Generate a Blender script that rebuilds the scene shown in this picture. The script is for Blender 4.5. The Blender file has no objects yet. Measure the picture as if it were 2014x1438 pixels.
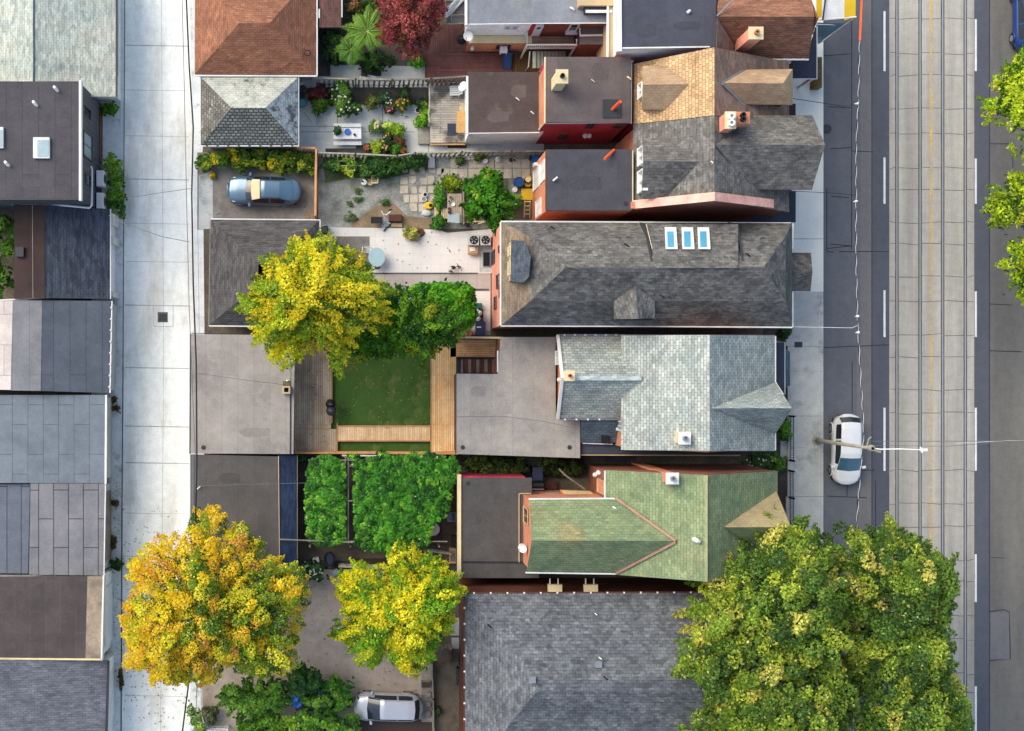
import bpy, math, random
import numpy as np
from mathutils import Vector
random.seed(7); rng = np.random.default_rng(7)
sc = bpy.context.scene
COL = sc.collection
# ---------------------------------------------------------------- camera, sky, sun, exposure
H = 82.0            # drone height, metres
S = 0.033           # metres per photo pixel on the ground
NX, NY = 720.0, 738.0   # photo pixel straight below the drone
cam = bpy.data.cameras.new('camera')
cam.sensor_width = 36.0
cam.lens = 36.0 * H / (2014 * S)
cam.shift_x = (1007 - NX) / 2014
cam.shift_y = (NY - 719) / 2014
cam.clip_end = 2000
camo = bpy.data.objects.new('camera', cam); COL.objects.link(camo)
camo.location = (0, 0, H)
sc.camera = camo
SUN_EL, SUN_AZ = 42.0, 306.0     # azimuth clockwise from up in the photo
w = bpy.data.worlds.new('World'); sc.world = w; w.use_nodes = True
wn = w.node_tree.nodes; wl = w.node_tree.links
sky = wn.new('ShaderNodeTexSky'); sky.sky_type = 'NISHITA'; sky.sun_disc = False
sky.sun_elevation = math.radians(SUN_EL); sky.sun_rotation = math.radians(SUN_AZ)
sky.air_density = 1.0; sky.dust_density = 2.5; sky.ozone_density = 1.0
hs = wn.new('ShaderNodeHueSaturation'); hs.inputs['Saturation'].default_value = .86   # thin overcast greys the blue
wl.new(sky.outputs[0], hs.inputs['Color']); wl.new(hs.outputs[0], wn['Background'].inputs[0]); wn['Background'].inputs[1].default_value = 0.15
sl = bpy.data.lights.new('sun', 'SUN'); sl.energy = 1.4; sl.angle = math.radians(50); sl.color = (1.0, 0.87, 0.68)
so = bpy.data.objects.new('sun', sl); COL.objects.link(so)
_a, _e = math.radians(SUN_AZ), math.radians(SUN_EL)
_d = Vector((-math.sin(_a) * math.cos(_e), -math.cos(_a) * math.cos(_e), -math.sin(_e)))
so.rotation_euler = _d.to_track_quat('-Z', 'Y').to_euler(); so.location = (-30, 10, 60)
sc.view_settings.view_transform = 'Standard'; sc.view_settings.look = 'None'
sc.view_settings.exposure = 1.06; sc.view_settings.gamma = 1.0
# ---------------------------------------------------------------- helpers
def W(px, py, h=0.0):
    k = S * (H - h) / H
    return Vector(((px - NX) * k, (NY - py) * k, h))
KA = 1.30
def C(r, g, b, k=1.0):
    f = lambda c: (c / 255 / 12.92 if c / 255 <= .04045 else ((c / 255 + .055) / 1.055) ** 2.4) / KA * k
    return (min(f(r), .85), min(f(g) * 1.015, .85), min(f(b), .85), 1.0)
WL = {}
def tag(o, label=None, cat=None, group=None, kind=None):
    if label: o['label'] = label
    if cat: o['category'] = cat
    if group: o['group'] = group
    if kind: o['kind'] = kind
    return o
def thing(name, label, cat, loc, group=None):
    o = bpy.data.objects.new(name, None); COL.objects.link(o); o.empty_display_size = .3
    o.location = loc; WL[o] = Vector(loc)
    return tag(o, label, cat, group)
def kids(o): return list(o.children)
def copy_tree(o, parent=None):
    c = o.copy(); COL.objects.link(c)
    if parent is not None: c.parent = parent
    WL[c] = WL.get(o, Vector((0, 0, 0)))
    for ch in kids(o): copy_tree(ch, c)
    return c
class MB:
    def __init__(s): s.v = []; s.f = []; s.m = []
    def face(s, pts, m=0):
        i = len(s.v); s.v += [tuple(p) for p in pts]; s.f.append(list(range(i, i + len(pts)))); s.m.append(m); return s
    def prism(s, xy, z0, z1, m=0, ms=None):
        n = len(xy)
        a = sum(xy[i][0] * xy[(i + 1) % n][1] - xy[(i + 1) % n][0] * xy[i][1] for i in range(n))
        if a < 0: xy = xy[::-1]
        s.face([(x, y, z1) for x, y in xy], m)
        s.face([(x, y, z0) for x, y in xy[::-1]], m)
        for i in range(n):
            p, q = xy[i], xy[(i + 1) % n]
            s.face([(p[0], p[1], z0), (q[0], q[1], z0), (q[0], q[1], z1), (p[0], p[1], z1)], m if ms is None else ms)
        return s
    def box(s, x0, x1, y0, y1, z0, z1, m=0):
        x0, x1 = min(x0, x1), max(x0, x1); y0, y1 = min(y0, y1), max(y0, y1)
        return s.prism([(x0, y0), (x1, y0), (x1, y1), (x0, y1)], z0, z1, m)
    def obox(s, c, sx, sy, z0, z1, rot=0, m=0):
        ca, sa = math.cos(rot), math.sin(rot)
        return s.prism([(c[0] + ca * x - sa * y, c[1] + sa * x + ca * y) for x, y in ((-sx/2, -sy/2), (sx/2, -sy/2), (sx/2, sy/2), (-sx/2, sy/2))], z0, z1, m)
    def slab(s, pts, t=.12, m=0, ms=None):
        pts = [Vector(p) for p in pts]
        n = Vector((0, 0, 0))
        for i in range(len(pts)): n += pts[i].cross(pts[(i + 1) % len(pts)])
        if n.z < 0: pts = pts[::-1]
        lo = [p - Vector((0, 0, t)) for p in pts]
        s.face(pts, m); s.face(lo[::-1], m if ms is None else ms)
        for i in range(len(pts)):
            j = (i + 1) % len(pts); s.face([lo[i], lo[j], pts[j], pts[i]], m if ms is None else ms)
        return s
    def tube(s, pts, r, n=6, m=0, cap=True):
        pts = [Vector(p) for p in pts]; k = len(pts)
        rs = r if isinstance(r, (list, tuple)) else [r] * k
        rings = []
        for i, p in enumerate(pts):
            t = (pts[min(i + 1, k - 1)] - pts[max(i - 1, 0)]).normalized()
            a = t.cross(Vector((0, 0, 1)))
            if a.length < .05: a = Vector((1, 0, 0)).cross(t) if abs(t.x) < .9 else Vector((0, 1, 0)).cross(t)
            a.normalize(); b = a.cross(t)
            i0 = len(s.v)
            for j in range(n):
                q = 2 * math.pi * (j + .5) / n
                s.v.append(tuple(p + (a * math.cos(q) + b * math.sin(q)) * rs[i]))
            rings.append(i0)
        for i in range(k - 1):
            for j in range(n):
                a, b = rings[i] + j, rings[i] + (j + 1) % n
                s.f.append([a, b, b + rings[i + 1] - rings[i], a + rings[i + 1] - rings[i]]); s.m.append(m)
        if cap:
            s.f.append([rings[0] + j for j in range(n)][::-1]); s.m.append(m)
            s.f.append([rings[-1] + j for j in range(n)]); s.m.append(m)
        return s
    def lathe(s, c, prof, n=16, m=0, ry=1.0):
        # prof: list of (radius, z) from bottom to top
        r0 = []
        for r, z in prof:
            i0 = len(s.v); r0.append(i0)
            for j in range(n):
                q = 2 * math.pi * j / n
                s.v.append((c[0] + r * math.cos(q), c[1] + r * ry * math.sin(q), c[2] + z))
        for i in range(len(prof) - 1):
            for j in range(n):
                k2 = (j + 1) % n
                s.f.append([r0[i] + j, r0[i] + k2, r0[i + 1] + k2, r0[i + 1] + j]); s.m.append(m)
        s.f.append([r0[0] + j for j in range(n)][::-1]); s.m.append(m)
        s.f.append([r0[-1] + j for j in range(n)]); s.m.append(m)
        return s
    def build(s, name, mats, parent=None, smooth=False, local=False, loc=None):
        if not isinstance(mats, (list, tuple)): mats = [mats]
        if parent is not None: off = WL.get(parent, Vector((0, 0, 0)))
        else: off = Vector(loc) if loc is not None else Vector((0, 0, 0))
        if local: off0 = Vector((0, 0, 0))
        else: off0 = off
        me = bpy.data.meshes.new(name)
        V = np.array(s.v, dtype=float) if s.v else np.zeros((0, 3))
        me.from_pydata([tuple(p) for p in (V - np.array(off0))], [], s.f)
        uv = me.uv_layers.new(name='UVMap'); data = np.zeros(len(me.loops) * 2)
        for pi, f in enumerate(s.f):
            P = V[f]
            n = np.zeros(3)
            for i in range(len(f)): n += np.cross(P[i], P[(i + 1) % len(f)])
            L = np.linalg.norm(n); n = n / L if L > 1e-12 else np.array([0, 0, 1.])
            if abs(n[2]) > .985: u, v = np.array([1., 0, 0]), np.array([0, 1., 0])
            else:
                u = np.array([-n[1], n[0], 0]); u /= np.linalg.norm(u); v = np.cross(n, u)
            ls = me.polygons[pi].loop_start
            for i in range(len(f)):
                data[2 * (ls + i)] = P[i] @ u; data[2 * (ls + i) + 1] = P[i] @ v
        uv.data.foreach_set('uv', data)
        for mm in mats: me.materials.append(mm)
        if len(mats) > 1: me.polygons.foreach_set('material_index', np.array(s.m, dtype=np.int32))
        if smooth: me.polygons.foreach_set('use_smooth', np.ones(len(s.f), dtype=bool))
        me.update()
        o = bpy.data.objects.new(name, me); COL.objects.link(o)
        if parent is not None: o.parent = parent
        else: o.location = off
        WL[o] = off
        return o
# ---------------------------------------------------------------- materials
def surf(name, c1, c2=None, nscale=.6, fine=.18, fscale=9.0, rough=.85, metal=0., spec=.25, stain=None, stain_scale=.35, stain_lo=.55, stain_hi=.75,
         brick=None, bump=0., stretch=None, coat=0.):
    m = bpy.data.materials.new(name); m.use_nodes = True
    N, L = m.node_tree.nodes, m.node_tree.links
    B = N['Principled BSDF']; B.inputs['Roughness'].default_value = rough; B.inputs['Metallic'].default_value = metal
    B.inputs['Specular IOR Level'].default_value = spec
    if coat: B.inputs['Coat Weight'].default_value = coat; B.inputs['Coat Roughness'].default_value = .08
    geo = N.new('ShaderNodeNewGeometry'); pos = geo.outputs['Position']
    if stretch:
        mp = N.new('ShaderNodeVectorMath'); mp.operation = 'MULTIPLY'; L.new(pos, mp.inputs[0]); mp.inputs[1].default_value = stretch; spos = mp.outputs[0]
    else: spos = pos
    def noise(scale, detail=4.0, rough_=.6, p=pos):
        n = N.new('ShaderNodeTexNoise'); n.inputs['Scale'].default_value = scale; n.inputs['Detail'].default_value = detail; n.inputs['Roughness'].default_value = rough_
        L.new(p, n.inputs['Vector']); return n.outputs['Fac']
    def ramp(fac, lo, hi):
        r = N.new('ShaderNodeMapRange'); r.inputs['From Min'].default_value = lo; r.inputs['From Max'].default_value = hi; L.new(fac, r.inputs['Value']); return r.outputs[0]
    def mix(fac, a, b, blend='MIX'):
        x = N.new('ShaderNodeMix'); x.data_type = 'RGBA'; x.blend_type = blend
        if isinstance(fac, float): x.inputs[0].default_value = fac
        else: L.new(fac, x.inputs[0])
        for v, i in ((a, 6), (b, 7)):
            if isinstance(v, tuple): x.inputs[i].default_value = v
            else: L.new(v, x.inputs[i])
        return x.outputs[2]
    c2 = c2 or tuple(min(.9, c * .8) for c in c1[:3]) + (1.,)
    col = mix(ramp(noise(nscale, 5., .6, spos), .35, .65), c1, c2)
    if stain: col = mix(ramp(noise(stain_scale, 6., .65, spos), stain_lo, stain_hi), col, stain)
    if brick:
        b = N.new('ShaderNodeTexBrick'); uv = N.new('ShaderNodeUVMap')
        src = uv.outputs[0]
        if brick.get('swap'):
            mp = N.new('ShaderNodeMapping'); mp.inputs['Rotation'].default_value = (0, 0, math.pi / 2); L.new(src, mp.inputs['Vector']); src = mp.outputs[0]
        if brick.get('wob'):
            nz = N.new('ShaderNodeTexNoise'); nz.inputs['Scale'].default_value = .8; L.new(pos, nz.inputs['Vector'])
            vm = N.new('ShaderNodeVectorMath'); vm.operation = 'SCALE'; L.new(nz.outputs['Color'], vm.inputs[0]); vm.inputs['Scale'].default_value = brick['wob']
            va = N.new('ShaderNodeVectorMath'); L.new(src, va.inputs[0]); L.new(vm.outputs[0], va.inputs[1]); src = va.outputs[0]
        L.new(src, b.inputs['Vector'])
        v = brick.get('vary', .2); d = brick.get('mortar', .5)
        b.inputs['Color1'].default_value = (1 - v, 1 - v, 1 - v, 1); b.inputs['Color2'].default_value = (1 + v, 1 + v, 1 + v, 1)
        mo = brick.get('mcol'); b.inputs['Mortar'].default_value = mo if mo else (d, d, d, 1)
        b.inputs['Scale'].default_value = 1.0; b.inputs['Brick Width'].default_value = brick['w']; b.inputs['Row Height'].default_value = brick['h']
        b.inputs['Mortar Size'].default_value = brick.get('ms', .012); b.inputs['Mortar Smooth'].default_value = .3
        b.offset = brick.get('off', .5); b.squash = 1.0
        col = mix(1.0, col, b.outputs['Color'], 'MULTIPLY')
        if brick.get('big'):
            # soft random per-shingle batches of darker and lighter tabs
            n2 = N.new('ShaderNodeTexVoronoi'); n2.inputs['Scale'].default_value = 1.0
            vs = N.new('ShaderNodeVectorMath'); vs.operation = 'MULTIPLY'; L.new(src, vs.inputs[0]); vs.inputs[1].default_value = (1 / brick['big'], 1 / brick['h'], 1)
            L.new(vs.outputs[0], n2.inputs['Vector'])
            sep = N.new('ShaderNodeSeparateColor'); L.new(n2.outputs['Color'], sep.inputs[0])
            g = ramp(sep.outputs[0], 0., 1.); mr = g.node; mr.inputs['To Min'].default_value = 1 - brick.get('bigv', .3); mr.inputs['To Max'].default_value = 1 + brick.get('bigv', .3)
            cmb = N.new('ShaderNodeCombineColor')
            for i in range(3): L.new(g, cmb.inputs[i])
            col = mix(1.0, col, cmb.outputs[0], 'MULTIPLY')
    if fine >= .1:
        f = ramp(noise(1.9, 5., .7), .3, .7); mr = f.node; mr.inputs['To Min'].default_value = .9; mr.inputs['To Max'].default_value = 1.1
        cmb = N.new('ShaderNodeCombineColor')
        for i in range(3): L.new(f, cmb.inputs[i])
        col = mix(1.0, col, cmb.outputs[0], 'MULTIPLY')
    if fine:
        f = ramp(noise(fscale, 3., .7), .25, .75); mr = f.node; mr.inputs['To Min'].default_value = 1 - fine; mr.inputs['To Max'].default_value = 1 + fine
        cmb = N.new('ShaderNodeCombineColor')
        for i in range(3): L.new(f, cmb.inputs[i])
        col = mix(1.0, col, cmb.outputs[0], 'MULTIPLY')
    L.new(col, B.inputs['Base Color'])
    if bump:
        bp = N.new('ShaderNodeBump'); bp.inputs['Strength'].default_value = bump; bp.inputs['Distance'].default_value = .03
        L.new(noise(fscale * 1.3, 3., .6), bp.inputs['Height']); L.new(bp.outputs[0], B.inputs['Normal'])
    return m
def shingle(name, c1, c2=None, row=.19, w=.34, vary=.16, mortar=.55, big=.5, bigv=.22, **k):
    return surf(name, c1, c2, brick=dict(w=w, h=row, vary=vary, mortar=mortar, ms=.02, big=big, bigv=bigv, wob=.05), fine=.14, fscale=14, rough=.9, spec=.15, **k)
def planks(name, c1, c2, wdt=.14, ln=3.2, swap=False, mortar=.4, vary=.14, **k):
    return surf(name, c1, c2, brick=dict(w=ln, h=wdt, vary=vary, mortar=mortar, ms=.012, swap=swap), fine=.15, fscale=12, rough=.8, **k)
def rolls(name, c1, c2, wdt=.95, ln=9., swap=True, mortar=.55, vary=.05, ms=.022, **k):
    return surf(name, c1, c2, brick=dict(w=ln, h=wdt, vary=vary, mortar=mortar, ms=ms, swap=swap, wob=.03), fine=.16, fscale=11, rough=.88, **k)
M = {}
def leafmat(name, trans=.45, rough=.5):
    m = bpy.data.materials.new(name); m.use_nodes = True
    N, L = m.node_tree.nodes, m.node_tree.links
    B = N['Principled BSDF']; B.inputs['Roughness'].default_value = rough; B.inputs['Specular IOR Level'].default_value = .3
    a = N.new('ShaderNodeAttribute'); a.attribute_name = 'Col'; L.new(a.outputs['Color'], B.inputs['Base Color'])
    t = N.new('ShaderNodeBsdfTranslucent'); L.new(a.outputs['Color'], t.inputs[0])
    x = N.new('ShaderNodeMixShader'); x.inputs[0].default_value = trans
    L.new(B.outputs[0], x.inputs[1]); L.new(t.outputs[0], x.inputs[2]); L.new(x.outputs[0], N['Material Output'].inputs[0])
    return m
M['leaf'] = leafmat('leaf')
M['bark'] = surf('bark', C(120, 105, 88), C(80, 70, 60), nscale=3)
# plain materials
def plain(key, r, g, b, rough=.6, metal=0., spec=.3, fine=.06, c2=None, **k):
    M[key] = surf(key, C(r, g, b), C(*c2) if c2 else C(r * .93, g * .93, b * .93), rough=rough, metal=metal, spec=spec, fine=fine, nscale=1.2, **k)
plain('white_trim', 235, 235, 232); plain('cream', 232, 215, 170); plain('white_wall', 240, 244, 244, c2=(222, 228, 228))
plain('black', 28, 28, 30, c2=(20, 20, 22)); plain('dark_metal', 60, 62, 66, rough=.45); plain('grey_metal', 150, 152, 155, rough=.4, metal=.5)
plain('steel', 175, 176, 178, rough=.35, metal=.6); plain('white_plastic', 240, 240, 238, rough=.4); plain('blue_plastic', 30, 75, 140, rough=.4)
plain('navy_plastic', 52, 62, 92, rough=.45); plain('yellow', 235, 195, 40); plain('orange', 238, 100, 50, rough=.5); plain('red', 190, 45, 45)
plain('terracotta', 190, 120, 90); plain('tan', 205, 180, 140); plain('green_plastic', 50, 110, 95); plain('teal', 70, 150, 150)
plain('rubber', 32, 32, 34, rough=.9); plain('rail_steel', 185, 184, 186, rough=.4, metal=.3); plain('soil', 70, 55, 45, fine=.3)
plain('cardboard', 205, 165, 115); plain('pole', 165, 160, 145, rough=.6, c2=(140, 138, 130)); plain('brown_wood', 105, 62, 48, c2=(80, 48, 38))
plain('new_wood', 222, 168, 120, c2=(195, 140, 95)); plain('grey_wood', 150, 142, 130, c2=(115, 110, 100), fine=.2)
plain('line_white', 225, 228, 232, fine=.15); plain('tar', 40, 42, 50); plain('blue_tarp', 40, 110, 200, rough=.4); plain('silver_tarp', 185, 192, 200, rough=.35)
plain('glass_dark', 40, 48, 58, rough=.08, spec=.6); plain('glass_sky', 85, 165, 200, rough=.08, spec=.6); plain('glass_pale', 170, 190, 195, rough=.1, spec=.6)
plain('light_red', 215, 30, 60, rough=.3); plain('light_clear', 225, 225, 220, rough=.2)
M['brick_orange'] = surf('brick_orange', C(216, 146, 114), C(190, 122, 94), brick=dict(w=.24, h=.085, vary=.15, mortar=1.15, ms=.01), rough=.9)
M['brick_red'] = surf('brick_red', C(150, 96, 80), C(122, 78, 66), brick=dict(w=.24, h=.085, vary=.15, mortar=1.2, ms=.01), rough=.9)
M['brick_pink'] = surf('brick_pink', C(236, 164, 140), C(218, 142, 120), brick=dict(w=.24, h=.085, vary=.12, mortar=1.1, ms=.01), rough=.9, stain=C(235, 170, 150))
M['red_paint'] = surf('red_paint', C(190, 66, 86), C(160, 52, 70), brick=dict(w=.24, h=.085, vary=.05, mortar=.85, ms=.01), rough=.7)
M['brick_pale'] = surf('brick_pale', C(244, 192, 176), C(228, 168, 152), nscale=1.5, fine=.16, fscale=7)
M['siding_dark'] = surf('siding_dark', C(92, 95, 102), C(82, 84, 92), brick=dict(w=8., h=.38, swap=True, vary=.05, mortar=.4, ms=.03), rough=.7)
M['siding_white'] = surf('siding_white', C(255, 255, 255, 1.1), C(246, 248, 248), brick=dict(w=6., h=.16, vary=.02, mortar=.85, ms=.01), rough=.6)
M['stucco'] = surf('stucco', C(205, 208, 205), C(180, 186, 184), fine=.08)
M['concrete_block'] = surf('concrete_block', C(165, 160, 150), C(135, 130, 122), brick=dict(w=.4, h=.2, vary=.08, mortar=.8, ms=.012))
plain('glass_blue', 92, 130, 156, rough=.1, spec=.6); plain('glass_pale_blue', 70, 110, 130, rough=.08, spec=.6)
# ---------------------------------------------------------------- ground, lane, street
def sheet(name, polys, z, mats, parent=None, extra=()):
    b = MB()
    for p in polys: b.face(ccw([W(x, y) for x, y in p], z), 0)
    for k, (mi, p) in enumerate(extra): b.face(ccw([W(x, y) for x, y in p], z + .004 + .00008 * k), mi)
    return tag(b.build(name, mats, parent), kind='structure') if parent is None else b.build(name, mats, parent)
def ccw(pts, z):
    n = len(pts); a = sum(pts[i].x * pts[(i + 1) % n].y - pts[(i + 1) % n].x * pts[i].y for i in range(n))
    if a < 0: pts = pts[::-1]
    return [(p.x, p.y, z) for p in pts]
def R(x0, y0, x1, y1): return [(x0, y0), (x1, y0), (x1, y1), (x0, y1)]
def ln(x0, y0, x1, y1, w):
    dx, dy = x1 - x0, y1 - y0; L = math.hypot(dx, dy); nx, ny = -dy / L * w / 2, dx / L * w / 2
    return [(x0 + nx, y0 + ny), (x1 + nx, y1 + ny), (x1 - nx, y1 - ny), (x0 - nx, y0 - ny)]
M['earth'] = surf('earth', C(112, 104, 92), C(88, 82, 70), nscale=.8, fine=.3, fscale=6, stain=C(70, 80, 50), stain_scale=.5)
M['lane'] = surf('lane', C(240, 242, 236, 1.2), C(228, 231, 226, 1.16), nscale=.35, fine=.1, fscale=10, stain=C(196, 192, 182), stain_scale=.45, stain_lo=.48, stain_hi=.74, stretch=(1, .25, 1))
M['lane_side'] = surf('lane_side', C(234, 239, 239), C(216, 222, 223), nscale=.5, fine=.1, fscale=10, stain=C(140, 138, 130), stain_scale=.9)
M['joint'] = surf('joint', C(150, 156, 158), C(190, 195, 196), nscale=1.2)
M['joint_dark'] = surf('joint_dark', C(75, 78, 84), C(105, 108, 112), nscale=1.2)
M['sidewalk'] = surf('sidewalk', C(206, 207, 200), C(186, 188, 184), nscale=.5, fine=.12, fscale=12, stain=C(126, 132, 136), stain_scale=.6)
M['sidewalk_new'] = surf('sidewalk_new', C(246, 246, 236), C(230, 233, 226), nscale=.5, fine=.07, fscale=12)
M['asphalt'] = surf('asphalt', C(106, 110, 117), C(94, 97, 105), nscale=.3, fine=.16, fscale=16, stretch=(1, .25, 1))
M['asphalt_worn'] = surf('asphalt_worn', C(116, 115, 117), C(104, 104, 108), nscale=.3, fine=.18, fscale=16, stretch=(1, .25, 1))
M['asphalt_new'] = surf('asphalt_new', C(88, 92, 102), C(78, 82, 92), nscale=.4, fine=.16, fscale=18, stretch=(1, .25, 1))
M['asphalt_warm'] = surf('asphalt_warm', C(116, 114, 108), C(98, 97, 95), nscale=.45, fine=.2, fscale=16, stretch=(1, .12, 1), stain=C(88, 88, 90), stain_scale=.3)
M['track_slab'] = surf('track_slab', C(186, 183, 172), C(156, 153, 146), nscale=.9, fine=.16, fscale=14, stretch=(1, .05, 1), stain=C(132, 127, 118), stain_scale=.4, stain_lo=.5)
M['yellow_line'] = surf('yellow_line', C(208, 172, 104), C(190, 170, 130), nscale=1.0, fine=.25, fscale=9, stain=C(178, 165, 140), stain_scale=.35, stain_lo=.42, stain_hi=.6)
M['lot'] = surf('lot', C(196, 180, 165), C(174, 160, 147), nscale=.4, fine=.24, fscale=18, stain=C(165, 152, 140), stain_scale=.3)
M['pad'] = surf('pad', C(140, 136, 130), C(112, 107, 105), nscale=.45, fine=.16, fscale=12, stain=C(180, 174, 164), stain_scale=.28, stain_lo=.5, stain_hi=.7)
M['patio_grey'] = surf('patio_grey', C(202, 205, 200), C(180, 186, 186), nscale=.5, fine=.1, fscale=12, stain=C(120, 124, 126), stain_scale=.5)
M['patio_tile'] = surf('patio_tile', C(230, 227, 224), C(218, 216, 214), nscale=.5, fine=.04, brick=dict(w=.6, h=.6, off=0., vary=.025, mortar=.86, ms=.012), rough=.5)
M['patio_strip'] = surf('patio_strip', C(190, 182, 175), C(172, 165, 160), nscale=.6, fine=.08, brick=dict(w=1.2, h=1.3, off=0., vary=.05, mortar=.75, ms=.02))
M['dirt'] = surf('dirt', C(168, 170, 164), C(122, 124, 118), nscale=.75, fine=.36, fscale=7, stain=C(80, 100, 60), stain_scale=.45, stain_lo=.56, stain_hi=.68)
M['dirt_brown'] = surf('dirt_brown', C(150, 128, 104), C(120, 108, 84), nscale=.9, fine=.3, fscale=8)
M['yard_dark'] = surf('yard_dark', C(92, 88, 84), C(64, 62, 60), nscale=.7, fine=.25, fscale=8)
M['alley'] = surf('alley', C(118, 108, 92), C(92, 85, 74), nscale=.6, fine=.2, fscale=9, stain=C(66, 60, 52), stain_scale=.45)
M['turf'] = surf('turf', C(76, 108, 46), C(60, 92, 36), nscale=.9, fine=.32, fscale=26, rough=.95, stain=C(116, 124, 70), stain_scale=.8, stain_lo=.52, stain_hi=.72)
M['groundcover'] = surf('groundcover', C(104, 112, 78), C(78, 92, 54), nscale=1.2, fine=.35, fscale=8)
M['paver'] = surf('paver', C(205, 196, 178), C(182, 174, 158), nscale=1.5, fine=.12, fscale=10, stain=C(150, 146, 128), stain_scale=1.0)

sheet('ground', [R(-7000, -7000, 9000, 9000)], -.02, [M['earth']])
# lane behind the houses
lx = [(0, R(245, y, 388, y + 1.6)) for y in ()]
ex = []
for y in (90, 178, 268, 353, 440, 515, 601, 724, 839, 911, 1010, 1095, 1160, 1260, 1369): ex.append((1, ln(246, y - 1, 372, y + 1, 1.7 if y in (90, 601, 724, 839, 353, 911) else .8)))
ex += [(2, ln(245.5, -60, 242, 720, 1.8)), (2, ln(242, 720, 240, 1000, 2.2)), (2, ln(240, 1000, 238, 1500, 2.6)), (1, ln(317, -60, 322, 700, .7)), (1, ln(322, 700, 315, 1500, .7)),
       (1, ln(236, -60, 236, 250, 1.2)), (1, R(302, 600, 303, 643)), (1, R(340, 600, 341, 643)), (1, R(302, 642, 341, 643))]
sheet('lane', [[(243, -80), (372, -80), (379, 300), (384, 640), (374, 660), (374, 1500), (238, 1500), (242, 700)]], .0, [M['lane'], M['joint'], M['joint_dark']], extra=ex)
sheet('lane_apron', [[(180, -80), (243, -80), (242, 700), (238, 1500), (180, 1500)], [(372, -80), (395, -80), (402, 640), (384, 640), (379, 300)], [(384, 640), (374, 660), (374, 1500), (400, 1500), (402, 640)]],
      -.006, [M['lane_side'], M['joint']], extra=[(1, ln(389, 440, 392, 655, 1.2)), (1, R(372, 440, 373, 655))])
# little weeds' dirt patches along the lane edge
# street: road bed in strips, streetcar slab, sidewalk with kerb
ex = []
def tarl(x0, y0, x1, y1, w=1.6): ex.append((1, ln(x0, y0, x1, y1, w)))
for a in ((1675, -60, 1675, 490), (1618, 110, 1672, 106), (1626, 489, 1671, 484), (1626, 370, 1626, 495), (1626, 495, 1640, 496), (1630, 210, 1672, 212), (1632, 293, 1675, 290),
          (1675, 297, 1718, 299), (1650, 495, 1752, 495), (1619, 684, 1752, 678), (1676, 712, 1676, 812), (1632, 480, 1675, 484), (1634, 386, 1670, 389), (1628, 976, 1705, 979),
          (1686, 976, 1686, 1000), (1625, 925, 1720, 925), (1722, 945, 1722, 1060), (1666, 946, 1666, 976)): tarl(*a)
sheet('road', [R(1612, -2500, 2700, 4000)], .0, [M['asphalt'], M['tar']], extra=ex)
sheet('road_strip', [R(1692, -300, 1715, 680), R(1685, 684, 1714, 1900)], .004, [M['asphalt_worn']])
sheet('road_trench', [R(1715, -300, 1749, 1900), R(1916, -300, 1946, 1900)], .004, [M['asphalt_new'], M['tar']], extra=[(1, R(1714, -300, 1715.4, 1900)), (1, R(1945.5, -300, 1947, 1900))])
ex = [(1, ln(1947, 283, 1992, 283, 1.4)), (1, ln(1992, 283, 1992, 330, 1.4)), (1, ln(1947, 598, 1990, 600, 1.6)), (1, ln(1947, 690, 2010, 692, 1.8)), (1, ln(1947, 1203, 1975, 1199, 1.8)),
      (1, ln(1975, 1199, 1985, 1204, 1.8)), (1, ln(1985, 1204, 1987, 1296, 1.8)), (1, ln(1987, 1296, 1947, 1299, 1.8)), (1, ln(1948, 1096, 1975, 1098, 1.2)), (2, R(1948, 1205, 1985, 1297))]
sheet('road_far_side', [R(1946, -300, 2080, 1900)], .004, [M['asphalt_warm'], M['tar'], M['asphalt_worn']], extra=ex)
ex = []
for gx in (1764, 1809.5, 1854, 1898.5):
    ex += [(1, R(gx - 3.6, -300, gx - 1.0, 1900)), (2, R(gx - 1.0, -300, gx + 1.0, 1900)), (1, R(gx + 1.0, -300, gx + 3.4, 1900))]
for i, y in enumerate(range(-40, 1500, 1)):
    pass
for i, y in enumerate((37, 105, 148, 214, 262, 330, 372, 437, 480, 543, 593, 658, 703, 767, 812, 925, 990, 1035, 1100, 1142, 1210, 1257, 1325, 1362, 1420)):
    for a, b_ in ((1750, 1761), (1768, 1806), (1813, 1851), (1858, 1895), (1902, 1915)):
        ex.append((1, ln(a, y + random.uniform(-2, 3), b_, y + random.uniform(-2, 3), 1.15)))
sheet('streetcar_slab', [R(1749, -300, 1916, 1900)], .006, [M['track_slab'], M['joint_dark'], M['rail_steel']], extra=ex)
b = MB()
for x in (1739.5, 1919):
    for y0, y1 in ((22, 140), (310, 401), (571, 663), (802, 926), (1090, 1184), (1350, 1445), (-260, -140)):
        if x > 1800: y0 += 16 if y0 < 100 else (2 if y0 < 700 else 0)
        b.face(ccw([W(*p) for p in R(x - 2.1, y0, x + 2.1, y1)], .012))
tag(b.build('lane_marking', M['line_white']), kind='structure')
b = MB(); b.face(ccw([W(*p) for p in R(1828.5, -300, 1834, 1900)], .014)); tag(b.build('centre_line', M['yellow_line']), kind='structure')
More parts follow.
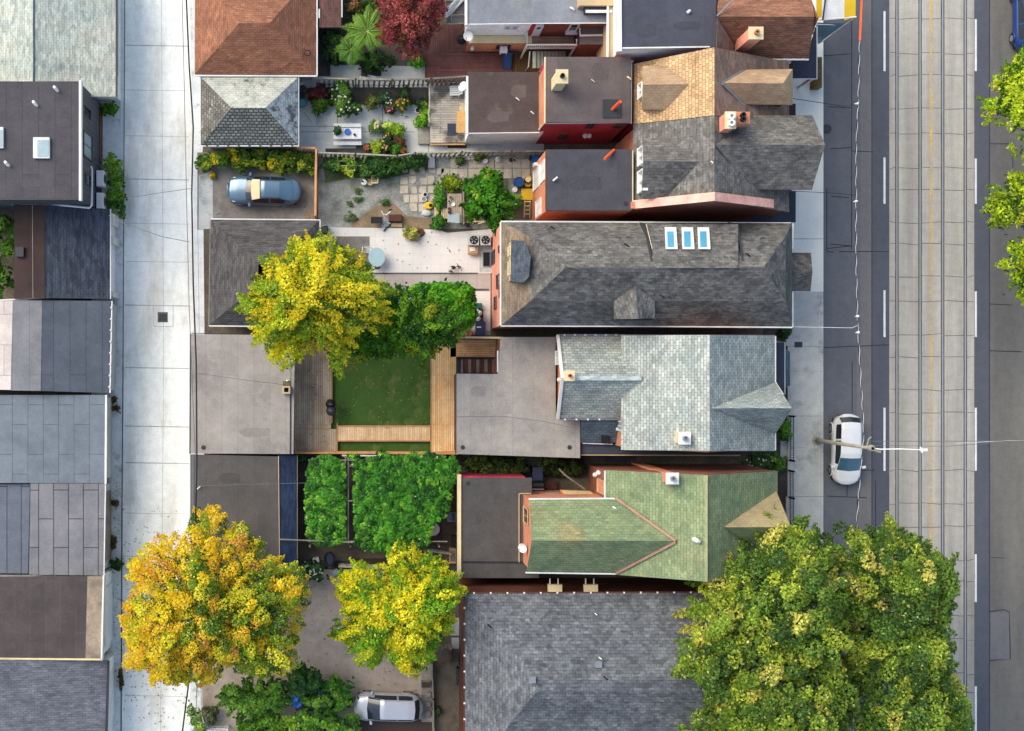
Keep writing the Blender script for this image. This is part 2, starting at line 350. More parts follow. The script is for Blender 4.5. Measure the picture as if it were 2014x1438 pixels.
# sidewalk, 0.13 m above the road
b = MB()
def sw(p, m): b.prism([tuple(W(x, y))[:2] for x, y in p], -.05, .13, m)
sw(R(1545, -300, 1618, 372), 1); sw(R(1555, 372, 1618, 574), 1); sw(R(1545, 574, 1618, 681), 0); sw(R(1548, 681.6, 1618, 818), 0); sw(R(1548, 818.6, 1618, 976), 0); sw(R(1545, 976.6, 1618, 1900), 0)
tag(b.build('sidewalk', [M['sidewalk'], M['sidewalk_new']]), kind='structure')
b = MB()
for p in (R(1555, 469.5, 1617, 471), R(1590, 888, 1618, 889), R(1552, 880, 1590, 881), R(1600, 855, 1601, 880), R(1600, 855, 1618, 856), R(1552, 1060, 1618, 1061), R(1552, 730, 1618, 730.8)):
    b.face(ccw([W(*q) for q in p], .135))
tag(b.build('sidewalk_joint', M['joint']), kind='structure')
# yard surfaces
sheet('parking_pad', [[(388, 300), (626, 296), (626, 440), (388, 452)]], .004, [M['pad'], M['patio_grey'], M['dirt_brown']], extra=[(2, R(600, 415, 624, 432)), (1, [(391, 345), (418, 335), (419, 450), (391, 451)])])
sheet('garden_soil', [R(622, -80, 840, 158), R(900, 885, 1250, 940)], .0, [M['yard_dark'], M['patio_grey']], extra=[(1, R(650, 128, 710, 156)), (1, R(750, 130, 838, 156))])
sheet('patio', [[(580, 150), (1070, 150), (1070, 300), (580, 300)]], .003, [M['patio_grey'], M['joint_dark'], M['soil'], M['yard_dark']],
      extra=[(1, R(663, 215, 664.3, 245)), (1, R(586, 248, 655, 249)), (1, R(712, 259, 815, 260)), (1, R(752, 210, 753, 300)), (1, R(590, 259, 655, 260)), (1, R(842, 280, 843, 300)),
             (3, R(640, 172, 845, 206)), (3, R(700, 286, 800, 302)), (3, R(640, 292, 700, 302)), (2, R(880, 283, 918, 292))])
b = MB()
sheet('back_yard', [[(622, 300), (1080, 300), (1080, 450), (622, 450)]], .004, [M['dirt'], M['dirt_brown'], M['groundcover'], M['alley']],
      extra=[(1, [(740, 405), (775, 400), (800, 425), (850, 430), (852, 450), (700, 450), (690, 440)]), (2, [(634, 306), (850, 306), (840, 335), (790, 345), (760, 352), (700, 350), (640, 360)]), (3, R(1010, 390, 1060, 432)), (3, R(908, 352, 1000, 440))])
sheet('tiled_patio', [[(628, 447), (790, 449), (860, 452), (880, 458), (972, 450), (972, 537), (720, 537), (628, 537)]], .01, [M['patio_tile'], M['patio_grey'], M['pad'], M['alley']],
      extra=[(2, R(655, 465, 727, 536)), (1, R(943, 488, 968, 535))])
sheet('patio_path', [[(628, 537), (965, 537), (965, 660), (628, 660)]], .006, [M['patio_strip'], M['joint_dark'], M['white_wall'], M['patio_tile']],
      extra=[(1, R(720, 536.4, 940, 539.5)), (1, R(905, 568, 962, 572)), (3, R(905, 573, 964, 650))])
sheet('narrow_passage', [R(965, 640, 1560, 668), R(905, 1128, 1560, 1175)], .004, [M['alley'], M['joint_dark']], extra=[(1, R(x, 642, x + 2.5, 666)) for x in range(984, 1500, 22)])
sheet('vine_yard', [[(578, 893), (905, 890), (905, 1150), (578, 1150)]], .002, [M['yard_dark'], M['alley'], M['soil']], extra=[(1, [(585, 1063), (905, 1075), (905, 1110), (585, 1100)]), (1, R(870, 950, 904, 1070)), (2, R(690, 1098, 790, 1112))])
sheet('parking_lot', [[(395, 1135), (600, 1120), (852, 1120), (852, 1500), (395, 1500)]], .006, [M['lot'], M['soil'], M['concrete_block']], extra=[(1, R(700, 1415, 850, 1500)), (2, R(829, 1300, 850, 1420))])
sheet('side_alley', [[(852, 1140), (916, 1140), (916, 1500), (852, 1500)]], .008, [M['alley'], M['joint_dark'], M['patio_grey']], extra=[(1, R(882, 1251, 910, 1253)), (2, R(886, 1215, 909, 1250)), (2, R(888, 1254, 909, 1276))])
sheet('front_garden', [R(1500, 640, 1553, 1040)], .006, [M['yard_dark'], M['sidewalk']], extra=[(1, R(1535, 860, 1552, 900))])
# catch basin set in the lane
c = W(320, 624)
t = thing('catch_basin', 'square iron catch basin grate set in the pale lane', 'drain grate', (c.x, c.y, 0))
b = MB(); b.box(c.x - .33, c.x + .33, c.y - .33, c.y + .33, -.1, .012); b.build('frame', M['joint_dark'], t)
b = MB()
for i in range(7): b.box(c.x - .25 + i * .075, c.x - .25 + i * .075 + .04, c.y - .22, c.y + .22, .0, .02)
b.build('grate', M['black'], t)
# ---------------------------------------------------------------- building kit (pixel corners at their own heights -> world)
def slabs(parent, name, mat, planes, t=.12, ms=None):
    b = MB()
    for p in planes: b.slab([W(*q) for q in p], t, 0, 1 if ms else None)
    return b.build(name, [mat, ms] if ms else mat, parent)
def XY(px, py, h): v = W(px, py, h); return (v.x, v.y)
def walls(parent, mat, px, h, inset=.2, z0=-.05, top=None, name='wall'):
    P = [Vector(XY(x, y, h)) for x, y in px]; n = len(P)
    a = sum(P[i].x * P[(i + 1) % n].y - P[(i + 1) % n].x * P[i].y for i in range(n))
    if a < 0: P = P[::-1]
    out = []
    for i in range(n):
        d1 = (P[i] - P[i - 1]).normalized(); d2 = (P[(i + 1) % n] - P[i]).normalized()
        n1 = Vector((-d1.y, d1.x)); n2 = Vector((-d2.y, d2.x))
        bis = n1 + n2; bis = bis / max(bis.dot(n1), .2) * 1.0
        out.append(P[i] + bis * inset)
    return MB().prism([(p.x, p.y) for p in out], z0, (h - .13) if top is None else top).build(name, mat, parent)
def gutter(parent, lines, r=.07, mat=None, name='gutter', drop=.05):
    for l in lines: o = MB().tube([W(x, y, z) - Vector((0, 0, drop)) for x, y, z in l], r, 4).build(name, mat or M['white_trim'], parent)
    return o
def brackets(parent, a, c, n, mat=None):
    for i in range(n):
        t = (i + .5) / n; p = W(*a).lerp(W(*c), t); MB().box(p.x - .05, p.x + .05, p.y - .05, p.y + .05, p.z - .02, p.z + .05).build('gutter_bracket', mat or M['white_trim'], parent)
def parapet(parent, pts, wdt, z0, z1, mat, name='parapet', closed=False):
    b = MB(); P = [Vector(XY(x, y, z1)) for x, y in pts]
    n = len(P)
    for i in range(n if closed else n - 1):
        p, q = P[i], P[(i + 1) % n]; d = (q - p); L = d.length
        b.obox(((p.x + q.x) / 2, (p.y + q.y) / 2), L + wdt, wdt, z0, z1 + .004 * i, math.atan2(d.y, d.x))
    return b.build(name, mat, parent)
def win(parent, p, q, z0, z1, out, fm='white_trim', gm='glass_dark', fw=.07, mull=1, dep=.05, bars=0):
    """window on the vertical wall line p-q (world xy), out = outward unit normal"""
    p, q, o = Vector(p), Vector(q), Vector(out); d = (q - p).normalized(); L = (q - p).length; rot = math.atan2(d.y, d.x)
    b = MB()
    def bar(s0, s1, a, c, dp):
        m = p + d * (s0 + s1) / 2 + o * dp / 2; b.obox((m.x, m.y), s1 - s0, dp, a, c, rot)
    bar(0, L, z0, z0 + fw, dep + .04); bar(0, L, z1 - fw, z1, dep); bar(0, fw, z0 + fw, z1 - fw, dep); bar(L - fw, L, z0 + fw, z1 - fw, dep)
    for i in range(mull): s = L * (i + 1) / (mull + 1); bar(s - fw / 3, s + fw / 3, z0 + fw, z1 - fw, dep * .8)
    for i in range(bars): s = z0 + (z1 - z0) * (i + 1) / (bars + 1); bar(fw, L - fw, s - fw / 3, s + fw / 3, dep * .7)
    f = b.build('window', M[fm], parent)
    b = MB(); m = p + d * L / 2 + o * .012; b.obox((m.x, m.y), L - fw, .024, z0 + fw / 2, z1 - fw / 2, rot); b.build('pane', M[gm], f)
    return f
def panel(parent, name, mat, p, q, z0, z1, out, dep=.04):
    p, q, o = Vector(p), Vector(q), Vector(out); d = q - p; m = (p + q) / 2 + o * dep / 2
    return MB().obox((m.x, m.y), d.length, dep, z0, z1, math.atan2(d.y, d.x)).build(name, M[mat], parent)
def gable(parent, mat, pts, thick=.12, name='gable_wall'):
    """vertical polygon given as (x,y,z) world points, thickened along its normal"""
    P = [Vector(p) for p in pts]; n = (P[1] - P[0]).cross(P[2] - P[0]).normalized() * thick / 2
    b = MB(); A = [p + n for p in P]; B_ = [p - n for p in P]
    b.face(A); b.face(B_[::-1])
    for i in range(len(P)): j = (i + 1) % len(P); b.face([B_[i], B_[j], A[j], A[i]])
    return b.build(name, mat, parent)
def vent(parent, px, py, h, r=.12, ht=.3, mat='white_plastic', name='roof_vent', lean=(0.12, -.1)):
    c = W(px, py, h); b = MB(); r *= .72; ht *= .85; lean = (lean[0] * .8, lean[1] * .8)
    b.tube([c - Vector((0, 0, .05)), c + Vector((0, 0, ht * .7)), c + Vector((lean[0], lean[1], ht)), c + Vector((lean[0] * 2, lean[1] * 2, ht * .8))], [r, r * .9, r * .85, r * .8], 8)
    return b.build(name, M[mat], parent)
def boxvent(parent, px, py, h, s=.35, ht=.2, mat='grey_metal', cap='steel', name='roof_vent'):
    c = W(px, py, h); o = MB().box(c.x - s/2, c.x + s/2, c.y - s/2, c.y + s/2, c.z - .1, c.z + ht).build(name, M[mat], parent)
    MB().box(c.x - s*.6, c.x + s*.6, c.y - s*.6, c.y + s*.6, c.z + ht, c.z + ht + .05).build('cap', M[cap], o); return o
def chimney(parent, px, py, h, sx, sy, z0, mat, cap='white_trim', pot='terracotta', npots=1, capt=.1, potr=.11, pm=None):
    """px,py = pixel of the top centre at height h"""
    c = W(px, py, h)
    o = MB().box(c.x - sx/2, c.x + sx/2, c.y - sy/2, c.y + sy/2, z0, h).build('chimney', M[mat], parent)
    MB().box(c.x - sx/2 - .06, c.x + sx/2 + .06, c.y - sy/2 - .06, c.y + sy/2 + .06, h, h + capt).build('cap', M[cap], o)
    for i in range(npots):
        yy = c.y + (i - (npots - 1) / 2) * sy / max(npots, 1) * .9
        b = MB(); b.lathe((c.x, yy, h + capt), [(potr * 1.1, 0), (potr, .25), (potr * 1.15, .28), (potr * .6, .281), (potr * .6, .1)], 10); b.build('flue_pot', M[pot], o)
    return o
def sat_dish(parent, px, py, h, r=.38, az=200, base=None):
    c = W(px, py, h); o = None
    a = math.radians(az); n = Vector((math.cos(a) * .6, math.sin(a) * .6, .75)).normalized()
    u = n.cross(Vector((0, 0, 1))).normalized(); v = u.cross(n)
    b = MB(); rings = []
    for k in range(5):
        rr = r * k / 4; i0 = len(b.v); rings.append(i0)
        for j in range(18):
            q = 2 * math.pi * j / 18; b.v.append(tuple(c + u * rr * math.cos(q) + v * rr * math.sin(q) + n * (rr * rr / r * .35)))
    for k in range(4):
        for j in range(18): b.f.append([rings[k] + j, rings[k] + (j + 1) % 18, rings[k + 1] + (j + 1) % 18, rings[k + 1] + j]); b.m.append(0)
    o = b.build('satellite_dish', M['white_plastic'], parent, smooth=True)
    b = MB(); b.tube([c - n * .02, c - n * .25, Vector((c.x - n.x * .3, c.y - n.y * .3, c.z - .6))], .035, 6); b.tube([c - v * r * .9 + n * .05, c + n * .45], .02, 5); b.build('mount', M['grey_metal'], o)
    return o

# roof finishes
RS = {}
RS['a1'] = shingle('shingle_pale', C(206, 206, 190), C(180, 190, 182), row=.16, vary=.12, mortar=.75, stretch=(.3, 1, 1), stain=C(135, 150, 155), stain_scale=.5)
RS['a2'] = rolls('membrane_charcoal', C(86, 84, 87), C(77, 75, 79), wdt=.98, ln=12, mortar=.75, ms=.03)
RS['a3'] = shingle('shingle_blue_charcoal', C(78, 85, 97), C(64, 71, 83), row=.17, vary=.12, mortar=.7, big=.7, bigv=.3)
RS['brown_felt'] = rolls('felt_brown', C(72, 56, 52), C(58, 45, 44), mortar=.8)
RS['a4'] = rolls('felt_blue_grey', C(92, 99, 110), C(82, 89, 100), wdt=.97, ln=14, mortar=.5)
RS['a4w'] = rolls('felt_warm_grey', C(128, 128, 132), C(112, 115, 122), wdt=1.1, ln=14, mortar=.7)
RS['tan_felt'] = rolls('felt_tan', C(214, 204, 198), C(200, 188, 182), wdt=1.9, ln=9, swap=False, mortar=.55)
RS['a5'] = rolls('felt_slate', C(120, 132, 144), C(108, 120, 134), wdt=.96, ln=5.2, mortar=.55, off=0) if False else surf('felt_slate', C(122, 131, 140), C(108, 117, 127), brick=dict(w=3.1, h=.96, swap=True, vary=.05, mortar=.5, ms=.022, off=.4, wob=.03), fine=.13, fscale=11)
RS['a6'] = rolls('felt_tarred', C(134, 133, 138), C(116, 117, 124), wdt=.93, ln=3.6, mortar=.28, ms=.035)
RS['a6b'] = rolls('felt_tarred_blue', C(106, 112, 124), C(96, 102, 114), wdt=.9, ln=14, mortar=.3, ms=.03)
RS['a7'] = surf('felt_dark_brown', C(84, 76, 75), C(72, 66, 66), brick=dict(w=3.2, h=.95, swap=True, vary=.06, mortar=1.25, ms=.02, off=.4), fine=.16, fscale=11)
RS['a7w'] = surf('felt_bleached', C(176, 160, 138), C(128, 116, 104), fine=.2, nscale=.8, stain=C(92, 82, 76), stain_scale=.5)
RS['a8'] = shingle('shingle_blue_grey', C(118, 121, 130), C(102, 106, 116), row=.15, vary=.14, mortar=.7, big=.4, bigv=.2)
RS['b1'] = shingle('shingle_brown', C(162, 112, 88), C(142, 98, 78), row=.15, vary=.14, mortar=.68, big=.35, bigv=.18)
RS['b1b'] = shingle('shingle_brown_low', C(125, 92, 84), C(105, 78, 72), row=.15, vary=.12, mortar=.7)
RS['lichen'] = surf('shingle_lichen', C(198, 200, 188), C(170, 175, 166), nscale=1.5, fine=.22, fscale=7, stain=C(96, 104, 96), stain_scale=1.6, stain_lo=.56, stain_hi=.7, brick=dict(w=.3, h=.18, vary=.12, mortar=.75, ms=.02, wob=.06))  # lichen, plus the lit north slope's brightness put into the colour
RS['mossy'] = surf('shingle_curled', C(150, 156, 150), C(120, 126, 122), nscale=1.2, fine=.25, fscale=8, stain=C(160, 166, 156), stain_scale=1.8, stain_lo=.56, stain_hi=.66, brick=dict(w=.3, h=.2, vary=.25, mortar=.3, ms=.05, wob=.08))  # moss and curl, with the south slope's shade painted in
RS['lichen_e'] = surf('shingle_lichen_blue', C(190, 200, 204), C(150, 162, 168), nscale=1.5, fine=.25, fscale=7, stain=C(84, 94, 98), stain_scale=1.6, stain_lo=.5, stain_hi=.62, brick=dict(w=.3, h=.18, vary=.14, mortar=.7, ms=.02, wob=.06))  # lichen, tinted with the bluish shade of the east end
RS['mossy_warm'] = surf('shingle_worn', C(130, 126, 118), C(100, 98, 92), nscale=1.2, fine=.28, fscale=7, stain=C(185, 185, 170), stain_scale=1.6, stain_lo=.56, stain_hi=.7, brick=dict(w=.3, h=.2, vary=.2, mortar=.45, ms=.03, wob=.08))  # wear, with the west end's light put into its warmer tone
RS['b3'] = shingle('shingle_charcoal', C(96, 93, 92), C(82, 80, 81), row=.15, vary=.12, mortar=.72, big=.5, bigv=.3)
RS['b4'] = rolls('felt_taupe', C(164, 157, 150), C(148, 142, 136), wdt=1.0, ln=12, mortar=.82, stain=C(118, 112, 108), stain_scale=.25)
RS['b5'] = rolls('felt_umber', C(94, 90, 87), C(82, 79, 78), wdt=1.0, ln=12, mortar=.85)
RS['b5s'] = shingle('shingle_navy', C(62, 76, 104), C(52, 64, 90), row=.13, mortar=.8, vary=.08)
RS['d0'] = rolls('felt_pale_slate', C(140, 144, 152), C(124, 129, 138), wdt=2.5, ln=14, mortar=.93, stain=C(156, 156, 152), stain_scale=.25)
RS['d0b'] = rolls('membrane_slate', C(80, 82, 93), C(72, 74, 86), wdt=1.1, ln=12, mortar=.9)
RS['d0c'] = shingle('shingle_rust', C(156, 112, 90), C(136, 97, 80), row=.16, mortar=.65, vary=.14)
RS['cedar'] = surf('cedar_shakes', C(214, 178, 134), C(186, 152, 112), nscale=.8, fine=.2, fscale=8, brick=dict(w=.26, h=.21, vary=.22, mortar=.5, ms=.022, wob=.12), stain=C(130, 105, 82), stain_scale=.8, stain_lo=.6, stain_hi=.75)
RS['cedar_b'] = shingle('shingle_tan', C(192, 164, 132), C(170, 142, 114), row=.16, mortar=.8, vary=.08, big=.3, bigv=.1)
RS['cedar_e'] = shingle('shingle_taupe', C(150, 126, 112), C(128, 108, 98), row=.16, mortar=.8, vary=.08)
RS['d1f'] = rolls('felt_mauve', C(108, 97, 95), C(94, 84, 84), wdt=1.9, ln=12, mortar=.9, vary=.09)
RS['d1low'] = rolls('felt_brown_worn', C(88, 76, 74), C(76, 66, 64), wdt=6, ln=12, mortar=.95, stain=C(118, 108, 98), stain_scale=.3, stain_lo=.6, stain_hi=.78)
RS['d2'] = shingle('shingle_slate', C(122, 119, 114), C(104, 102, 100), row=.2, mortar=.7, vary=.16, big=.3, bigv=.3)
RS['d2f'] = rolls('membrane_black', C(80, 80, 87), C(70, 70, 78), wdt=3, ln=14, mortar=.95)
RS['d3'] = shingle('shingle_mixed_grey', C(118, 116, 112), C(98, 97, 96), row=.2, mortar=.7, vary=.18, big=.3, bigv=.34)
RS['d3w'] = shingle('shingle_brown_grey', C(138, 124, 106), C(116, 104, 92), row=.2, mortar=.75, vary=.12, big=.5, bigv=.2)  # same grey roof, warmed in colour as if lit from the west
RS['d4f'] = rolls('felt_stone', C(166, 161, 154), C(150, 146, 141), wdt=1.3, ln=14, mortar=.85, stain=C(116, 114, 116), stain_scale=.25)
RS['d4'] = shingle('shingle_blue_pale', C(176, 182, 176), C(152, 162, 160), row=.19, mortar=.5, vary=.2, big=.35, bigv=.14)
RS['d4d'] = shingle('shingle_blue_dark', C(100, 116, 128), C(80, 96, 110), row=.19, mortar=.6, vary=.14)
RS['d5'] = shingle('shingle_green', C(138, 150, 112), C(114, 134, 104), row=.19, mortar=.7, vary=.12, big=.35, bigv=.14, stain=C(158, 148, 108), stain_scale=.3)
RS['d5f'] = rolls('felt_graphite', C(88, 86, 86), C(76, 75, 75), wdt=1.0, ln=12, mortar=.9)
RS['d6'] = shingle('shingle_steel', C(112, 116, 121), C(92, 96, 102), row=.2, mortar=.65, vary=.2, big=.28, bigv=.3)
RS['slate_dark'] = shingle('shingle_dark_slate', C(92, 100, 112), C(76, 84, 96), row=.19, vary=.14, mortar=.7, big=.3, bigv=.25)
RS['porch'] = rolls('felt_navy', C(66, 72, 84), C(56, 62, 74), wdt=3, ln=10, mortar=.95)

def house(name, label, px, py): 
    c = W(px, py); return thing(name, label, 'house' if 'house' in name else ('garage' if 'garage' in name else 'building'), (c.x, c.y, 0))
GG = 'garages along the lane'
# ---- A1 pale shingle garage, top left
t = house('garage', 'wide garage with pale grey green shingle roof in the top left corner', 70, 60)
slabs(t, 'roof', RS['a1'], [[(66, -90, 4.2), (228, -90, 2.9), (228, 190, 2.9), (66, 190, 4.2)], [(66, -90, 4.2), (66, 190, 4.2), (-110, 190, 2.9), (-110, -90, 2.9)]])
MB().tube([W(66, -90, 4.23), W(66, 190, 4.23)], .05, 5).build('ridge_cap', RS['d4d'], t)
walls(t, M['siding_white'], [(-110, -90), (226, -90), (226, 186), (-110, 186)], 2.9)
gable(t, M['siding_white'], [XY(226, 184, 2.9) + (2.75,), XY(-108, 184, 2.9) + (2.75,), XY(66, 184, 4.2) + (4.0,)])
gutter(t, [[(229, -90, 2.9), (229, 190, 2.9)]], .08, M['dark_metal']); gutter(t, [[(232, -90, 2.7), (231.5, 150, 2.7)]], .05)
# ---- A2 two-storey dark flat roof
t = house('laneway_house', 'two storey charcoal laneway house with flat dark roof and skylights', 80, 275); t['category'] = 'house'
h = 6.3
slabs(t, 'roof', RS['a2'], [[(-110, 160, h), (156, 160, h), (156, 391, h), (-110, 391, h)]], .2)
parapet(t, [(157.5, 160), (157.5, 392)], .15, 6.05, 6.42, M['white_trim'])
parapet(t, [(-110, 391.5), (156, 391.5)], .12, 6.05, 6.34, M['dark_metal'], 'roof_edge')
walls(t, M['siding_dark'], [(-110, 162), (158, 162), (158, 391), (-110, 391)], h, inset=.02)
E = XY(158, 0, h)[0] - .02
panel(t, 'base_board', 'brown_wood', (E, W(0, 212, .5).y), (E, W(0, 318, .5).y), .0, .9, (1, 0), .05)
for y0, y1, z0, z1 in ((211, 231, 3.6, 5.0), (262, 312, 3.2, 5.4), (342, 364, 3.6, 5.0)):
    win(t, (E, W(0, y0, 4.4).y), (E, W(0, y1, 4.4).y), z0, z1, (1, 0), 'dark_metal', 'glass_pale' if y0 == 262 else 'glass_dark')
for x0, x1, y0, y1 in ((65, 97, 270, 311), (-28, 6, 250, 291)):
    a, c = W(x0, y0, 6.5), W(x1, y1, 6.5)
    f = MB().box(a.x, c.x, a.y, c.y, 6.25, 6.5).build('skylight', M['white_trim'], t)
    MB().box(a.x + .26, c.x - .06, a.y - .16, c.y + .08, 6.5, 6.53).build('pane', M['glass_pale'], f)
for x, y in ((114, 179), (73, 208), (18, 326)): vent(t, x, y, 6.3, .15, .45, lean=(-.1, .12))
MB().tube([W(24, 403, 3.6), W(24, 400, 3.6), W(100, 402, 3.5), W(135, 405, 3.5), W(176, 409, 3.5), W(180, 405, 3.5), W(181, 334, 3.5), W(179, 328, 3.4)], .07, 6).build('conduit', M['white_plastic'], t)
# ---- A3
t = house('garage', 'garage with mottled blue charcoal shingle slope and brown felt back half', 130, 495)
slabs(t, 'roof', RS['a3'], [[(88, 404, 3.8), (216, 411, 2.7), (216, 588, 2.7), (88, 586, 3.8)]])
slabs(t, 'felt_roof', RS['brown_felt'], [[(28, 403, 3.5), (88, 404, 3.84), (88, 586, 3.84), (28, 588, 3.5)]])
MB().tube([W(64, 404, 3.72), W(65, 586, 3.72)], .03, 4).build('seam', M['grey_wood'], t)
b = MB(); c = W(42, 496, 3.6); b.box(c.x - .3, c.x + .2, c.y - .3, c.y + .3, 3.5, 3.85); b.build('roof_hatch', M['dark_metal'], t)
walls(t, M['siding_white'], [(30, 406), (214, 412), (214, 586), (30, 586)], 2.7, .1)
E = XY(214, 0, 2.7)[0] - .1
for y0, y1 in ((424, 446), (468, 482), (575, 586)): panel(t, 'door', 'white_trim', (E, W(0, y0, 1).y), (E, W(0, y1, 1).y), .1, 2.1, (1, 0), .25)
gutter(t, [[(217, 411, 2.7), (217, 588, 2.7)]], .05)
# ---- A4
t = house('garage', 'garage with blue grey rolled roof and a white front gutter', 110, 680)
slabs(t, 'roof', RS['a4'], [[(83, 591, 3.6), (218, 592, 2.9), (214, 773, 2.9), (80, 769, 3.6)]])
slabs(t, 'roof_back', RS['a4w'], [[(25, 591, 3.45), (83, 591, 3.62), (80, 769, 3.62), (21, 768, 3.45)]])
slabs(t, 'roof_annex', RS['tan_felt'], [[(-90, 592, 3.3), (25, 591, 3.46), (21, 767, 3.46), (-90, 765, 3.3)]])
walls(t, M['stucco'], [(-90, 592), (217, 592), (213, 772), (-90, 768)], 2.9, .12)
gutter(t, [[(220, 592, 2.9), (216, 773, 2.9)]], .05); brackets(t, (219, 594, 2.9), (215, 772, 2.9), 8)
gutter(t, [[(0, 590, 3.4), (45, 588, 3.4), (88, 585, 3.7)]], .05)
# ---- A5
t = house('garage', 'garage with slate blue flat roof in square felt sheets', 100, 862)
slabs(t, 'roof', RS['a5'], [[(-90, 777, 3.1), (207, 777, 3.0), (206, 950, 3.0), (-90, 950, 3.1)]])
walls(t, M['stucco'], [(-90, 778), (207, 778), (206, 949), (-90, 949)], 3.0, .15)
gutter(t, [[(208.5, 777, 3.02), (207.5, 952, 3.02)]], .085)
# ---- A6
t = house('garage', 'garage with flat roof crossed by wide black tar seams', 130, 1040)
slabs(t, 'roof', RS['a6'], [[(60, 950.6, 3.0), (206, 950.6, 2.95), (203, 1132, 2.95), (57, 1130, 3.0)]])
slabs(t, 'roof_back', RS['a6b'], [[(-90, 952, 2.8), (59, 952, 2.8), (55, 1128, 2.8), (-90, 1126, 2.8)]])
walls(t, M['stucco'], [(-90, 952), (206, 952), (203, 1130), (-90, 1130)], 2.8, .15, top=2.66)
E = XY(205, 0, 2.8)[0] - .14
panel(t, 'door', 'grey_wood', (E, W(0, 965, 1).y), (E, W(0, 1100, 1).y), .1, 2.2, (1, 0), .04)
gutter(t, [[(207, 950, 2.95), (204, 1130, 2.95)]], .06, M['white_trim'])
# ---- A7
t = house('garage', 'garage with dark brown flat roof bleached pale along the lane edge', 100, 1213)
slabs(t, 'roof', RS['a7'], [[(-90, 1134, 3.4), (172, 1134, 3.4), (168, 1296, 3.4), (-90, 1294, 3.4)]])
slabs(t, 'roof_edge', RS['a7w'], [[(172, 1134, 3.4), (202, 1134, 3.4), (198, 1297, 3.4), (168, 1296, 3.4)]])
walls(t, M['siding_white'], [(-90, 1135), (200, 1135), (198, 1296), (-90, 1294)], 3.4, .05)
parapet(t, [(203.5, 1133), (199.5, 1298)], .1, 3.0, 3.5, M['white_trim']); parapet(t, [(-90, 1295), (198, 1297.5)], .1, 3.0, 3.5, M['cream'], 'roof_edge')
E = XY(200, 0, 3.4)[0] - .03
panel(t, 'door', 'white_wall', (E, W(0, 1150, 1).y), (E, W(0, 1265, 1).y), .1, 2.4, (1, 0), .06)
# ---- A8
t = house('garage', 'garage with ribbed blue grey shingle roof in the bottom left corner', 100, 1370)
slabs(t, 'roof', RS['a8'], [[(-110, 1299, 4.4), (211, 1299, 2.8), (207, 1438, 2.8), (205, 1500, 2.8), (-110, 1500, 4.4)]])
walls(t, M['siding_white'], [(-110, 1301), (212, 1301), (207, 1498), (-110, 1498)], 2.8, .12)
gutter(t, [[(213, 1300, 2.75), (208, 1500, 2.75)]], .1, M['dark_metal'])
E = XY(210, 0, 2.8)[0] - .1
panel(t, 'door', 'white_wall', (E, W(0, 1320, 1).y), (E, W(0, 1410, 1).y), .1, 2.2, (1, 0), .06)
# ---- B1 brown hip garage
t = house('garage', 'large garage with rust brown hip roof at the top of the lane', 503, 45)
h, r = 2.7, 4.5
slabs(t, 'roof', RS['b1'], [[(383, -58, h), (383, 146, h), (471, 45, r)], [(383, 146, h), (622, 148, h), (531, 45, r), (471, 45, r)],
      [(622, 148, h), (622, -58, h), (531, 45, r)], [(622, -58, h), (383, -58, h), (471, 45, r), (531, 45, r)]])
walls(t, M['stucco'], [(385, -56), (620, -56), (620, 146), (385, 146)], h, .3)
gutter(t, [[(623.5, -58, h), (623.5, 149, h)], [(383, 148.5, h), (624, 149.5, h)]], .06)
c = W(605, 105, 3.2); b = MB()
b.tube([c + Vector((.18 * math.cos(q), .18 * math.sin(q), .06 - .06 * math.cos(q))) for q in [i * math.pi / 6 for i in range(13)]], .03, 5, cap=False)
b.tube([W(596, 112, 3.2), W(570, 125, 3.12), W(552, 138, 2.95), W(530, 144, 2.9), W(490, 138, 3.0), W(450, 120, 3.35)], .015, 4); b.build('cable', M['black'], t)
t = house('lean_to_shed', 'low brown shingled lean-to beside the rust roofed garage', 650, 10); t['category'] = 'shed'
slabs(t, 'roof', RS['b1b'], [[(628, -90, 2.6), (671, -90, 2.2), (671, 54, 2.2), (628, 54, 2.6)]])
walls(t, M['siding_dark'], [(628, -90), (671, -90), (671, 53), (628, 53)], 2.2, .12); gutter(t, [[(672.5, -90, 2.2), (672.5, 34, 2.2)]], .05)
MB().tube([W(628, 18, 2.62), W(628, 36, 2.62)], .06, 5).build('flashing', M['white_trim'], t)
# ---- B2 mossy hip garage: slope tones mix lichen and moss with painted light and shade
t = house('garage', 'small white garage with weathered lichen covered hip roof', 490, 215)
h, r = 2.6, 4.1
slabs(t, 'roof', RS['lichen'], [[(586, 152, h), (395, 152, h), (455, 212, r), (522, 212, r)]])
slabs(t, 'roof_slope', RS['mossy'], [[(395, 285, h), (586, 285, h), (522, 212, r), (455, 212, r)]])
slabs(t, 'roof_end', RS['mossy_warm'], [[(395, 152, h), (395, 285, h), (455, 212, r)]])
slabs(t, 'roof_end', RS['lichen_e'], [[(586, 285, h), (586, 152, h), (522, 212, r)]])
walls(t, M['siding_white'], [(395, 152), (586, 152), (586, 285), (395, 285)], h, .25)
gutter(t, [[(393.5, 150, h), (587.5, 150, h), (587.5, 287, h), (393.5, 287, h), (393.5, 150, h)]], .055)
brackets(t, (396, 286, h), (585, 286, h), 9, M['dark_metal'])
MB().tube([W(586.5, 275, 2.5), W(586.5, 288, 2.4), W(585, 290, .1)], .06, 5).build('downpipe', M['white_trim'], t)
